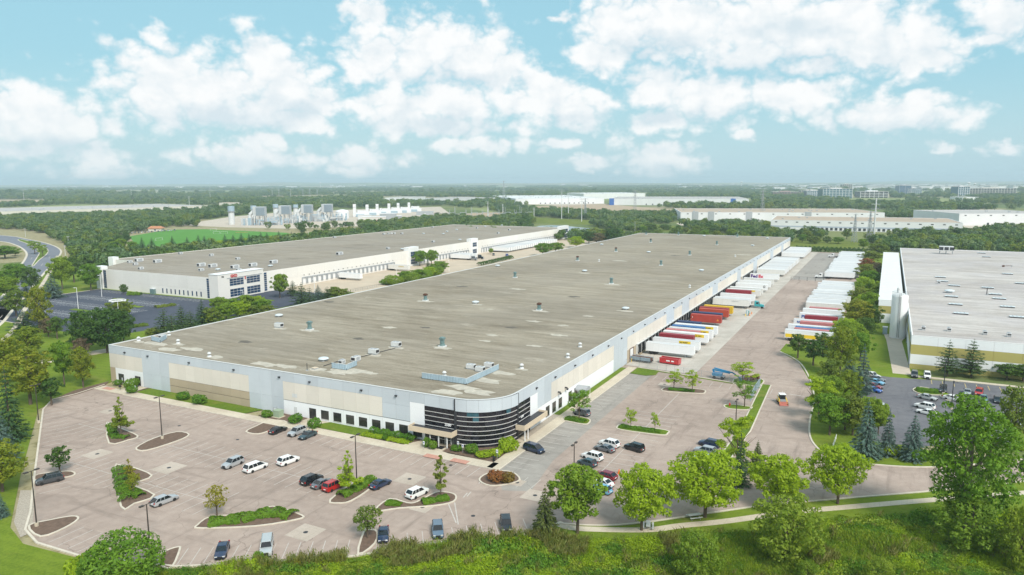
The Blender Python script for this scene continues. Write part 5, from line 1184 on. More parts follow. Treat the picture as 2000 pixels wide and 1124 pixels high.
def car_meshes(kind):
    if kind in CM: return CM[kind]
    K = KINDS[kind]; b = K['body']
    # lower body as a lofted shell
    q = MB(); ring = []
    for (x, zt, hw) in b:
        zb = .30 if abs(x) > K['L']/2-.2 else .22
        zc = min(zt-.06, .62)
        ring.append([(x, -hw*.93, zb), (x, -hw, zb+.16), (x, -hw, zc), (x, -hw*.95, zt-.03), (x, -hw*.80, zt), (x, hw*.80, zt), (x, hw*.95, zt-.03), (x, hw, zc), (x, hw, zb+.16), (x, hw*.93, zb)])
    vs = [p for r in ring for p in r]; m_ = 10; fs = []
    for i in range(len(ring)-1):
        for k in range(m_): fs.append((i*m_+k, i*m_+(k+1) % m_, (i+1)*m_+(k+1) % m_, (i+1)*m_+k))
    fs += [tuple(range(m_)), tuple(range((len(ring)-1)*m_, len(ring)*m_))[::-1]]
    q.add(vs, fs); body = q
    xf, rf, rr, xr, zr, zb = K['cab']; hw = K['W']; wb, wt = hw*.90, hw*.74
    # pillars and roof skin
    cabv = [(xf, -wb, zb), (xf, wb, zb), (xr, wb, zb), (xr, -wb, zb), (rf, -wt, zr-.05), (rf, wt, zr-.05), (rr, wt, zr-.05), (rr, -wt, zr-.05)]
    top = MB().add([(rf+.02, -wt-.02, zr-.06), (rf+.02, wt+.02, zr-.06), (rr-.02, wt+.02, zr-.06), (rr-.02, -wt-.02, zr-.06), (rf-.12, -wt*.82, zr), (rf-.12, wt*.82, zr), (rr+.12, wt*.82, zr), (rr+.12, -wt*.82, zr)], [(4, 5, 6, 7), (0, 1, 5, 4), (1, 2, 6, 5), (2, 3, 7, 6), (3, 0, 4, 7)])
    def lerp(a, b_, t): return tuple(a[i]+(b_[i]-a[i])*t for i in range(3))
    gl = MB()
    def pane(A, Bq, Cq, D, k0, k1):       # bottom A-B, top D-C, trimmed along its length
        gl.add([lerp(A, Bq, k0), lerp(A, Bq, k1), lerp(D, Cq, k1), lerp(D, Cq, k0)], [(0, 1, 2, 3)])
    gl.add(cabv, [(0, 1, 5, 4), (2, 3, 7, 6), (1, 2, 6, 5), (3, 0, 4, 7)])
    pil = []; e = .022
    def post(a, c, w_):
        a, c = Vector(a), Vector(c); s_ = 1 if a.y > 0 else -1
        pil.append(MB().tube(a+Vector((0, s_*e*.4, 0)), c+Vector((0, s_*e*.4, 0)), w_, n=4, cap=False))
    for s_ in (-1, 1):
        post((xf, s_*wb, zb), (rf, s_*wt, zr-.05), .045); post((xr, s_*wb, zb), (rr, s_*wt, zr-.05), .06)
        mids = (.36, .68) if kind in ('suv', 'van', 'wagon', 'pickup', 'boxy') else (.5,)
        for t in mids:
            post((xf-.5+(xr-xf+.7)*t, s_*wb, zb), (rf+(rr-rf)*t, s_*wt, zr-.05), .05)
    L2 = K['L']/2; zl = b[1][1]
    hd = MB(); tl = MB(); gr = MB()
    for s_ in (-1, 1):
        hd.box(L2-.22, s_*hw*.62-.2, zl-.18, L2-.03, s_*hw*.62+.2, zl-.02)
        tl.box(-L2+.03 if 0 else -L2-.01, s_*hw*.78-.12, .72, -L2+.2, s_*hw*.78+.12, 1.0)
    gr.box(L2-.06, -hw*.42, .42, L2+.01, hw*.42, zl-.08); 
    bp = [MB().box(L2-.12, -hw*.8, .24, L2+.03, hw*.8, .40), MB().box(-L2-.03, -hw*.8, .28, -L2+.12, hw*.8, .42)]
    pl = MB().box(-L2-.035, -.26, .60, -L2-.005, .26, .74)
    ub_ = MB().box(-L2+.3, -hw*.86, .13, L2-.3, hw*.86, .27)  # black box below the body, added to deepen the contact shadow
    CM[kind] = (body, top, gl, pil, hd, tl, gr, bp, pl, K, ub_); return CM[kind]
CMESH = {}
PAINTS = {'white': (.78, .78, .77), 'silver': (.46, .48, .50), 'grey': (.17, .18, .20), 'dgrey': (.075, .08, .088), 'black': (.012, .013, .016), 'navy': (.015, .03, .075), 'blue': (.02, .10, .42), 'lblue': (.16, .40, .58), 'red': (.42, .018, .016), 'maroon': (.19, .012, .025), 'teal': (.10, .22, .25), 'dteal': (.03, .06, .075), 'bluegrey': (.14, .20, .27), 'lightgrey': (.52, .54, .54)}
PM = {}
def car(kind, col, p, heading, lab, grp=None):
    body, top, gl, pil, hd, tl, gr, bp, pl, K, ub_ = car_meshes(kind)
    if col not in PM: PM[col] = paint('car_paint_'+col, PAINTS[col], .25, .35 if col in ('silver', 'grey', 'dgrey', 'bluegrey', 'lightgrey') else 0.)
    key = (kind, col)
    if key not in CMESH:
        CMESH[key] = [smooth(body.mesh('body', PM[col]), 35), top.mesh('roof_skin', PM[col]), [p_.mesh('pillar', PM[col]) for p_ in pil]]
        if kind not in CMESH: CMESH[kind] = [gl.mesh('windows', MAT['carglass']), hd.mesh('headlight', MAT['headl']), tl.mesh('tail_light', MAT['taill']), gr.mesh('grille', MAT['black']), [b_.mesh('bumper', MAT['black']) for b_ in bp], pl.mesh('number_plate', MAT['white']), ub_.mesh('underbody_shade', MAT['black'])]
    o = thing('car' if kind in ('sedan', 'hatch', 'wagon') else {'suv': 'suv', 'boxy': 'suv', 'van': 'minivan', 'pickup': 'pickup_truck'}[kind], lab, {'suv': 'suv', 'boxy': 'suv', 'van': 'minivan', 'pickup': 'pickup truck'}.get(kind, 'car'), p, heading, grp)
    A, Bq = CMESH[key], CMESH[kind]
    bd_ = link('body', A[0], o); link('roof', A[1], o); link('window', Bq[0], o); [link('pillar', p_, o) for p_ in A[2]]
    link('headlight', Bq[1], bd_); link('tail_light', Bq[2], bd_); link('grille', Bq[3], bd_); [link('bumper', b_, bd_) for b_ in Bq[4]]; link('number_plate', Bq[5], bd_); link('underbody_shade', Bq[6], o)
    for x in (K['L']*.30, -K['L']*.28):
        for s_ in (-1, 1):
            wv = link('wheel', WT, o, (x, s_*(K['W']-.10), .34)); wv.rotation_euler = (math.pi/2*-s_, 0, 0); rm = link('rim', WR, wv)
    return o
MAT['carglass'] = glass('car_window', (.012, .016, .02), .05, .7)
def carpx(kind, col, c, h, lab, grp=None, lift=.45):
    """c: pixel of the middle of the car (about .45 m up), h: a pixel towards its front"""
    p = g(c[0], c[1], lift); q = g(h[0], h[1], lift); p.z = 0
    return car(kind, col, p, math.atan2(q.y-p.y, q.x-p.x), lab, grp)
G1 = 'cars parked in the office lot'
for a in [
 ('suv', 'dgrey', (97, 938), (70, 944), 'dark grey suv alone in the stalls along the lawn kerb'),
 ('wagon', 'silver', (321, 978), (347, 968), 'silver wagon parked by the triangular planted island'),
 ('suv', 'silver', (455, 906), (436, 914), 'silver crossover alone beside a white minivan'),
 ('van', 'white', (499, 914), (520, 906), 'white minivan between the silver crossover and white suv'),
 ('suv', 'white', (563, 901), (582, 894), 'white suv with tan trim in the middle of the office lot'),
 ('sedan', 'black', (543, 841), (560, 834), 'black sedan by the mulch island next to the front walk'),
 ('suv', 'silver', (580, 845), (563, 852), 'silver suv between two black cars at the front walk'),
 ('sedan', 'dteal', (601, 851), (584, 858), 'black sedan third in the row at the front walk'),
 ('suv', 'black', (609, 938), (627, 930), 'black crossover beside a grey sedan and a red suv'),
 ('sedan', 'grey', (630, 945), (648, 937), 'grey sedan between the black crossover and red suv'),
 ('boxy', 'red', (651, 951), (668, 943), 'bright red boxy suv beside the planted island'),
 ('sedan', 'navy', (743, 946), (760, 938), 'dark navy sedan on the lamp post side of the planted island'),
 ('suv', 'white', (815, 964), (832, 956), 'white suv between the planted islands near the entrance'),
 ('sedan', 'navy', (434, 1076), (429, 1090), 'dark navy sedan facing the weeds at the lot edge'),
 ('pickup', 'lightgrey', (521, 1070), (519, 1086), 'grey pickup with white bed cap facing the weeds'),
 ('sedan', 'navy', (749, 1045), (748, 1058), 'dark blue sedan beside the mulch island facing the weeds'),
 ('suv', 'bluegrey', (855, 1037), (856, 1050), 'blue-grey suv alone in the stalls facing the weeds'),
 ('suv', 'black', (988, 1026), (990, 1040), 'black suv half hidden by weeds near the spruce'),
 ('van', 'navy', (1043, 878), (1062, 884), 'navy minivan alone by the walk beside the glass corner'),
 ('boxy', 'grey', (1136, 808), (1116, 803), 'grey boxy suv under the tree by the side wall'),
 ('suv', 'white', (1190, 868), (1172, 863), 'white suv behind a grey sedan in the side lot'),
 ('sedan', 'grey', (1181, 877), (1163, 872), 'grey sedan in front of a white suv in the side lot'),
 ('boxy', 'black', (1239, 876), (1221, 871), 'black boxy suv across the painted line from the white suv'),
 ('suv', 'white', (1157, 893), (1140, 888), 'white crossover beside a dark teal hatchback'),
 ('hatch', 'dteal', (1147, 905), (1131, 900), 'dark teal hatchback by the slim lamp post'),
 ('wagon', 'maroon', (1182, 930), (1165, 925), 'maroon wagon between two round maples'),
 ('sedan', 'white', (1176, 944), (1160, 939), 'white sedan partly behind the round green maple'),
 ('hatch', 'lblue', (1175, 957), (1160, 952), 'light blue hatchback behind the round green maple'),
 ('suv', 'navy', (1386, 868), (1368, 864), 'navy crossover behind the tall honey locust'),
 ('suv', 'silver', (1378, 882), (1360, 878), 'silver suv between lime maple and navy crossover'),
 ('sedan', 'white', (1376, 896), (1358, 892), 'white sedan screened by the lime maple crown')]:
    carpx(*a, G1)
G2 = 'cars parked in the visitor lot'
for a in [
 ('suv', 'dgrey', (1786, 733), (1786, 745), 'dark grey suv nose out beside the white suv by pines'),
 ('suv', 'white', (1811, 735), (1813, 747), 'white suv facing outward beside the big pines'),
 ('suv', 'black', (1842, 762), (1841, 774), 'black suv parked beside the shrub island of the visitor lot'),
 ('sedan', 'silver', (1889, 767), (1891, 780), 'silver sedan facing outward past the shrub island'),
 ('suv', 'red', (1912, 768), (1908, 780), 'red suv behind a teal sedan in the visitor lot'),
 ('sedan', 'teal', (1921, 779), (1923, 791), 'teal sedan next to the red suv'),
 ('sedan', 'black', (1948, 782), (1950, 794), 'black sedan last of the row facing outward'),
 ('sedan', 'lightgrey', (1811, 777), (1831, 781), 'pale silver sedan below the shrub island of the visitor lot'),
 ('sedan', 'white', (1861, 779), (1880, 783), 'white sedan behind the cottonwood near the black lamp post'),
 ('suv', 'white', (1806, 795), (1788, 791), 'white suv above a white sedan beside the cottonwood'),
 ('sedan', 'white', (1810, 806), (1792, 802), 'white sedan against the crown of the cottonwood'),
 ('suv', 'white', (1703, 735), (1721, 739), 'white suv at the end of the row by the blue spruce'),
 ('sedan', 'grey', (1712, 741), (1730, 745), 'grey sedan between white suv and light blue sedan'),
 ('sedan', 'lblue', (1711, 747), (1729, 751), 'light blue sedan in the row by the dark spruce'),
 ('sedan', 'maroon', (1706, 755), (1724, 759), 'maroon sedan between blue cars by the dark spruce'),
 ('sedan', 'blue', (1705, 762), (1723, 766), 'bright blue sedan lowest of the row by the dark spruce'),
 ('sedan', 'lightgrey', (1711, 788), (1729, 792), 'pale car half hidden behind the leafy trees by the visitor lot'),
 ('sedan', 'silver', (1993, 837), (2010, 842), 'silver sedan by the kerbed island at the visitor lot end')]:
    carpx(*a, G2)
carpx('sedan', 'silver', (71, 492), (60, 487), 'silver sedan driving on the curved divided road')
G3 = 'cars parked beside the sports field'
cl_ = ['white', 'navy', 'grey', 'white', 'dgrey', 'silver', 'black', 'white', 'bluegrey', 'white', 'dgrey', 'silver', 'white', 'navy']
for i, k in enumerate(cl_):
    x = 258+i*6.4; y = 455.5-i*.42
    carpx('suv' if i % 2 else 'sedan', k, (x, y), (x+1, y+3), 'distant parked car in the row along the sports field', G3)
for a in [('pickup', 'blue', (990, 499), (985, 495), 'blue truck in the yard of the second warehouse'), ('suv', 'dgrey', (964, 498), (966, 502), 'dark grey van-like car in the second warehouse yard')]: carpx(*a)

# ---------------------------------------------------------------- trailers (local x from the rear doors to the nose, built along x)
TWT, TWR = wheel_meshes(.5, .28)
TM = {}
def trailer_meshes(L, wall, roof, ribs=True):
    q = MB().box(0, -1.28, 1.22, L, 1.28, 4.05)
    r = MB().box(.02, -1.26, 4.052, L-.02, 1.26, 4.09)
    rb = MB()
    n_ = int(L/1.2)
    for k in range(n_+1):
        x = L*k/n_
        for s_ in (-1, 1): rb.box(max(.0, x-.03), s_*1.28-.012, 1.3, min(L, x+.03), s_*1.28+.012, 4.0)
    for s_ in (-1, 1): rb.box(-.01, s_*1.285-.02, 3.96, L+.01, s_*1.285+.02, 4.1); rb.box(-.01, s_*1.285-.02, 1.18, L+.01, s_*1.285+.02, 1.36)
    fr = MB().box(.3, -.55, .95, L-.4, -.4, 1.215).box(.3, .4, .95, L-.4, .55, 1.215)
    for k in range(6): fr.box(.6+k*L/6.5, -1.2, 1.06, .75+k*L/6.5, 1.2, 1.21)
    lg = MB().box(-.08, -.08, .08, .08, .08, 1.0).box(-.18, -.18, .0, .18, .18, .08)
    dr_ = MB().box(-.05, .02, 1.28, -.005, 1.22, 3.95)
    ub = MB().box(.1, -1.2, .5, .2, 1.2, .62).box(.1, -.7, .5, .2, -.6, 1.0).box(.1, .6, .5, .2, .7, 1.0)
    ax = MB().box(1.0, -.9, .42, 3.9, .9, .95)
    return q, r, rb, fr, lg, dr_, ub, ax
TWALL = {'white': M('white_trailer_skin', (.80, .81, .82), .45, .05, .3, dirt=.28, dirtcol=(.45, .42, .38)), 'offwhite': M('aged_trailer_skin', (.70, .69, .66), .5, .06, .3, dirt=.4, dirtcol=(.35, .32, .28)),
 'maroon': M('maroon_container', (.26, .022, .035), .55, .15, .6, dirt=.2), 'redbrown': M('red_container', (.38, .045, .03), .55, .15, .6, dirt=.2), 'orange': M('orange_red_container', (.42, .062, .032), .55, .12, .6), 'yellow': M('yellow_container', (.66, .42, .02), .55, .1, .6), 'blue': M('blue_container', (.04, .14, .33), .55, .12, .6), 'pink': M('faded_red_container', (.48, .17, .17), .6, .12, .6), 'navy': M('navy_container', (.02, .045, .12), .55, .12)}
def _roofm():
    m_, nt_ = new_mat('trailer_roof'); r_ = N(nt_, 'ShaderNodeObjectInfo').outputs['Random']; n_ = noise(nt_, pos(nt_, obj=True, scale=(.15, .8, 1)), 1., 5., .65)
    c_ = mixc(nt_, mrange(nt_, r_, 0., 1., t='LINEAR'), (.50, .51, .52), (.74, .74, .73)); c_ = mixc(nt_, mth(nt_, 'MULTIPLY', mrange(nt_, n_, .5, .75), .35), c_, (.36, .35, .33))
    out(nt_, pbr(nt_, c_, .55)); return m_
RLIGHT = _roofm()
def trailer(kind, u, v, lab, grp=None, L=16.1, rib=True, flip=False, name='trailer'):
    """u: its centre line, v: its rear end; it points away from the wall (towards -v)"""
    key = (kind, L)
    if key not in TM:
        q, r, rb, fr, lg, dr_, ub, ax = trailer_meshes(L, None, None)
        TM[key] = [q.mesh('cargo_box', TWALL[kind]), r.mesh('roof', TWALL[kind] if kind not in ('white', 'offwhite') else RLIGHT), rb.mesh('side_post', TWALL[kind]), fr.mesh('chassis', MAT['dark']), lg.mesh('landing_leg', MAT['mgrey']), dr_.mesh('rear_door', TWALL[kind]), ub.mesh('rear_guard', MAT['dark']), ax.mesh('bogie', MAT['dark'])]
        if rib: TM[key][2] = rb.mesh('side_post', TWALL[kind])
    T_ = TM[key]
    o = thing(name, lab, 'trailer' if name == 'trailer' else 'container', B(u, v), YAW-math.pi/2, grp)
    bx = link('cargo_box', T_[0], o); link('roof', T_[1], bx); link('side_post', T_[2], bx); ch = link('chassis', T_[3], o)
    link('rear_door', T_[5], bx); d2_ = link('rear_door', T_[5], bx); d2_.scale = (1, -1, 1); link('rear_guard', T_[6], ch)
    for s_ in (-1, 1): link('landing_leg', T_[4], ch, (L-2.7, s_*.75, 0))
    bg_ = link('bogie', T_[7], o)
    for x in (1.75, 3.05):
        for s_ in (-1, 1):
            wv = link('wheel', TWT, bg_, (x, s_*1.05, .5)); wv.rotation_euler = (math.pi/2*-s_, 0, 0)
            wr = link('rim', TWR, o, (x, s_*1.06, .5)); wr.rotation_euler = (math.pi/2*-s_, 0, 0)
    return o
def panel_sign(o, x0, x1, z0, z1, m_): return obj('sign_panel', MB().box(x0, -1.315, z0, x1, -1.295, z1), m_, o)
def on_side(o, s, size, x, z, m_, bold=.04, name='lettering'): return place_text(s, size, m_, o, (x, -1.32, z), (R(90), 0, 0), .012, bold, name)
YS = M('yellow_sign', (.80, .56, .03), .5, .05); BLK = M('black_lettering', (.02, .02, .02), .6); BLUEL = M('blue_lettering', (.03, .10, .36), .5); REDL = M('red_lettering', (.55, .02, .02), .5); PURL = M('purple_lettering', (.08, .02, .20), .5)
REDL2 = M('crimson_lettering', (.62, .02, .07), .5)
GT = 'trailers and containers at the loading docks'
dock = []
dock.append(trailer('white', 104.7, -1.6, 'plain white ribbed trailer at the dock beside the red skip', GT))
o = trailer('white', 112.6, -1.6, 'white trailer with yellow name panel behind the plain white one', GT); panel_sign(o, 9.2, 13.2, 3.0, 3.9, YS); on_side(o, 'J.B. HUNT', .62, 9.5, 3.2, BLK)
trailer('maroon', 120.6, -1.6, 'maroon container first in line between white trailers', GT, 12.2, name='container')
def jb(u, l):
    o = trailer('white', u, -1.6, l, GT); panel_sign(o, 11.6, 14.8, 2.9, 3.95, YS); on_side(o, 'J.B. HUNT', .5, 11.8, 3.2, BLK)
jb(125.6, 'white trailer with yellow panel next past the first maroon container')
trailer('pink', 129.2, -1.6, 'faded red container between two yellow panelled trailers', GT, 12.2, name='container'); jb(133.0, 'white trailer with yellow panel past the faded red container')
trailer('blue', 137.1, -1.6, 'blue container wedged between white trailers', GT, 12.2, name='container'); jb(141.0, 'white trailer with yellow panel past the blue container')
trailer('navy', 146.5, -1.2, 'low navy container deep in its dock past the blue one', GT, 9.0, name='container')
o = trailer('redbrown', 164., -2.4, 'red ribbed container on chassis standing free between empty docks', GT, 12.2, name='container'); on_side(o, '1', .9, .5, 2.6, MAT['white']); obj('hazard_sign', MB().add([(10.4, -1.31, 2.0), (11.4, -1.31, 2.0), (10.9, -1.31, 2.9)], [(0, 1, 2)]), M('orange_sign', (.7, .25, .03), .5), o)
trailer('dark' if 0 else 'navy', 169.2, -1.6, 'dark roofed container behind the free-standing red one', GT, 12.2, name='container')
trailer('orange', 178.6, -2.4, 'orange-red container past the free-standing red one', GT, 12.2, name='container'); trailer('maroon', 182.7, -1.6, 'maroon container beside the orange-red one', GT, 12.2, name='container'); trailer('yellow', 187.8, -2.4, 'yellow container at the end of the coloured row', GT, 12.2, name='container')
o = trailer('offwhite', 209.9, -1.6, 'off-white trailer with faint lettering near the green toilet', GT); on_side(o, 'INTERSTATE', .55, 8.5, 3.0, MAT['mgrey'], .0)
o = trailer('white', 213.9, -1.6, 'white trailer with a grey emblem coupled by the teal tractor', GT); on_side(o, 'A & S', .6, 9.5, 3.1, MAT['mgrey'], .0)
trailer('white', 226.3, -1.6, 'white trailer one bay past the teal tractor', GT)
trailer('maroon', 239.4, -1.6, 'single maroon container among the white trailers', GT, 12.2, name='container')
o = trailer('offwhite', 243.4, -1.6, 'off-white trailer with small yellow panel by the single maroon container', GT); panel_sign(o, 11.6, 13.6, 3.2, 3.95, YS)
trailer('offwhite', 250.3, -1.6, 'grey-sided trailer two bays past the single maroon container', GT)
o = trailer('white', 266.2, -1.6, 'white trailer with a round dark emblem near its nose', GT); obj('emblem', MB().tube((14.6, -1.3, 2.9), (14.6, -1.325, 2.9), .62, n=16), MAT['dark'], o); obj('emblem_ring', MB().tube((14.6, -1.326, 2.9), (14.6, -1.335, 2.9), .34, n=16), TWALL['white'], o)
trailer('white', 278.2, -1.6, 'white trailer next past the one with the round emblem', GT); trailer('offwhite', 289.8, -1.6, 'off-white trailer with dark top rail before the purple lettered one', GT)
o = trailer('white', 311.4, -1.6, 'white trailer with large purple and red lettering', GT); on_side(o, 'Fed', 2.6, .5, 1.75, PURL, .05); on_side(o, 'Ex', 2.6, 4.75, 1.75, REDL2, .05)
rr2 = random.Random(8)
PW = 'plain white trailer in the unbroken far row along the dock wall'; PG = 'plain white trailers of the far dock row'
for k in range(21): trailer('white' if k % 5 else 'offwhite', 335.7+k*4.05, -1.6+rr2.uniform(-.3, .1), 'plain white trailer at the docks, %s past the purple lettered one' % ORD[k], PG)
for k in range(14): trailer('white', 451.5+k*4.05, -1.6, 'plain white trailer in the last dock block, %s before the rear corner' % ORD[13-k], 'plain white trailers of the last dock block')
# parked row opposite
GP = 'trailers parked opposite the docks'
rr_ = random.Random(5)
o = trailer('white', 147.6, -40.8, 'white trailer with yellow side band behind the dark green trees', GP); panel_sign(o, .2, 15.9, 1.4, 2.7, YS)
trailer('pink', 151.5, -43.5, 'faded red container between two white trailers by the dark green trees', GP, 12.2, name='container'); trailer('blue', 154.6, -43.5, 'blue container tucked against the big plain parked trailer', GP, 12.2, name='container')
trailer('white', 158.3, -40.6, 'big plain white trailer, first fully seen of the parked row', GP)
trailer('pink', 166.5, -44, 'faded red container, second in the parked row', GP, 12.2, name='container')
o = trailer('white', 170.3, -41.3, 'white trailer with small blue letters behind the faded container', GP); on_side(o, 'RMO', 1.0, 1.2, 2.9, BLUEL)
trailer('maroon', 181.0, -44.3, 'deep maroon container in front of the blue lettered trailer', GP, 12.2, name='container')
o = trailer('white', 185.8, -41.8, 'white trailer with large blue letters at its drive end', GP); on_side(o, 'PURE', 1.7, .8, 2.2, BLUEL)
trailer('white', 197.7, -41.9, 'white trailer next past the large blue lettered one', GP)
trailer('pink', 202.5, -44, 'faded red container deep in the white parked row', GP, 12.2, name='container')
PR = 'plain white trailer in the long parked row opposite the docks'
for k in range(20):
    u = 215.8+k*4.15
    if k == 17:
        o = trailer('white', 285.5, -40.6, 'white trailer with blue letters and red stripe in the parked row', GP); on_side(o, 'PURE', 1.0, .6, 2.9, BLUEL); panel_sign(o, 5.2, 11.5, 2.9, 3.5, M('maroon_stripe', (.3, .03, .05), .5)); continue
    trailer('white' if k % 4 else 'offwhite', u, -41.6+rr_.uniform(-.9, .9), 'plain white parked trailer opposite the docks, %s past the faded container' % ORD[k], 'plain white trailers of the parked row')
for k in range(36): trailer('white', 339+k*4.05, -41.0+rr_.uniform(-1.2, 1.2), 'plain white parked trailer, %s beyond the gate across the drive' % ORD[k], 'plain white trailers of the far parked row')
# second warehouse yard trailers (rear to the wall v=222, pointing to -v)
o = trailer('offwhite', 258, 220.5, 'lone cream trailer at the docks of the second warehouse', None); on_side(o, 'SCHNEIDER', .8, 8.5, 2.8, MAT['lineyellow'])
trailer('white', 209, 220.5, 'white trailer roof behind the spruces at the second warehouse', None)
for k, u in enumerate((335, 339.2, 345)): trailer('white', u, 220, 'white trailer with tractor side by side behind the hedge, %s from the near face' % ORD[k], 'trailers by the hedge of the second warehouse')
for k in range(24): trailer('white', 400+k*4.2, 220.5, 'white trailer at the second warehouse docks, %s in its long row' % ORD[k], 'white trailers at the second warehouse')
# tractors
def tractor(col, p, rot, lab):
    m_ = paint('tractor_'+col, PAINTS.get(col, (.03, .33, .36)), .3); o = thing('tractor_unit', lab, 'truck', p, rot)
    cb = obj('cab', MB().add([(0, -1.1, .9), (2.2, -1.1, .9), (2.2, 1.1, .9), (0, 1.1, .9), (0, -1.05, 3.3), (1.7, -1.05, 3.1), (1.7, 1.05, 3.1), (0, 1.05, 3.3)], [(0, 3, 2, 1), (4, 5, 6, 7), (0, 1, 5, 4), (1, 2, 6, 5), (2, 3, 7, 6), (3, 0, 4, 7)]), m_, o)
    obj('windscreen', MB().add([(2.13, -.95, 2.0), (2.13, .95, 2.0), (1.78, .9, 2.95), (1.78, -.9, 2.95)], [(0, 1, 2, 3)]).box(.7, -1.12, 2.0, 1.7, -1.09, 2.8).box(.7, 1.09, 2.0, 1.7, 1.12, 2.8), MAT['carglass'], cb)
    obj('hood', MB().add([(2.2, -.95, .8), (4.2, -.8, .8), (4.2, .8, .8), (2.2, .95, .8), (2.2, -.9, 2.0), (4.0, -.7, 1.7), (4.0, .7, 1.7), (2.2, .9, 2.0)], [(4, 5, 6, 7), (0, 1, 5, 4), (1, 2, 6, 5), (2, 3, 7, 6)]), m_, o)
    obj('grille', MB().box(4.15, -.5, .85, 4.22, .5, 1.6), MAT['silver'], o); obj('bumper', MB().box(4.0, -1.1, .45, 4.4, 1.1, .8), MAT['silver'], o); obj('chassis', MB().box(-4, -.5, .6, 4, .5, .95), MAT['dark'], o)
    for s_ in (-1, 1): obj('exhaust', MB().tube((-.15, s_*.95, .9), (-.15, s_*.95, 3.6), .09, n=6), MAT['silver'], o)
    for x in (3.3, -2.2, -3.5):
        for s_ in (-1, 1):
            wv = link('wheel', TWT, o, (x, s_*.98, .5)); wv.rotation_euler = (math.pi/2*-s_, 0, 0); link('rim', TWR, wv)
tractor('tealx', B(213.9, -19.6), YAW-math.pi/2, 'teal tractor unit coupled to a white trailer at the docks')
tractor('white', B(337.5, -39.0), YAW+math.pi/2, 'white tractor unit standing at the gap of the parked row')
tractor('white', B(470, -37), YAW+math.pi/2, 'white tractor unit near the far end of the parked row')
tractor('grey', B(335, 202), YAW-math.pi/2, 'grey tractor unit under trees in the second warehouse yard')
tractor('black', B(345, 202), YAW-math.pi/2, 'black tractor unit coupled behind the hedge')

# ---------------------------------------------------------------- yard things
q = thing('dumpster', 'bright red roll-off skip beside the plain white trailer', 'skip', g(1309, 711), YAW-math.pi/2-.12)
W_ = MB(); 
for s_ in (-1, 1): W_.box(-3.2, s_*1.15-.06, .35, 3.2, s_*1.15+.06, 1.9)
W_.box(-3.2, -1.08, .35, -3.1, 1.08, 1.9).box(3.1, -1.08, .35, 3.2, 1.08, 1.9).box(-3.1, -1.08, .35, 3.1, 1.08, .45)
bdy = obj('bin', W_, MAT['red'], q); rb = MB()
for k in range(9): rb.box(-3.0+k*.75, -1.27, .4, -2.88+k*.75, -1.215, 1.8)
obj('side_rib', rb, MAT['red'], q); obj('top_rail', MB().box(-3.25, -1.28, 1.9, 3.25, -1.02, 2.0).box(-3.25, 1.02, 1.9, 3.25, 1.28, 2.0), MAT['red'], q); obj('skid', MB().box(-3.2, -.6, 0, 3.2, -.45, .35).box(-3.2, .45, 0, 3.2, .6, .35), MAT['dark'], q); obj('waste', MB().box(-3.0, -1.0, 1.2, 3.0, 1.0, 1.45), MAT['mgrey'], q)
obj('side_decal', MB().box(-.9, -1.285, 1.0, .3, -1.272, 1.4).box(.8, -1.285, 1.0, 1.7, -1.272, 1.4), MAT['white'], q)
q = thing('scrap_trailer', 'dark slatted flatbed bin by the overhead door and yellow bollards', 'bin', g(1253, 707), YAW-math.pi/2-.1)
obj('bed', MB().box(-3.6, -1.1, .5, 3.6, 1.1, .7), MAT['dark'], q)
for k in range(4): obj('slat', MB().box(-3.6, -1.16, .75+k*.28, 3.6, -1.1, .93+k*.28), MAT['bluegrey'], q)
for k in range(4): obj('slat', MB().box(-3.6, 1.1, .75+k*.28, 3.6, 1.16, .93+k*.28), MAT['bluegrey'], q)
obj('load', MB().box(-3.4, -1.0, .7, 3.4, 1.0, 1.6), MAT['rust'], q)
for x in (-3.5, 0, 3.5): obj('post', MB().box(x-.06, -1.2, .3, x+.06, -1.165, 1.9).box(x-.06, 1.165, .3, x+.06, 1.2, 1.9), MAT['dark'], q)
for x in (-1.5, 1.5):
    for s_ in (-1, 1): wv = link('wheel', TWT, q, (x, s_*.8, .35)); wv.scale = (.7,)*3; wv.rotation_euler = (math.pi/2, 0, 0)
q = thing('portable_toilet', 'teal portable toilet at the edge of the concrete apron', 'toilet', g(1460, 616), YAW)
tl_ = M('teal_plastic', (.02, .28, .27), .5); obj('cabin', MB().box(-.6, -.6, .1, .6, .6, 2.1), tl_, q); obj('roof', MB().box(-.63, -.63, 2.1, .63, .63, 2.2).box(-.5, -.5, 2.2, .5, .5, 2.35), MAT['bluegrey2'], q); obj('door', MB().box(-.64, -.4, .2, -.61, .4, 2.0), MAT['bluegrey2'], q); obj('skid', MB().box(-.6, -.6, 0, .6, .6, .1), MAT['dark'], q)
for i, (x, y) in enumerate(((1456, 618), (1464, 617), (1468, 614))):
    q = thing('safety_barrel', 'orange and yellow safety barrel around the teal toilet', 'barrel', g(x, y), 0, 'barrels around the toilet'); obj('barrel', MB().lathe([(.3, 0), (.28, .5), (.24, 1.0)], 10), M('barrel_orange', (.75, .22, .02), .5) if i else MAT['yellow'], q); obj('reflective_band', MB().lathe([(.3, .45), (.29, .62)], 10), MAT['white'], q)
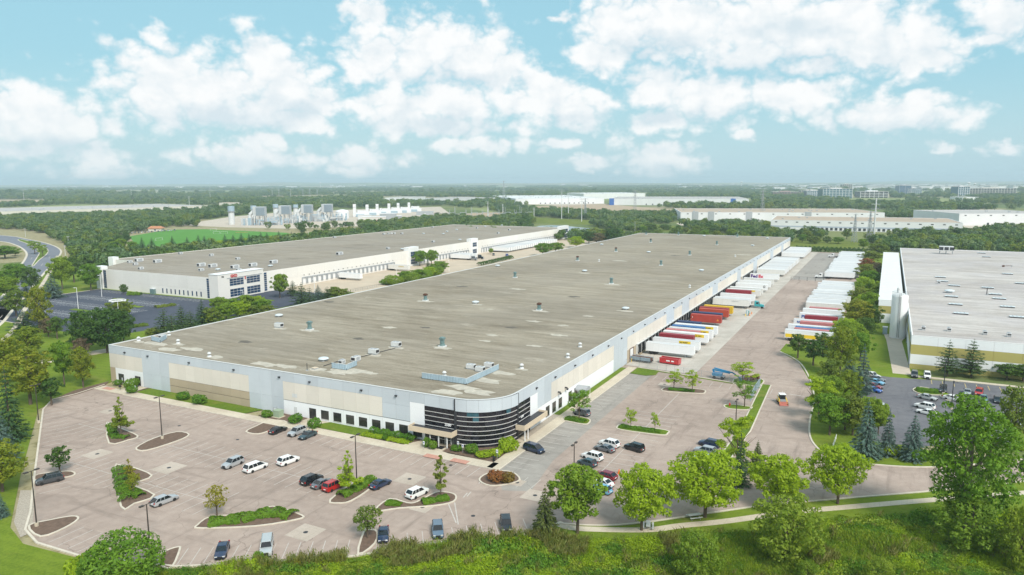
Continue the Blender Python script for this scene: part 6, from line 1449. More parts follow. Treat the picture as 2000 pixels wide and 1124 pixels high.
# articulated boom lift
q = thing('boom_lift', 'blue articulated boom lift parked behind the fence', 'boom lift', g(1404, 740), YAW-math.pi/2-.05)
lb = M('lift_blue', (.03, .22, .42), .45, .1, 1., dirt=.1)
obj('base', MB().box(-1.6, -1.0, .5, 1.6, 1.0, .95), MAT['mgrey'], q); obj('turntable', MB().box(-1.9, -.9, .95, .9, .9, 1.75), lb, q)
for x in (-1.15, 1.15):
    for s_ in (-1, 1): wv = link('wheel', TWT, q, (x, s_*.95, .48)); wv.rotation_euler = (math.pi/2, 0, 0); link('rim', TWR, wv)
obj('lower_boom', MB().tube((-1.4, 0, 1.7), (-1.9, 0, 2.6), .28, n=4).tube((-1.9, 0, 2.6), (3.2, 0, 2.1), .3, n=4), lb, q); obj('upper_boom', MB().tube((-1.4, .0, 3.1), (4.0, 0, 2.3), .24, n=4), lb, q); obj('jib', MB().tube((4.0, 0, 2.3), (6.3, 0, .9), .2, n=4), lb, q)
bk = MB()
for a, b in (((6.2, -.9), (7.2, -.9)), ((7.2, -.9), (7.2, .9)), ((7.2, .9), (6.2, .9)), ((6.2, .9), (6.2, -.9))):
    for z in (.9, 1.4): bk.tube((*a, z), (*b, z), .05, n=4)
    bk.tube((*a, .3), (*a, 1.4), .05, n=4)
bk.box(6.2, -.9, .3, 7.2, .9, .38); obj('basket', bk, lb, q)
# yellow pavement roller / loader on the drive
q = thing('skid_loader', 'yellow and white compact loader standing on the truck drive', 'loader', g(1527, 788), YAW-math.pi+.35)
obj('chassis', MB().box(-1.6, -.75, .45, 1.4, .75, 1.25), MAT['mgrey'], q); obj('cab', MB().box(-.7, -.72, 1.25, .7, .72, 2.5), MAT['dark'], q); obj('cab_roof', MB().box(-.85, -.82, 2.5, .9, .82, 2.62), MAT['white'], q); obj('window', MB().box(.702, -.6, 1.4, .73, .6, 2.3), MAT['carglass'], q); obj('engine_cover', MB().box(-1.9, -.8, .8, -.72, .8, 1.75), MAT['white'], q)
for s_ in (-1, 1):
    obj('lift_arm', MB().tube((-1.3, s_*.92, 1.8), (1.2, s_*.92, 1.2), .15, n=4).tube((1.2, s_*.92, 1.2), (1.8, s_*.92, .4), .13, n=4), MAT['yellow'], q)
    obj('fender', MB().box(-1.6, s_*1.02-.12, .75, 1.3, s_*1.02+.12, .95), MAT['yellow'], q)
    for x in (-1.0, .85): wv = link('wheel', TWT, q, (x, s_*.95, .42)); wv.scale = (.84, .84, 1); wv.rotation_euler = (math.pi/2, 0, 0)
obj('bucket', MB().add([(1.8, -1.1, .15), (2.7, -1.1, .1), (2.7, 1.1, .1), (1.8, 1.1, .15), (1.75, -1.1, .95), (1.75, 1.1, .95)], [(0, 1, 2, 3), (0, 3, 5, 4), (0, 4, 1), (3, 2, 5)]), M('bucket_red', (.55, .2, .16), .7), q)
# rusty machinery behind the hedge tree
q = thing('scrap_heap', 'brown heap of rusty machine parts by the fence corner', 'scrap heap', g(1465, 745), .4); rg = random.Random(2); sm_ = MB()
for k in range(24): x, y = rg.uniform(-3, 3), rg.uniform(-1, 1); sm_.box(x, y, rg.uniform(0, .6), x+rg.uniform(.3, 1.3), y+rg.uniform(.2, .7), rg.uniform(.7, 1.7))
f = obj('scrap', sm_, MAT['rust'], q); f['kind'] = 'stuff'; obj('frame', MB().box(-3, -1.2, 0, 3, -1, .3).box(-3, 1.2, 0, 3, 1.4, .3), MAT['dark'], q)
# chain-link fences
def netting(name, col):
    m_, nt_ = new_mat(name); p_ = pos(nt_, obj=True); s_ = N(nt_, 'ShaderNodeSeparateXYZ', inp={0: p_}).outputs
    h_ = mth(nt_, 'ADD', s_[0], s_[1])
    a_ = mth(nt_, 'PINGPONG', mth(nt_, 'ADD', h_, s_[2]), .05); b_ = mth(nt_, 'PINGPONG', mth(nt_, 'SUBTRACT', h_, s_[2]), .05)
    k_ = mth(nt_, 'LESS_THAN', mth(nt_, 'MINIMUM', a_, b_), .004)
    tr_ = N(nt_, 'ShaderNodeBsdfTransparent').outputs[0]; sh_ = pbr(nt_, col, .5, .3)
    out(nt_, N(nt_, 'ShaderNodeMixShader', inp={0: k_, 1: tr_, 2: sh_}).outputs[0]); return m_
NET = netting('chain_link', (.40, .42, .43)); NETB = netting('blue_mesh', (.22, .38, .48))
def fence(lab, pts, h, net, step=3.0, postm='mgrey', r=.045):
    q = thing('chain_link_fence', lab, 'fence', pts[0]); o = Vector(pts[0]); P = [Vector(p)-o for p in pts]
    pm = MB().tube((0, 0, 0), (0, 0, h+.1), r, n=6).mesh('post', MAT[postm])
    for a, b in zip(P[:-1], P[1:]):
        L = (b-a).length; k = max(1, round(L/step)); d = (b-a)/L
        for i in range(k+1): link('post', pm, q, a+(b-a)*i/k)
        obj('mesh_panel', MB().add([(a.x, a.y, .05), (b.x, b.y, .05), (b.x, b.y, h), (a.x, a.y, h)], [(0, 1, 2, 3)]), net, q)
        obj('top_rail', MB().tube((a.x, a.y, h), (b.x, b.y, h), .03, n=5), MAT[postm], q)
fence('chain-link fence between the side lot and the truck apron', [B(85.6, -.6), B(85.2, -5), B(83.9, -14), B(81.7, -28), B(79.3, -42)], 2.0, NET)
fence('short blue mesh fence along the kerb at the drive corner', px([(1484, 755), (1475, 768), (1466, 785)]), 2.4, NETB, 1.6, 'bluegrey', .08)
fence('chain-link gate across the far part of the truck drive', [B(320.5, -23.2), B(321.5, -40.8)], 2.2, NET, 4.4, 'dark', .09)
fence('dark chain-link fence behind the hedge of the second warehouse', px([(914, 547), (975, 540)]), 1.8, NET, 2.5, 'dark')
fence('low dark fence above the yard edge behind the main roof', px([(680, 572), (740, 560)]), 1.4, NET, 2., 'dark')
fence('white guard rail along the truck lot kerb by the spruces', px([(1633, 858), (1627, 875), (1630, 850)])[:2], 1.0, NET, 2., 'white', .08)
# lamp posts
def lamp(x, y, top, lab, m_='bronze', heads=2, foot=True):
    p = g(x, y); h = height_at(p, top); q = thing('lamp_post', lab, 'lamp post', p, YAW)
    obj('pole', MB().tube((0, 0, .3 if foot else 0), (0, 0, h), .13, .085, 8), MAT[m_], q)
    if foot: obj('base', MB().lathe([(.33, 0), (.33, .75)], 12), MAT['walk'], q)
    if heads == 0:
        rg_ = MB(); n_ = 20
        for k in range(n_):
            t0, t1 = 2*math.pi*k/n_, 2*math.pi*(k+1)/n_; rg_.tube((3.1*math.cos(t0), 3.1*math.sin(t0), h), (3.1*math.cos(t1), 3.1*math.sin(t1), h), .2, n=5)
        obj('ring', rg_, MAT[m_], q)
        for k in range(4): t0 = math.pi*k/2+.4; obj('spoke', MB().tube((0, 0, h), (3.1*math.cos(t0), 3.1*math.sin(t0), h), .08, n=5), MAT[m_], q); obj('lamp_head', MB().cbox(3.1*math.cos(t0), 3.1*math.sin(t0), h-.35, .9, .9, .3), MAT['ltgrey'], q)
    for k in range(heads):
        s_ = 1 if k else -1; a = obj('arm', MB().box(min(0, s_*.6), -.04, h-.1, max(0, s_*.6), .04, h-.02), MAT[m_], q); obj('lamp_head', MB().box(s_*.9-.38, -.22, h-.12, s_*.9+.38, .22, h+.06), MAT[m_], a)
for a in ((317, 858, 775, 'bronze lamp post on the mulch island near the facade'), (697, 945, 851, 'bronze lamp post on the planted island by the navy sedan'), (72, 1029, 920, 'bronze lamp post at the tip of the curved mulch island'), (76, 827, 752, 'bronze lamp post on the lawn kerb by the dark tree'), (292, 1060, 985, 'bronze lamp post rising behind the big round bush'), (1121, 938, 867, 'slim black lamp post by the dark teal hatchback'), (1437, 830, 782, 'twin-headed lamp post by the red hydrant island')): lamp(*a)
lamp(1842, 772, 704, 'black lamp post in front of the big pines', 'dark'); lamp(1858, 800, 744, 'black lamp post among the visitor lot cars', 'dark', 1)
for a in ((153, 604, 562, 'white lamp post at the kerb corner of the dark lot'), (199, 580, 538, 'white lamp post on the grass tip of the dark lot'), (172, 515, 493, 'white lamp post by the road trees'), (476, 600, 567, 'white lamp post before the blue-glazed entrance'), (775, 549, 525, 'white lamp post in the second warehouse yard'), (877, 530, 508, 'white lamp post beside the hedge of the second yard'), (615, 577, 545, 'white lamp post behind the spruces by the yard'), (1240, 458, 433, 'grey lamp post behind the far corner of the main roof'), (264, 500, 484, 'tan lamp post beyond the second roof near the wood'), (398, 487, 471, 'tan lamp post beside the sports field spruces'), (603, 465, 453, 'tan lamp post at the rear edge of the second roof'), (1165, 462, 449, 'slim lamp post by the pond trees')): lamp(*a, 'white', 1, False)
lamp(233, 632, 587, 'white high mast with round ring head over the dark lot', 'white', 0, False)
# signs, bins, tables, hydrant, cabinets
sg = MB().tube((0, 0, 0), (0, 0, 2.0), .04, n=6).mesh('post', MAT['steel']); sb = MB().box(-.03, -.24, 1.35, -.05, .24, 2.1).mesh('sign_plate', MAT['white'])
sgm = MB().box(-.056, -.12, 1.6, -.052, .12, 1.9).mesh('symbol', BLUEL)
for x, y, l in ((828, 880, 'small white parking sign by the hedge near the canopy'), (895, 880, 'small white parking sign beside the round bush at the corner'), (904, 886, 'low white sign board between corner shrubs'), (971, 897, 'small white sign on the walk by the black bin'), (240, 752, 'small white sign in front of the corner bush'), (265, 768, 'white parking sign at the end of the front lawn strip'), (1991, 738, 'white square sign by shrubs at the visitor lot edge'), (27, 612, 'white square sign on the verge of the curved road')):
    q = thing('parking_sign', l, 'sign', g(x, y), YAW); link('post', sg, q); p_ = link('sign_plate', sb, q); link('symbol', sgm, p_)
q = thing('litter_bin', 'black litter bin at the kerb by the bench', 'bin', g(965, 902), YAW); obj('bin', MB().lathe([(.28, .13), (.33, .95)], 12), MAT['black'], q); obj('lid', MB().lathe([(.34, .95), (.3, 1.1), (.1, 1.14)], 12), MAT['black'], q)
q = thing('bench', 'dark bench at the tip of the corner planting bed', 'bench', g(975, 893), YAW+.3); obj('seat', MB().box(-.7, -.2, .55, .7, .2, .62), MAT['mgrey'], q); obj('leg', MB().box(-.8, -.2, .1, -.7, .2, .55), MAT['dark'], q); obj('leg', MB().box(.7, -.2, .1, .8, .2, .55), MAT['dark'], q); obj('backrest', MB().box(-.9, .25, .7, .9, .3, 1.0), MAT['dark'], q)
q = thing('grill', 'small black grill standing on the corner walk', 'grill', g(235, 763), YAW); obj('bowl', MB().lathe([(.1, .85), (.38, 1.0), (.42, 1.2), (.2, 1.4)], 12), MAT['black'], q); obj('leg', MB().tube((0, 0, .13), (0, 0, .9), .05, n=6), MAT['black'], q)
def picnic(x, y, rot, lab):
    q = thing('picnic_table', lab, 'picnic table', g(x, y), rot)
    for k in range(3): obj('plank', MB().box(-1.15, -.38+k*.255, .72, 1.15, -.14+k*.255, .77), MAT['ltgrey'], q)
    for s_ in (-1, 1): obj('seat', MB().box(-1.15, s_*.78-.14, .43, 1.15, s_*.78+.14, .48), MAT['ltgrey'], q)
    for x_ in (-.8, .8): obj('leg_frame', MB().tube((x_, -.75, 0), (x_, .25, .72), .04, n=5).tube((x_, .75, 0), (x_, -.25, .72), .04, n=5).box(x_-.03, -.78, .38, x_+.03, .78, .43), MAT['steel'], q)
picnic(1266, 1031, math.atan2(1, .2), 'pale picnic table on the footpath below the round maple'); picnic(1356, 1013, .25, 'pale picnic table on the verge beside the wide lime maple')
q = thing('fire_hydrant', 'red fire hydrant at the tip of the grass island', 'hydrant', g(1425, 794)); rp_ = paint('hydrant_red', (.6, .015, .01), .4)
obj('barrel', MB().lathe([(.2, .12), (.15, .2), (.15, .7), (.19, .72), (.15, .85), (.05, .95)], 12), rp_, q); obj('nozzle', MB().tube((-.26, 0, .55), (.26, 0, .55), .07, n=8), rp_, q)
q = thing('transformer', 'green pad transformer box beside the front lawn', 'transformer', g(544, 815), YAW); gb = M('sage_green_steel', (.30, .38, .27), .6, .1); obj('cabinet', MB().box(-.8, -1.0, .2, .8, 1.0, 1.75), gb, q); obj('lid', MB().box(-.85, -1.05, 1.75, .85, 1.05, 1.85), gb, q); obj('pad', MB().box(-1.1, -1.3, .05, 1.1, 1.3, .2), MAT['walk'], q)
q = thing('gas_meter', 'grey gas meter pipes against the grey facade panel', 'meter', B(-.6, 64), YAW); obj('riser', MB().tube((0, 0, .1), (0, 0, 1.4), .06, n=6).tube((0, 0, 1.4), (0, -1.2, 1.4), .06, n=6).tube((0, -1.2, .1), (0, -1.2, 1.9), .06, n=6), MAT['mgrey'], q); obj('meter', MB().box(-.25, -.9, .7, .2, -.35, 1.2), MAT['ltgrey'], q); obj('valve', MB().box(-.2, -3.2, .1, .2, -2.8, .6), MAT['red'], q)
for x, y, w_, l in ((300, 574, 3., 'teal electrical cabinet by the hedge of the second warehouse'), (311, 572, 2.4, 'dark cabinet at the end of the hedge of the second warehouse')): q = thing('electrical_cabinet', l, 'cabinet', g(x, y), YAW); obj('cabinet', MB().box(-1, -w_/2, 0, 1, w_/2, 2.6), MAT['teal'] if w_ > 2.5 else MAT['dark'], q); obj('lid', MB().box(-1.05, -w_/2-.05, 2.6, 1.05, w_/2+.05, 2.7), MAT['bluegrey2'], q)
q = thing('orange_cone', 'orange traffic cone behind the maroon wagon', 'cone', g(1209, 925)); oc = M('cone_orange', (.8, .16, .02), .5); obj('cone', MB().lathe([(.28, .05), (.06, .9)], 10), oc, q); obj('base', MB().box(-.3, -.3, 0, .3, .3, .05), oc, q)
for i, (x, y) in enumerate(((852, 871), (878, 874))): q = thing('flower_pot', 'purple leaved plant in a pot on the %s side of the entrance' % ('outer' if i else 'inner'), 'potted plant', g(x, y, .13)); obj('pot', MB().lathe([(.25, 0), (.36, .5)], 10), MAT['tan'], q); protos.append(None); POTS = globals().setdefault('POTS', []); POTS.append(q)
protos[:] = [p_ for p_ in protos if p_]
# ---------------------------------------------------------------- plants
RNG = np.random.default_rng(12)
def unit(a): return a/np.maximum(1e-9, np.linalg.norm(a, axis=1))[:, None]
def leaf_mesh(name, P, Nn, size, m_, aspect=.7, jit=.55, along=None):
    """many small leaf clumps: P centres, Nn facing, size half lengths"""
    n = len(P); nn = unit(Nn+RNG.normal(0, jit, (n, 3)))
    t = RNG.normal(0, 1, (n, 3)) if along is None else along+RNG.normal(0, .25, (n, 3))
    t = unit(t-(t*nn).sum(1)[:, None]*nn); b = np.cross(nn, t)
    s = size[:, None]; a = s*aspect
    k = RNG.uniform(.25, .6, (n, 1))
    V = np.stack([P-t*s, P-b*a*k+t*s*.1-nn*s*.12, P+t*s*RNG.uniform(.7, 1.1, (n, 1)), P+b*a-t*s*.15-nn*s*.12], 1).reshape(-1, 3)
    me = bpy.data.meshes.new(name); me.vertices.add(n*4); me.vertices.foreach_set('co', V.ravel().astype(np.float32))
    me.loops.add(n*4); me.loops.foreach_set('vertex_index', np.arange(n*4, dtype=np.int32)); me.polygons.add(n)
    me.polygons.foreach_set('loop_start', np.arange(0, n*4, 4, dtype=np.int32))
    me.materials.append(m_); me.update(calc_edges=True); return me
def blob_points(blobs, n, depth=.38, under=.65):
    """points over and just inside a set of spheres (x, y, z, r, flatten)"""
    bl = np.array(blobs); wgt = bl[:, 3]**2; pk = RNG.choice(len(bl), n*3, p=wgt/wgt.sum())
    d = unit(RNG.normal(0, 1, (n*3, 3))); rr = bl[pk, 3]*(1-depth*RNG.random(n*3)**1.5)
    off = d*rr[:, None]; off[:, 2] *= bl[pk, 4]; P = bl[pk, :3]+off
    keep = np.ones(n*3, bool)
    for b in bl:
        q = P-b[:3]; q[:, 2] /= b[4]; keep &= np.linalg.norm(q, axis=1) > b[3]*.62
    keep &= (d[:, 2] > -under) | (RNG.random(n*3) < .25)
    P, d = P[keep][:n], d[keep][:n]; return P, d
def limbs(q, H, r, top, spread, n=6, lean=0.):
    rg_ = random.Random(int(H*100+n)); q.tube((0, 0, -.2), (lean*.3, 0, H*.35), r, r*.75, 8, False).tube((lean*.3, 0, H*.35), (lean, 0, top), r*.75, r*.25, 7, False)
    for k in range(n):
        a = 2*math.pi*k/n+rg_.uniform(-.4, .4); z0 = H*rg_.uniform(.24, .5); s_ = spread*rg_.uniform(.6, 1.)
        q.tube((lean*.3, 0, z0), (s_*math.cos(a), s_*math.sin(a), z0+(top-z0)*rg_.uniform(.4, .8)), r*.42, r*.1, 5, False)
    return q
PROTO = {}
def make_tree(kind, crown_me, trunk_mb, W_, H_, bark='bark'):
    q = thing('tree', 'x', 'tree'); protos.append(q)
    obj('trunk', trunk_mb, MAT[bark], q); link('crown', crown_me, q)
    PROTO.setdefault(kind, []).append((q, W_, H_)); return q
def round_tree(kind, leaf, seed, W_=8., H_=10., n=3600, size=.30, base=.24, nb=13, gap=.0, bark='bark', top=1., flat=.8):
    rg_ = random.Random(seed); bl = []
    zc = H_*(base+1)/2; rz = H_*(1-base)/2
    for k in range(nb):
        t = (k+.5)/nb; z = math.cos(math.pi*(.08+.84*t)); a = k*2.4+rg_.uniform(-.5, .5); rho = math.sqrt(max(0., 1-z*z))*rg_.uniform(.62, .86)
        rr = W_*.5*rg_.uniform(.30, .44)*(1-.18*max(0, z)); bl.append((rho*W_*.5*math.cos(a)*.80, rho*W_*.5*math.sin(a)*.80, zc+z*rz*.74, rr, flat))
    bl.append((0, 0, zc, W_*.30, 1.1)); bl.append((rg_.uniform(-.4, .4), rg_.uniform(-.4, .4), H_-W_*.2*top, W_*.2, 1.))
    for k in range(nb*2):            # small outer sprays break the outline
        a = rg_.uniform(0, 6.28); z = rg_.uniform(-.75, .9); rho = math.sqrt(1-z*z)*rg_.uniform(.88, 1.04)
        bl.append((rho*W_*.5*math.cos(a), rho*W_*.5*math.sin(a), zc+z*rz*.97, W_*.5*rg_.uniform(.10, .2), .8))
    P, d = blob_points(bl, n); s_ = RNG.uniform(.6, 1.35, len(P))*size
    make_tree(kind, leaf_mesh('crown', P, d+np.array([0, 0, .35]), s_, LEAF[leaf]), limbs(MB(), H_, H_*.02+.05, H_*.86, W_*.36, 8), W_, H_, bark)
def airy_tree(kind, leaf, seed, W_=8., H_=9., n=1700, size=.26, base=.32):
    rg_ = random.Random(seed); bl = []
    for k in range(30):
        a = k*2.4+rg_.uniform(-.4, .4); t = rg_.uniform(0, 1); rho = W_*.5*rg_.uniform(.25, .95)*(1-.45*t); bl.append((rho*math.cos(a), rho*math.sin(a), H_*(base+.05+(.9-base)*t), W_*rg_.uniform(.07, .14), .5))
    P, d = blob_points(bl, n, .7, 1.); make_tree(kind, leaf_mesh('crown', P, d+np.array([0, 0, .7]), RNG.uniform(.6, 1.3, len(P))*size, LEAF[leaf], .6), limbs(MB(), H_, H_*.015+.04, H_*.9, W_*.42, 11), W_, H_)
def young_tree(kind, leaf, seed, W_=4.6, H_=9., n=1900, size=.23, base=.2):
    rg_ = random.Random(seed); bl = []
    for k in range(46):
        t = rg_.random()**1.1; a = rg_.uniform(0, 6.28); rho = W_*.5*(1-t)**.8*rg_.uniform(.2, 1.05); bl.append((rho*math.cos(a), rho*math.sin(a), H_*(base+(1-base)*t*.97)+rho*.25, max(.2, W_*.11*(1.15-t)*rg_.uniform(.7, 1.3)), .85))
    P, d = blob_points(bl, n, .8, 1.); make_tree(kind, leaf_mesh('crown', P, d+np.array([0, 0, .5]), RNG.uniform(.6, 1.3, len(P))*size, LEAF[leaf], .6), limbs(MB(), H_, .10, H_*.95, W_*.3, 9), W_, H_)
def conifer(kind, leaf, seed, W_=6., H_=12., tiers=17, n=3600, size=.34, base=.03, droop=.22, power=.85, ragged=.18):
    rg_ = random.Random(seed); Ps = []; Ns = []; As = []; Ss = []
    per = n//tiers
    for k in range(tiers):
        t = k/(tiers-1); z = H_*(base+(1-base)*t*.985); rad = W_*.5*(1-t)**power+.06; nb = max(5, int(14*(1-t)+5))
        cnt = max(14, int(per*2*(1-t)+10))
        br = np.array([2*math.pi*i/nb+rg_.uniform(-.2, .2)+k for i in range(nb)]); ln_ = np.array([rad*rg_.uniform(1-ragged*2, 1+ragged) for _ in range(nb)])
        ii = RNG.integers(0, nb, cnt); s_ = RNG.random(cnt)**.6; an = br[ii]+RNG.normal(0, .13, cnt)*(1.2-s_); r = ln_[ii]*s_
        Ps.append(np.stack([r*np.cos(an), r*np.sin(an), z-droop*r+RNG.normal(0, .08, cnt)+.05*r*r/max(.5, rad)], 1))
        out_ = np.stack([np.cos(an), np.sin(an), np.zeros(cnt)], 1); Ns.append(out_*.45+np.array([0, 0, .9])); As.append(out_+np.array([0, 0, -droop])); Ss.append(RNG.uniform(.7, 1.3, cnt)*size*(.55+.45*(1-t)))
    P, Nn, A_, S_ = map(np.concatenate, (Ps, Ns, As, Ss))
    make_tree(kind, leaf_mesh('crown', P, Nn, S_, LEAF[leaf], .42, .35, A_), MB().tube((0, 0, -.2), (0, 0, H_*.96), H_*.016+.06, .03, 7, False), W_, H_)
for s_ in (1, 2, 3): round_tree('maple', 'green', s_, 9., 11., 6800, .27)
for s_ in (4, 5): round_tree('lime', 'lime', s_, 9., 9.5, 6600, .25, .2, 16)
for s_ in (6, 7): round_tree('gold', 'gold', s_, 7.5, 11., 3600, .28, .15)
for s_ in (8, 9, 10): round_tree('dark', 'dark', s_, 9., 10., 4200, .3, .14)
for s_ in (11, 12): round_tree('olive', 'olive', s_, 7., 9.5, 3000, .28, .16)
round_tree('red', 'red', 13, 6., 9., 2200, .3, .1); round_tree('purple', 'purple', 14, 4.5, 5., 1300, .24, .15)
round_tree('cottonwood', 'green', 15, 12., 19., 12000, .28, .1, 26, bark='barklight')
for s_ in (16, 17): round_tree('willow', 'willow', s_, 11., 11., 5500, .30, .0, 22)
for s_ in (18, 19): round_tree('small', 'dark', s_, 4., 5.5, 1300, .22, .26, 8)
round_tree('smallolive', 'olive', 20, 5.5, 6.5, 1500, .22, .26, 9)
for s_ in (21, 22): airy_tree('locust', 'lime', s_)
airy_tree('locustgreen', 'green', 23); airy_tree('locustbig', 'lime', 24, 9., 11., 3200, .28, .15)
young_tree('young', 'gold', 31); young_tree('young', 'lime', 32); young_tree('younggold', 'gold', 33); young_tree('younggold', 'olive', 35); round_tree('goldthin', 'gold', 34, 5., 6.5, 800, .22, .3, 8)
for s_ in (41, 42): conifer('spruce', 'spruce', s_)
for s_ in (43, 44): conifer('bluespruce', 'blue', s_, 6.5, 11., 16, 4200, .36)
conifer('olivespruce', 'olivespruce', 45, 6.4, 10.5, 17, 6500, .36, .03, .2, .8, .12)
for s_ in (46, 47): conifer('pine', 'pine', s_, 7., 13., 12, 3000, .42, .12, -.12, .62, .3)
for s_ in (48, 49): round_tree('wood', 'wood', s_, 8., 9.5, 1900, .42, .06)
round_tree('wood', 'olive', 50, 8., 9., 1900, .42, .06); round_tree('wood', 'dark', 51, 8.5, 10., 1900, .42, .06)
def bush_proto(kind, leaf, seed, W_=2.6, H_=1.8, n=900, size=.16, nb=7, boxy=False):
    rg_ = random.Random(seed); bl = [(0, 0, H_*.45, W_*.40, H_/W_)]
    for k in range(nb): a = k*2.4; bl.append((W_*.26*math.cos(a), W_*.26*math.sin(a), H_*rg_.uniform(.35, .6), W_*rg_.uniform(.2, .27), .9))
    P, d = blob_points(bl, n, .15, 1.); P[:, 2] = np.clip(P[:, 2], .02, None)
    q = thing('shrub', 'x', 'shrub'); protos.append(q); link('foliage', leaf_mesh('foliage', P, d+np.array([0, 0, .25]), RNG.uniform(.6, 1.3, len(P))*size, LEAF[leaf]), q)
    obj('stem', MB().tube((0, 0, -.1), (0, 0, H_*.6), .06, .03, 5, False), MAT['bark'], q); PROTO.setdefault(kind, []).append((q, W_, H_))
for s_ in (61, 62): bush_proto('bush', 'bush', s_)
bush_proto('bigbush', 'maple' if 0 else 'green', 63, 9., 6.5, 5200, .24, 14); bush_proto('limebush', 'lime', 64, 2.4, 1.5); bush_proto('redbush', 'red', 65, 2.2, 1.2, 700, .15); bush_proto('purplebush', 'purple', 66, .9, .9, 220, .1)
CNT = {}
def plant(kind, x, yb, yt, wpx, lab, grp=None, cat=None, z=0.):
    p = g(x, yb, z); h = height_at(p, yt)-z; wd_ = wpx*(p.y*CP+(CH)*SP)/F
    L_ = PROTO[kind]; i = CNT.get(kind, 0); CNT[kind] = i+1; q, W_, H_ = L_[i % len(L_)]
    nm = dup(q, p, (i*2.3) % 6.28, (wd_/W_, wd_/W_, max(.3, h)/H_), lab, grp, cat)
    nm.name = {'spruce': 'spruce_tree', 'bluespruce': 'spruce_tree', 'olivespruce': 'spruce_tree', 'pine': 'pine_tree'}.get(kind, 'tree' if q.name.startswith('tree') else 'shrub')
    return nm
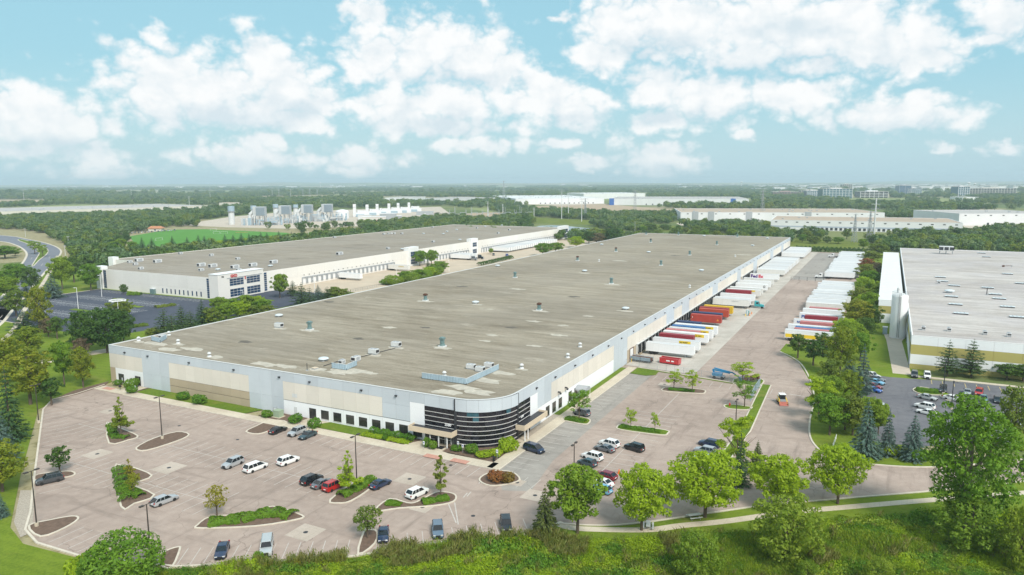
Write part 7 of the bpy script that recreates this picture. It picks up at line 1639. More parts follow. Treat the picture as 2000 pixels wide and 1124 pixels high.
for a in [
 ('young', 237, 850, 774, 46, 'young yellow-green tree on the kerbed island near the bronze lamp post'), ('small', 117, 925, 872, 42, 'small dark round tree beside the dark grey suv'),
 ('younggold', 254, 948, 896, 34, 'thin yellowing tree on the triangular planted island'), ('goldthin', 261, 968, 925, 30, 'tiny golden sapling on the triangular planted island'),
 ('goldthin', 424, 1009, 950, 52, 'golden leaved sapling on the long planted island'), ('young', 682, 965, 878, 52, 'young pyramidal tree beside the lamp post and red suv'),
 ('younggold', 861, 968, 887, 50, 'upright olive-gold tree on the island by the white suv'), ('smallolive', 718, 1052, 988, 60, 'round olive tree on the mulch island beside the dark blue sedan'),
 ('locustgreen', 1131, 822, 762, 62, 'bright green tree over the grey boxy suv by the side wall'), ('locust', 1232, 838, 797, 30, 'small lime tree on the side-lot island, the wider crowned'), ('locust', 1279, 845, 804, 22, 'small slim lime tree on the side-lot island'),
 ('locust', 1316, 763, 722, 36, 'lime sapling by the round concrete pad near the apron fence'), ('locust', 1352, 767, 723, 36, 'lime sapling on the mulch end of the apron-side island'), ('locust', 1450, 748, 704, 58, 'lime tree in front of the rusty machine parts'), ('locustgreen', 1454, 796, 744, 52, 'thin green tree between hydrant and blue mesh fence'),
 ('maple', 1128, 1042, 908, 112, 'big round green maple beside the bronze-green spruce'), ('lime', 1253, 1036, 912, 118, 'round lime maple above the picnic table on the footpath'), ('lime', 1377, 1010, 885, 142, 'widest lime maple, beside the second picnic table'), ('lime', 1518, 990, 888, 112, 'lime maple near the truck drive bend'), ('lime', 1636, 984, 870, 108, 'pale lime maple standing alone on the verge by the drive'),
 ('olivespruce', 1064, 1052, 948, 62, 'bronze-green spruce at the corner of the footpath'), ('locustbig', 1438, 925, 810, 92, 'honey locust over the lot divider behind the conifers'), ('spruce', 1444, 948, 842, 50, 'dark green spruce beside the honey locust'), ('olivespruce', 1478, 925, 860, 38, 'bronze conifer beside the dark green spruce'),
 ('cottonwood', 1884, 1045, 772, 164, 'tall pale-barked cottonwood in front of the visitor lot'), ('willow', 1534, 1098, 968, 140, 'wide olive willow in the meadow below the drive'), ('willow', 1360, 1136, 1034, 92, 'bushy olive willow sapling at the bottom of the meadow'), ('willow', 1990, 1120, 985, 80, 'yellow-green willow at the edge of the meadow'),
 ('olive', 1978, 872, 752, 62, 'olive tree at the end of the visitor lot'), ('dark', 2003, 935, 890, 30, 'dark tree at the drive past the cottonwood'), ('willow', 1895, 1075, 975, 130, 'dense green thicket below the cottonwood'),
 ('gold', 5, 960, 862, 90, 'yellow-green tree at the lawn beside the dark grey suv'), ('gold', 60, 790, 680, 92, 'large golden-green maple by the lawn kerb'), ('gold', 14, 750, 655, 72, 'orange-tinged maple behind the golden-green one'), ('gold', 56, 700, 638, 66, 'golden maple crown nearest the side path'),
 ('maple', 126, 752, 665, 46, 'green maple on the lawn by the side path'), ('gold', 163, 757, 676, 46, 'yellow topped maple on the lawn corner by the facade'), ('small', 101, 792, 738, 48, 'dark small tree on the mulch triangle of the lot corner'), ('spruce', 22, 860, 715, 74, 'tall dark spruce at the lawn, the higher of two'), ('bluespruce', 6, 905, 790, 70, 'blue spruce with spreading tiers on the lawn'), ('bluespruce', 3, 1010, 960, 34, 'small blue spruce low on the lawn'),
 ('bluespruce', 103, 582, 533, 50, 'blue spruce on the verge between road and lawn'), ('maple', 122, 566, 500, 44, 'green tree behind the blue spruce on the verge'), ('gold', 78, 648, 558, 48, 'golden-green tree beside the road path'), ('olive', 32, 618, 566, 46, 'olive tree on the road verge by the wooden pole'), ('dark', 62, 568, 522, 40, 'dark round tree on the far verge of the road'), ('bluespruce', 52, 580, 545, 24, 'small blue spruce at the road verge'),
 ('pine', 48, 652, 606, 58, 'spreading dark pine over the road path'), ('pine', 88, 645, 612, 44, 'low dark pine beside the golden-green verge tree'), ('purple', 95, 658, 622, 34, 'brownish bare-looking tree on the striped lawn'), ('small', 112, 662, 618, 32, 'small dark tree on the striped lawn next to the brownish one'),
 ('dark', 168, 690, 606, 72, 'big dark tree clump beside the main roof corner, outer part'), ('dark', 210, 690, 600, 80, 'big dark tree clump beside the main roof corner, middle part'), ('dark', 242, 672, 604, 50, 'big dark tree at the dark lot, part closest to the roof'), ('purple', 160, 700, 660, 34, 'reddish leaved small tree under the big dark clump'),
 ('maple', 178, 568, 515, 42, 'green tree at the pale corner pier of the second warehouse'), ('small', 145, 552, 502, 36, 'dark round tree on the lawn behind the verge'), ('gold', 236, 622, 582, 48, 'yellow-green tree under the ring-headed mast'),
 ('dark', 242, 575, 555, 16, 'egg-shaped dark shrub tree by the teal cabinet'),
 ('pine', 322, 660, 600, 44, 'dark pine beside the dark lot, the outer one'), ('pine', 356, 650, 596, 46, 'dark pine between two others beside the dark lot'), ('spruce', 396, 640, 584, 46, 'tall dark spruce above the main roof edge'), ('olive', 408, 630, 610, 20, 'pale lime sapling in front of the tall dark spruce'),
 ('maple', 430, 612, 580, 40, 'green tree before the blue-glazed entrance tower'), ('maple', 456, 612, 582, 40, 'green tree under the entrance windows'), ('maple', 480, 612, 576, 38, 'green tree at the end of the entrance windows'), ('lime', 505, 600, 578, 30, 'lime tree beyond the blue-glazed entrance'), ('olive', 495, 622, 596, 36, 'olive bushy tree above the main roof edge by the entrance'), ('olive', 523, 620, 596, 44, 'olive tree above the main roof edge past the entrance'),
 ('maple', 442, 628, 592, 44, 'green tree in front of the entrance tower, near the roof edge'), ('lime', 468, 622, 590, 42, 'lime green tree in front of the entrance windows'), ('maple', 512, 612, 584, 40, 'green tree beyond the entrance by the dark lot end'), ('olive', 415, 640, 600, 44, 'olive tree beside the tall dark spruce over the roof edge'), ('pine', 338, 668, 614, 44, 'lower dark pine between the dark lot and the roof edge'), ('pine', 374, 658, 606, 44, 'dark pine next to the tall dark spruce'), ('olive', 300, 662, 640, 34, 'low olive tree at the dark lot corner by the roof'), ('pine', 640, 592, 560, 36, 'dark pine at the end of the yard spruce clump'), ('olive', 672, 588, 564, 34, 'olive tree by the low dark fence of the yard'),
 ('maple', 547, 582, 535, 36, 'green tree at the docks of the second warehouse'), ('pine', 572, 578, 548, 30, 'dark pine beside the dock tree of the second warehouse'), ('pine', 590, 598, 552, 44, 'dark pine clump at the second yard gate'), ('bluespruce', 622, 590, 556, 36, 'blue-green spruce in front of the cream lone trailer'), ('olive', 655, 590, 560, 40, 'olive tree at the end of the yard spruce clump'), ('pine', 606, 604, 560, 30, 'pine at the roof edge before the blue-green spruce'),
 ('maple', 820, 520, 489, 28, 'green tree at the mid entrance of the second warehouse'), ('maple', 843, 518, 488, 26, 'second green tree past the mid entrance of the second warehouse'), ('spruce', 836, 526, 502, 12, 'narrow dark conifer between the mid entrance trees'),
 ('bush', 757, 556, 544, 34, 'rounded hedge tree at the edge of the main roof, alone'), ('maple', 790, 552, 530, 34, 'olive hedge tree near the white lamp post of the second yard'), ('maple', 815, 548, 526, 34, 'hedge tree in the middle of the yard hedge'), ('lime', 838, 542, 522, 34, 'lime hedge tree near the far end of the yard hedge'), ('maple', 858, 534, 510, 34, 'larger green tree at the far end of the yard hedge'),
 ('bigbush', 770, 557, 536, 40, 'broad hedge bush behind the main roof edge, first of the yard hedge'), ('bigbush', 800, 552, 530, 44, 'broad hedge bush behind the main roof edge, second of the yard hedge'), ('bigbush', 826, 546, 526, 40, 'broad hedge bush behind the main roof edge, third of the yard hedge'), ('bigbush', 848, 540, 518, 40, 'broad hedge bush behind the main roof edge, fourth of the yard hedge'),
 ('maple', 1060, 500, 475, 36, 'green tree beyond the far main roof edge, the nearer'), ('maple', 1085, 494, 474, 36, 'green tree beyond the far main roof edge, the second'), ('lime', 1125, 484, 462, 32, 'lime tree beside the end tower of the second warehouse'), ('purple', 1165, 476, 455, 36, 'brownish tree by the pond past the second warehouse'), ('dark', 1195, 474, 446, 44, 'dark rounded tree by the pond behind the main roof'), ('dark', 1150, 476, 452, 30, 'dark tree between pond and main roof'), ('red', 1128, 462, 455, 10, 'small red bush beside the pond'),
 ('maple', 959, 497, 485, 10, 'young tree in the truck yard of the second warehouse'),
 # belt between the truck drive and the third warehouse
 ('small', 1558, 700, 652, 42, 'dark green tree at the grass tip of the drive, outer one'), ('small', 1588, 714, 664, 46, 'dark green tree at the grass tip of the drive, lowest of three'), ('small', 1607, 692, 650, 40, 'dark green tree at the grass tip beside the yellow banded trailer'),
 ('gold', 1640, 735, 636, 62, 'golden tree in the belt behind the dark green trio'), ('maple', 1662, 690, 628, 62, 'bright green tree in the belt above the golden one'), ('gold', 1672, 640, 584, 62, 'golden crowned tree in the belt beside white trailers'), ('olive', 1622, 760, 700, 50, 'olive tree low in the belt below the golden one'),
 ('maple', 1695, 590, 545, 46, 'green tree in the belt beside the annex'), ('lime', 1684, 570, 540, 36, 'lime tree in the belt beside the fence gap'), ('olive', 1690, 545, 515, 40, 'olive tree in the upper belt'), ('red', 1692, 528, 504, 34, 'red-orange tree in the belt beside the far trailers'), ('olive', 1700, 515, 490, 44, 'olive tree near the top end of the belt'), ('olive', 1712, 500, 475, 50, 'wide olive tree behind the annex end'), ('purple', 1712, 540, 512, 26, 'bare reddish tree beside the annex wall'), ('maple', 1700, 622, 570, 40, 'green tree along the annex in the belt'), ('dark', 1690, 660, 620, 44, 'dark tree in the belt near the silo lawn'),
 ('lime', 1650, 665, 622, 46, 'lime green tree crown at the rear of the belt bend'), ('maple', 1680, 705, 650, 52, 'green tree at the striped lawn edge of the belt'), ('olive', 1640, 700, 655, 44, 'olive tree squeezed between golden belt tree and trailers'), ('gold', 1655, 790, 722, 50, 'yellow-green belt tree above the leaning kerb tree'), ('maple', 1625, 800, 735, 56, 'green belt tree behind the leaning kerb tree'), ('olive', 1650, 840, 780, 56, 'olive belt tree between kerb tree and wide blue spruce'), ('lime', 1688, 608, 575, 40, 'lime belt tree next to the golden crowned one'), ('olive', 1678, 595, 560, 40, 'olive belt tree by the fence gap, drive side'), ('maple', 1702, 560, 528, 40, 'green belt tree beside the upper annex wall'), ('dark', 1705, 640, 596, 38, 'dark belt tree at the annex wall middle'), ('maple', 1715, 850, 790, 46, 'green tree peeping between wide and narrow blue spruce'),
 ('bluespruce', 1683, 768, 672, 48, 'tall blue spruce in the belt by the striped lawn'), ('spruce', 1672, 790, 728, 46, 'dark green spruce beside the visitor lot row'), ('bluespruce', 1660, 730, 690, 34, 'small blue spruce behind the golden belt tree'),
 ('locustbig', 1598, 820, 738, 84, 'leafy olive-green tree leaning over the drive kerb'), ('maple', 1620, 850, 770, 74, 'dense green tree over the drive kerb'), ('olive', 1665, 850, 772, 60, 'olive tree behind the blue spruces'), ('maple', 1700, 845, 775, 60, 'green tree between spruces and visitor lot'),
 ('bluespruce', 1690, 892, 778, 68, 'wide blue spruce, first of three by the drive'), ('bluespruce', 1733, 890, 800, 42, 'narrow blue spruce, middle of three by the drive'), ('bluespruce', 1782, 898, 806, 62, 'blue spruce closest to the cottonwood'),
 ('pine', 1850, 735, 664, 46, 'big pine against the olive banded wall, the ragged one'), ('pine', 1897, 737, 662, 54, 'big full pine against the olive banded wall'), ('small', 1966, 742, 710, 52, 'grey-green shrub tree by the olive banded wall'), ('small', 1998, 745, 712, 50, 'grey-green shrub tree at the end of the olive banded wall'),
]: plant(*a)
for i, a in enumerate([(68, 497, 470, 34), (84, 502, 478, 26), (35, 552, 515, 56), (15, 585, 540, 60), (8, 560, 528, 40), (10, 505, 480, 50), (30, 500, 487, 22)]):
    plant('locustgreen' if i < 2 else 'maple', *a, ['rounded median tree at the road bend, the outer', 'rounded median tree at the road bend, the inner', 'green verge tree inside the road bend, nearest the lane', 'green verge tree inside the road bend, lowest', 'green verge tree inside the road bend, behind the lowest', 'dark shrub mass tree inside the bend', 'small shrub tree inside the bend'][i])
for i, x in enumerate((278, 297, 337, 366, 388, 400, 440, 456, 472, 487, 510, 522, 545, 570, 590, 612, 628, 650, 664, 675)):
    plant('spruce', x, 485-i*1.15+(i % 3), 463-i*1.0+(i % 2)*2, 17+(i % 3)*3, 'dark conifer in the row between sports field and second warehouse', 'conifers along the sports field')
for i in range(26): plant(['bush', 'limebush', 'olive'][i % 3], 270+i*16+(i*7 % 5), 492-i*1.5, 484-i*1.5, 14+(i % 4)*2, 'yellow-green shrub behind the rear edge of the second roof', 'shrubs behind the second warehouse')
rg = random.Random(21)
def belt(poly, n_, kinds, lab, grp, h=(7, 12), wd_=(7, 12), sep=5.5):
    P = [(q.x, q.y) for q in px(poly)]; xs_ = [p[0] for p in P]; ys_ = [p[1] for p in P]; got = []; tries = 0
    while len(got) < n_ and tries < 9000:
        tries += 1; x, y = rg.uniform(min(xs_), max(xs_)), rg.uniform(min(ys_), max(ys_)); ins = False
        for i in range(len(P)):
            (x0, y0), (x1, y1) = P[i], P[i-1]
            if (y0 > y) != (y1 > y) and x < (x1-x0)*(y-y0)/(y1-y0)+x0: ins = not ins
        if not ins or any((x-a)**2+(y-b)**2 < sep*sep for a, b in got): continue
        got.append((x, y)); L_ = PROTO[rg.choice(kinds)]; q, W_, H_ = rg.choice(L_); w_ = rg.uniform(*wd_)
        o = dup(q, (x, y, -.1), rg.uniform(0, 6.28), (w_/W_, w_/W_, rg.uniform(*h)/H_), lab, grp); o.name = 'tree'
belt([(128, 480), (190, 545), (205, 540), (215, 506), (262, 496), (258, 470), (200, 462), (150, 462)], 34, ['dark', 'maple', 'wood', 'dark'], 'green tree in the wood between road bend and second warehouse', 'trees of the roadside wood')
belt([(1240, 462), (1340, 470), (1560, 474), (1700, 492), (1760, 484), (2010, 492), (2010, 474), (1760, 470), (1560, 462), (1400, 452), (1260, 446)], 78, ['wood', 'wood', 'maple', 'olive'], 'green tree of the belt behind the two large roofs', 'trees of the belt behind the roofs', (6, 11), (8, 13), 8)
belt([(560, 452), (700, 441), (860, 428), (1000, 434), (1000, 438), (860, 433), (690, 449), (600, 458)], 14, ['dark', 'wood'], 'dark tree at the fence of the power plant yard', 'trees along the plant yard', (6, 10), (7, 11), 9)
belt([(690, 448), (860, 432), (1000, 438), (1000, 432), (860, 424), (700, 440)], 26, ['wood', 'maple', 'dark'], 'hedge tree behind the second roof before the power plant', 'hedge trees before the power plant', (5, 9), (7, 12), 7)
# shrubs
for i, a in enumerate([('bush', 258, 758, 736, 30, 'clipped round bush at the corner doors of the facade'), ('bush', 231, 752, 741, 20, 'low dark bush beside the corner door'), ('bush', 258, 768, 752, 24, 'low spreading bush under the clipped corner bush'), ('bush', 358, 781, 763, 26, 'clipped bush before the tan panels, farther from the entrance'), ('bush', 390, 789, 769, 30, 'clipped bush before the tan panels, nearer to the entrance'),
 ('bush', 522, 815, 800, 24, 'clipped round bush beside the green transformer'), ('bush', 577, 826, 807, 30, 'clipped round bush before the glass side door'), ('bush', 614, 836, 815, 28, 'clipped round bush at the end of the lawn strip'), ('bush', 752, 860, 847, 12, 'small dark round bush in the mulch below the windows'), ('bush', 834, 874, 852, 18, 'tall clipped bush pair by the canopy, upper'), ('bush', 846, 878, 858, 18, 'tall clipped bush by the canopy posts'),
 ('bush', 921, 886, 865, 28, 'bright round clipped bush under the glass corner'), ('limebush', 993, 882, 853, 40, 'spreading yellow-green bush at the side canopy'), ('bush', 892, 880, 870, 26, 'low green shrub by the entrance mat'), ('limebush', 945, 892, 880, 34, 'low bright shrubs at the bed tip, inner'), ('limebush', 968, 890, 876, 30, 'low bright shrubs at the bed tip, outer'), ('redbush', 970, 940, 920, 40, 'reddish flowering shrub on the round island'), ('redbush', 992, 942, 922, 34, 'second reddish shrub on the round island'),
 ('purplebush', 852, 872, 862, 9, 'purple leaves in the pot at the canopy post'), ('purplebush', 878, 875, 866, 9, 'purple leaves in the pot at the glass doors'), ('bigbush', 240, 1140, 1040, 158, 'big round green bush at the lot edge by the hidden lamp post'), ('bush', 505, 1100, 1076, 24, 'dark green shrub beside the grey pickup'), ('limebush', 160, 1130, 1085, 60, 'yellow-green shrub beside the big round bush'), ('limebush', 1735, 888, 866, 44, 'yellow-green low shrub between blue spruces'), ('limebush', 1692, 892, 878, 16, 'small yellow shrub below the wide blue spruce'), ('limebush', 1990, 880, 862, 22, 'orange-yellow shrub at the visitor lot island'),
 ('willow', 1575, 1140, 1095, 44, 'pale leafed sapling at the bottom edge of the meadow'), ('willow', 1716, 1150, 1090, 60, 'pale leafed saplings at the bottom edge below the thicket')]):
    plant(*a[:5], a[5], None, 'shrub' if 'bush' in a[0] else 'sapling', .1 if a[1] < 1010 and a[2] < 900 and a[1] > 215 else 0.)
def hedge(lab, pts, wd_, h, leaf='bush', n=1400, size=.13, z=.1):
    P = []; D_ = []; p0 = Vector((*pts[0][:2], 0))
    tot = sum((Vector(b)-Vector(a)).length for a, b in zip(pts[:-1], pts[1:]))
    for a, b in zip(pts[:-1], pts[1:]):
        a, b = Vector((*a[:2], 0)), Vector((*b[:2], 0)); L = (b-a).length; k = int(2.2*n*L/tot); t = RNG.random(k); u = (b-a)/L; nr = Vector((-u.y, u.x, 0)); an = RNG.random(k)*math.pi
        bump_ = 1+.18*np.sin(t*L*1.9)+.1*np.sin(t*L*4.3); c_, s2_ = np.cos(an)*wd_/2*bump_, np.sin(an)**.6*h*bump_
        P.append(np.stack([a.x-p0.x+u.x*L*t+nr.x*c_, a.y-p0.y+u.y*L*t+nr.y*c_, s2_], 1)); D_.append(np.stack([nr.x*np.cos(an), nr.y*np.cos(an), np.sin(an)], 1))
    P, D_ = np.concatenate(P), np.concatenate(D_)
    q = thing('hedge', lab, 'hedge', (p0.x, p0.y, z)); f = link('foliage', leaf_mesh('foliage', P, D_, RNG.uniform(.6, 1.4, len(P))*size*1.35, LEAF[leaf]), q); f['kind'] = 'stuff'
hedge('clipped hedge under the office windows near the canopy', [B(-1.4, 32.5), B(-1.4, 20)], 1.6, 1.2); hedge('low bright ground cover hedge before the clipped window hedge', [B(-3.5, 33), B(-3.5, 20)], 1.7, .5, 'lime', 1400)
hedge('groundcover strip of the long planted island', px([(408, 1024), (470, 1016), (530, 1003), (572, 1010)]), 3.2, .7, 'bush', 2200); hedge('groundcover on the triangular planted island', px([(234, 917), (240, 950), (250, 980)]), 2.6, .7, 'bush', 1500); hedge('groundcover on the second bed of the triangular island', px([(240, 955), (275, 972)]), 2.2, .7, 'bush', 900)
hedge('groundcover on the island beside the red suv', px([(665, 972), (700, 955), (726, 938)]), 2.2, .8, 'bush', 1700); hedge('groundcover under the upright olive-gold tree', px([(825, 984), (875, 975)]), 1.9, .6, 'bush', 1200); hedge('groundcover mound at the tip of the white suv island', px([(755, 985), (784, 988)]), 1.6, .5, 'bush', 700)
hedge('groundcover on the young tree island by the lawn side', px([(216, 832), (222, 855), (250, 857)]), 1.8, .6, 'bush', 1000); hedge('clipped strip on the side lot island', px([(1212, 835), (1290, 846)]), 1.5, .55, 'bush', 1600); hedge('clipped strip on the island by the apron fence', px([(1306, 762), (1356, 766)]), 1.5, .5, 'bush', 1000); hedge('clipped patch on the island below the grey boxy suv', px([(1106, 819), (1142, 826)]), 2., .5, 'bush', 1000)
hedge('clipped hedge of the visitor lot island', px([(1790, 764), (1832, 768)]), 2.2, .8, 'bush', 1100); hedge('lime hedge of the visitor lot island end', px([(1842, 776), (1872, 780)]), 2., .8, 'lime', 900); hedge('clipped hedge around the teal cabinet', px([(250, 577), (276, 577)]), 2.4, 1.4, 'bush', 700, .2); hedge('row of clipped trees at the wall of the second warehouse', px([(312, 570), (340, 574)]), 3., 4.2, 'bush', 900, .3); hedge('clipped tree clump at the wall of the second warehouse', px([(350, 575), (365, 577)]), 3., 3.8, 'bush', 600, .3)
hedge('hedge on the long island of the dark lot', px([(304, 602), (342, 597)]), 3., .9, 'olive', 700, .2); hedge('hedge on the lower island of the dark lot', px([(258, 640), (288, 636)]), 3., .9, 'olive', 700, .2); hedge('dark long hedge at the far yard edge', px([(935, 520), (1000, 505)]), 3., 2., 'dark', 900, .35); hedge('overgrown fence hedge at the rear edge of the truck lot', [B(515, -5), B(515, -58)], 5., 3.5, 'dark', 1500, .4)

# ---------------------------------------------------------------- uncounted plants: meadow and far woods, scattered points carrying shared plants
def scatter(name, lab, pts, rot, sca, kind_idx, sources):
    col_ = bpy.data.collections.new(name+'_sources')
    for i, (me,) in enumerate(sources):
        o = bpy.data.objects.new('%s_%02d' % (name, i), me); col_.objects.link(o)
    me = bpy.data.meshes.new(name); n = len(pts); me.vertices.add(n); me.vertices.foreach_set('co', pts.ravel().astype(np.float32))
    for an, ty, dat in (('rot', 'FLOAT_VECTOR', np.stack([np.zeros(n), np.zeros(n), rot], 1)), ('sca', 'FLOAT_VECTOR', sca)):
        at = me.attributes.new(an, ty, 'POINT'); at.data.foreach_set('vector', dat.ravel().astype(np.float32))
    at = me.attributes.new('kindno', 'INT', 'POINT'); at.data.foreach_set('value', kind_idx.astype(np.int32))
    ng = bpy.data.node_groups.new(name, 'GeometryNodeTree')
    ng.interface.new_socket('Geometry', in_out='INPUT', socket_type='NodeSocketGeometry'); ng.interface.new_socket('Geometry', in_out='OUTPUT', socket_type='NodeSocketGeometry')
    a, b = ng.nodes.new('NodeGroupInput'), ng.nodes.new('NodeGroupOutput'); ip = ng.nodes.new('GeometryNodeInstanceOnPoints'); ci = ng.nodes.new('GeometryNodeCollectionInfo')
    ci.inputs['Collection'].default_value = col_; ci.inputs['Separate Children'].default_value = True; ci.inputs['Reset Children'].default_value = True; ip.inputs['Pick Instance'].default_value = True
    def attr(nm, ty): q = ng.nodes.new('GeometryNodeInputNamedAttribute'); q.data_type = ty; q.inputs[0].default_value = nm; return q.outputs[0]
    L = ng.links; L.new(a.outputs[0], ip.inputs['Points']); L.new(ci.outputs[0], ip.inputs['Instance']); L.new(attr('kindno', 'INT'), ip.inputs['Instance Index']); L.new(attr('rot', 'FLOAT_VECTOR'), ip.inputs['Rotation']); L.new(attr('sca', 'FLOAT_VECTOR'), ip.inputs['Scale']); L.new(ip.outputs[0], b.inputs[0])
    o = bpy.data.objects.new(name, me); C.objects.link(o); md = o.modifiers.new('scatter', 'NODES'); md.node_group = ng; o['kind'] = 'stuff'; o['label'] = lab; return o
def in_poly(X, Y, P):
    ins = np.zeros(len(X), bool); n = len(P)
    for i in range(n):
        (x0, y0), (x1, y1) = P[i], P[i-1]
        if y0 == y1: continue
        c = ((y0 > Y) != (y1 > Y)) & (X < (x1-x0)*(Y-y0)/(y1-y0)+x0); ins ^= c
    return ins
def vnoise(X, Y, s, seed):
    r = np.random.default_rng(seed).random((64, 64)); x, y = X/s, Y/s; i, j = np.floor(x).astype(int), np.floor(y).astype(int); fx, fy = x-i, y-j; fx, fy = fx*fx*(3-2*fx), fy*fy*(3-2*fy)
    return (r[i % 64, j % 64]*(1-fx)+r[(i+1) % 64, j % 64]*fx)*(1-fy)+(r[i % 64, (j+1) % 64]*(1-fx)+r[(i+1) % 64, (j+1) % 64]*fx)*fy
def tuft(leaf, n, h, rad, size, stalk):
    a = RNG.random(n)*6.28; r = rad*np.sqrt(RNG.random(n)); z = h*RNG.random(n)**.7
    P = np.stack([r*np.cos(a), r*np.sin(a), z], 1); al = np.stack([np.cos(a)*.4, np.sin(a)*.4, np.ones(n)], 1) if stalk else None
    nn = np.stack([np.cos(a), np.sin(a), np.full(n, .5 if stalk else .9)], 1); return leaf_mesh('tuft', P, nn, RNG.uniform(.6, 1.4, n)*size, LEAF[leaf], .16 if stalk else .6, .4, al)
mead = [(q.x, q.y) for q in px([(150, 1180), (250, 1120), (345, 1113), (500, 1104), (640, 1098), (702, 1091), (790, 1076), (860, 1066), (1030, 1052), (1095, 1058), (1300, 1060), (1420, 1046), (1640, 1022), (1830, 1008), (2080, 998), (2080, 1260), (150, 1260)])]
X = RNG.uniform(-90, 110, 90000); Y = RNG.uniform(80, 160, 90000); k = in_poly(X, Y, mead) & (np.hypot(X, Y) > 88); X, Y = X[k], Y[k]
pz = np.array([proj((x, y, 0)) for x, y in zip(X, Y)]); k = (pz[:, 0] > -120) & (pz[:, 0] < 2140) & (pz[:, 1] < 1190); X, Y = X[k][:32000], Y[k][:32000]
n1 = vnoise(X, Y, 9, 1); n2 = vnoise(X, Y, 4, 2); kind = np.where(n1 > np.where(X < 22, .55, .64), np.where(n2 > .45, 3, 2), np.where(n2 > .62, 1, np.where(n2 < .36, 4, 0))); kind = np.where(RNG.random(len(X)) < .12, RNG.integers(0, 5, len(X)), kind)
sc_ = (.6+.9*vnoise(X, Y, 6, 3))*RNG.uniform(.7, 1.3, len(X)); edge = np.array([p[1] for p in pz[k][:32000]])
scatter('weeds', 'tangled green weeds and dry grass of the meadow', np.stack([X, Y, np.full(len(X), -.05)], 1), RNG.random(len(X))*6.28, np.stack([sc_, sc_, sc_*(.7+.8*vnoise(X, Y, 5, 4))], 1), kind,
        [(tuft('weed', 46, .8, .75, .16, False),), (tuft('bush', 46, .9, .8, .16, False),), (tuft('straw', 40, 1.5, .5, .34, True),), (tuft('weed', 44, 1.2, .7, .2, True),), (tuft('lime', 40, .9, .7, .15, False),)])
ex = []; ey = []
for p_, q_ in zip(px([(505, 1101), (640, 1095), (702, 1087), (860, 1061)]), px([(640, 1095), (702, 1087), (860, 1061), (1040, 1046)])):
    t_ = RNG.random(190); ex.append(p_.x+(q_.x-p_.x)*t_); ey.append(p_.y+(q_.y-p_.y)*t_-.5-1.6*RNG.random(190))
ex, ey = np.concatenate(ex), np.concatenate(ey); s_ = RNG.uniform(.6, 1.25, len(ex)); s_ *= vnoise(ex, ey, 3, 9) > .42
k = s_ > 0; ex, ey, s_ = ex[k], ey[k], s_[k]
scatter('dry_grass', 'tall dry grass stalks along the kerb of the office lot', np.stack([ex, ey, np.zeros(len(ex))], 1), RNG.random(len(ex))*6.28, np.stack([s_, s_, s_*1.15], 1), RNG.integers(0, 2, len(ex)), [(tuft('straw', 34, 1.7, .45, .3, True),), (tuft('gold', 30, 1.4, .5, .22, True),)])
# far woods
EX = [px(p) for p in ([(1260, 436), (1335, 441), (1350, 452), (1500, 463), (1270, 454)], [(1040, 424), (1185, 432), (1170, 441), (1040, 437)], [(1545, 463), (1655, 469), (1720, 478), (1640, 490), (1540, 488)],
   [(1035, 438), (1085, 436), (1150, 440), (1200, 452), (1170, 462), (1105, 466), (1050, 460)], [(225, 462), (330, 444), (400, 443), (560, 450), (700, 445), (720, 458), (420, 492), (240, 505)], [(345, 438), (448, 422), (560, 412), (860, 402), (960, 412), (1000, 421), (960, 436), (880, 428), (760, 442), (560, 449), (440, 446)],
   [(1000, 403), (1180, 398), (1335, 410), (1340, 421), (1200, 421), (1040, 412)], [(-60, 390), (75, 390), (125, 398), (-60, 404)], [(250, 391), (400, 388), (402, 393), (258, 397)], [(1300, 440), (1325, 430), (1500, 430), (1505, 443)], [(1870, 462), (1875, 436), (2080, 436), (2080, 452), (1960, 450)],
   [(520, 386), (630, 384), (640, 390), (525, 392)], [(-80, 700), (-80, 440), (60, 452), (140, 480), (150, 560), (80, 640)], [(150, 447), (200, 443), (200, 449), (150, 453)],
   [(-80, 432), (412, 415), (412, 403), (150, 399), (-80, 412)], [(1500, 460), (1885, 466), (1885, 428), (1500, 425)], [(1322, 440), (1730, 440), (1730, 412), (1322, 411)], [(1865, 446), (2080, 446), (2080, 410), (1865, 413)], [(1185, 405), (1470, 405), (1470, 388), (1185, 388)], [(1000, 402), (1185, 401), (1265, 392), (1265, 377), (1000, 388)], [(745, 398), (930, 400), (930, 387), (745, 387)],
   [(1570, 391), (1670, 391), (1670, 380), (1570, 380)], [(1675, 390), (1740, 390), (1740, 380), (1675, 380)], [(1750, 381), (1805, 381), (1805, 374), (1750, 374)], [(1865, 388), (1990, 384), (1990, 374), (1865, 376)], [(1505, 386), (1605, 384), (1605, 376), (1505, 377)])]
EX = [[(q.x, q.y) for q in p] for p in EX]+[[(q.x, q.y) for q in (B(60, -250), B(530, -250), B(530, 375), B(60, 375))]]
Xs = []; Ys = []; Ss = []
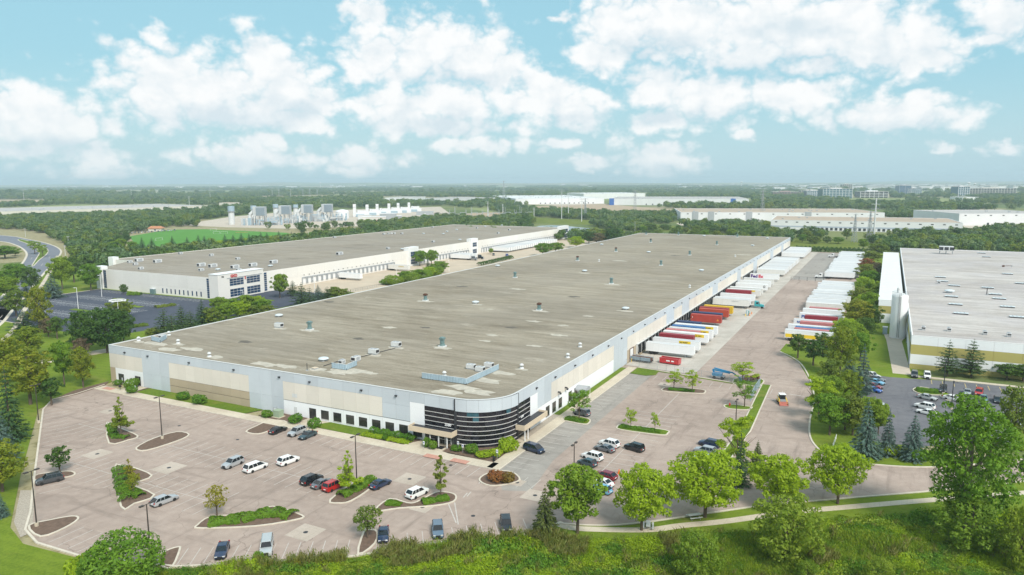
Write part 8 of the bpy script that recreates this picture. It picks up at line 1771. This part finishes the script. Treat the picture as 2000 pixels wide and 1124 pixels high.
for r0, r1, area, s0 in ((560, 1500, 62, 1.0), (1500, 3600, 200, 1.35), (3600, 9200, 1500, 2.6)):
    n = int(.5*(r1*r1-r0*r0)*1.9/area); r = np.sqrt(RNG.uniform(r0*r0, r1*r1, n)); a = RNG.uniform(-.95, .95, n); x, y = r*np.sin(a), r*np.cos(a); keep = np.ones(n, bool)
    for P in EX: keep &= ~in_poly(x, y, P)
    cov_ = vnoise(x, y, 260 if r0 < 3000 else 700, 7)*.6+vnoise(x, y, 90 if r0 < 3000 else 260, 8)*.4
    keep &= cov_ > (.26 if r0 < 1000 else .43 if r0 < 3000 else .49); Xs.append(x[keep]); Ys.append(y[keep]); Ss.append(RNG.uniform(.75, 1.3, keep.sum())*s0)
X, Y, S_ = map(np.concatenate, (Xs, Ys, Ss)); n = len(X)
def low_tree(leaf, seed, nq=230, size=.85):
    rg_ = random.Random(seed); bl = [(0, 0, 4.6, 3.1, 1.1)]+[(2.5*math.cos(k*2.4), 2.5*math.sin(k*2.4), rg_.uniform(3, 7.2), rg_.uniform(1.3, 2.1), .9) for k in range(9)]
    P, d = blob_points(bl, nq, .1, .8); return leaf_mesh('far_crown', P, d+np.array([0, 0, .3]), RNG.uniform(.7, 1.3, len(P))*size, LEAF[leaf], .8, .3)
wz = np.where(Y > 3600, .55, 1.)
scatter('woods', 'green woods of the wide plain reaching to the horizon', np.stack([X, Y, np.full(n, -.3)], 1), RNG.random(n)*6.28, np.stack([S_, S_, S_*wz*RNG.uniform(.75, 1.2, n)], 1), RNG.integers(0, 5, n), [(low_tree('wood', 1),), (low_tree('far', 2),), (low_tree('far', 3),), (low_tree('olive', 4),), (low_tree('dark', 5),)])
print('woods', n)
clear_protos()
# ---------------------------------------------------------------- the air
hz_, nt_ = new_mat('thin_haze')
pv = N(nt_, 'ShaderNodeVolumePrincipled', inp={'Color': (.74, .92, 1., 1), 'Density': 1.25e-4, 'Anisotropy': 0.})
nt_.links.new(pv.outputs[0], N(nt_, 'ShaderNodeOutputMaterial').inputs['Volume'])
hb = obj('haze', MB().box(-14800, -1200, -1.5, 14800, 15200, 110), hz_); hb['kind'] = 'stuff'; hb['label'] = 'thin pale haze over the plain'
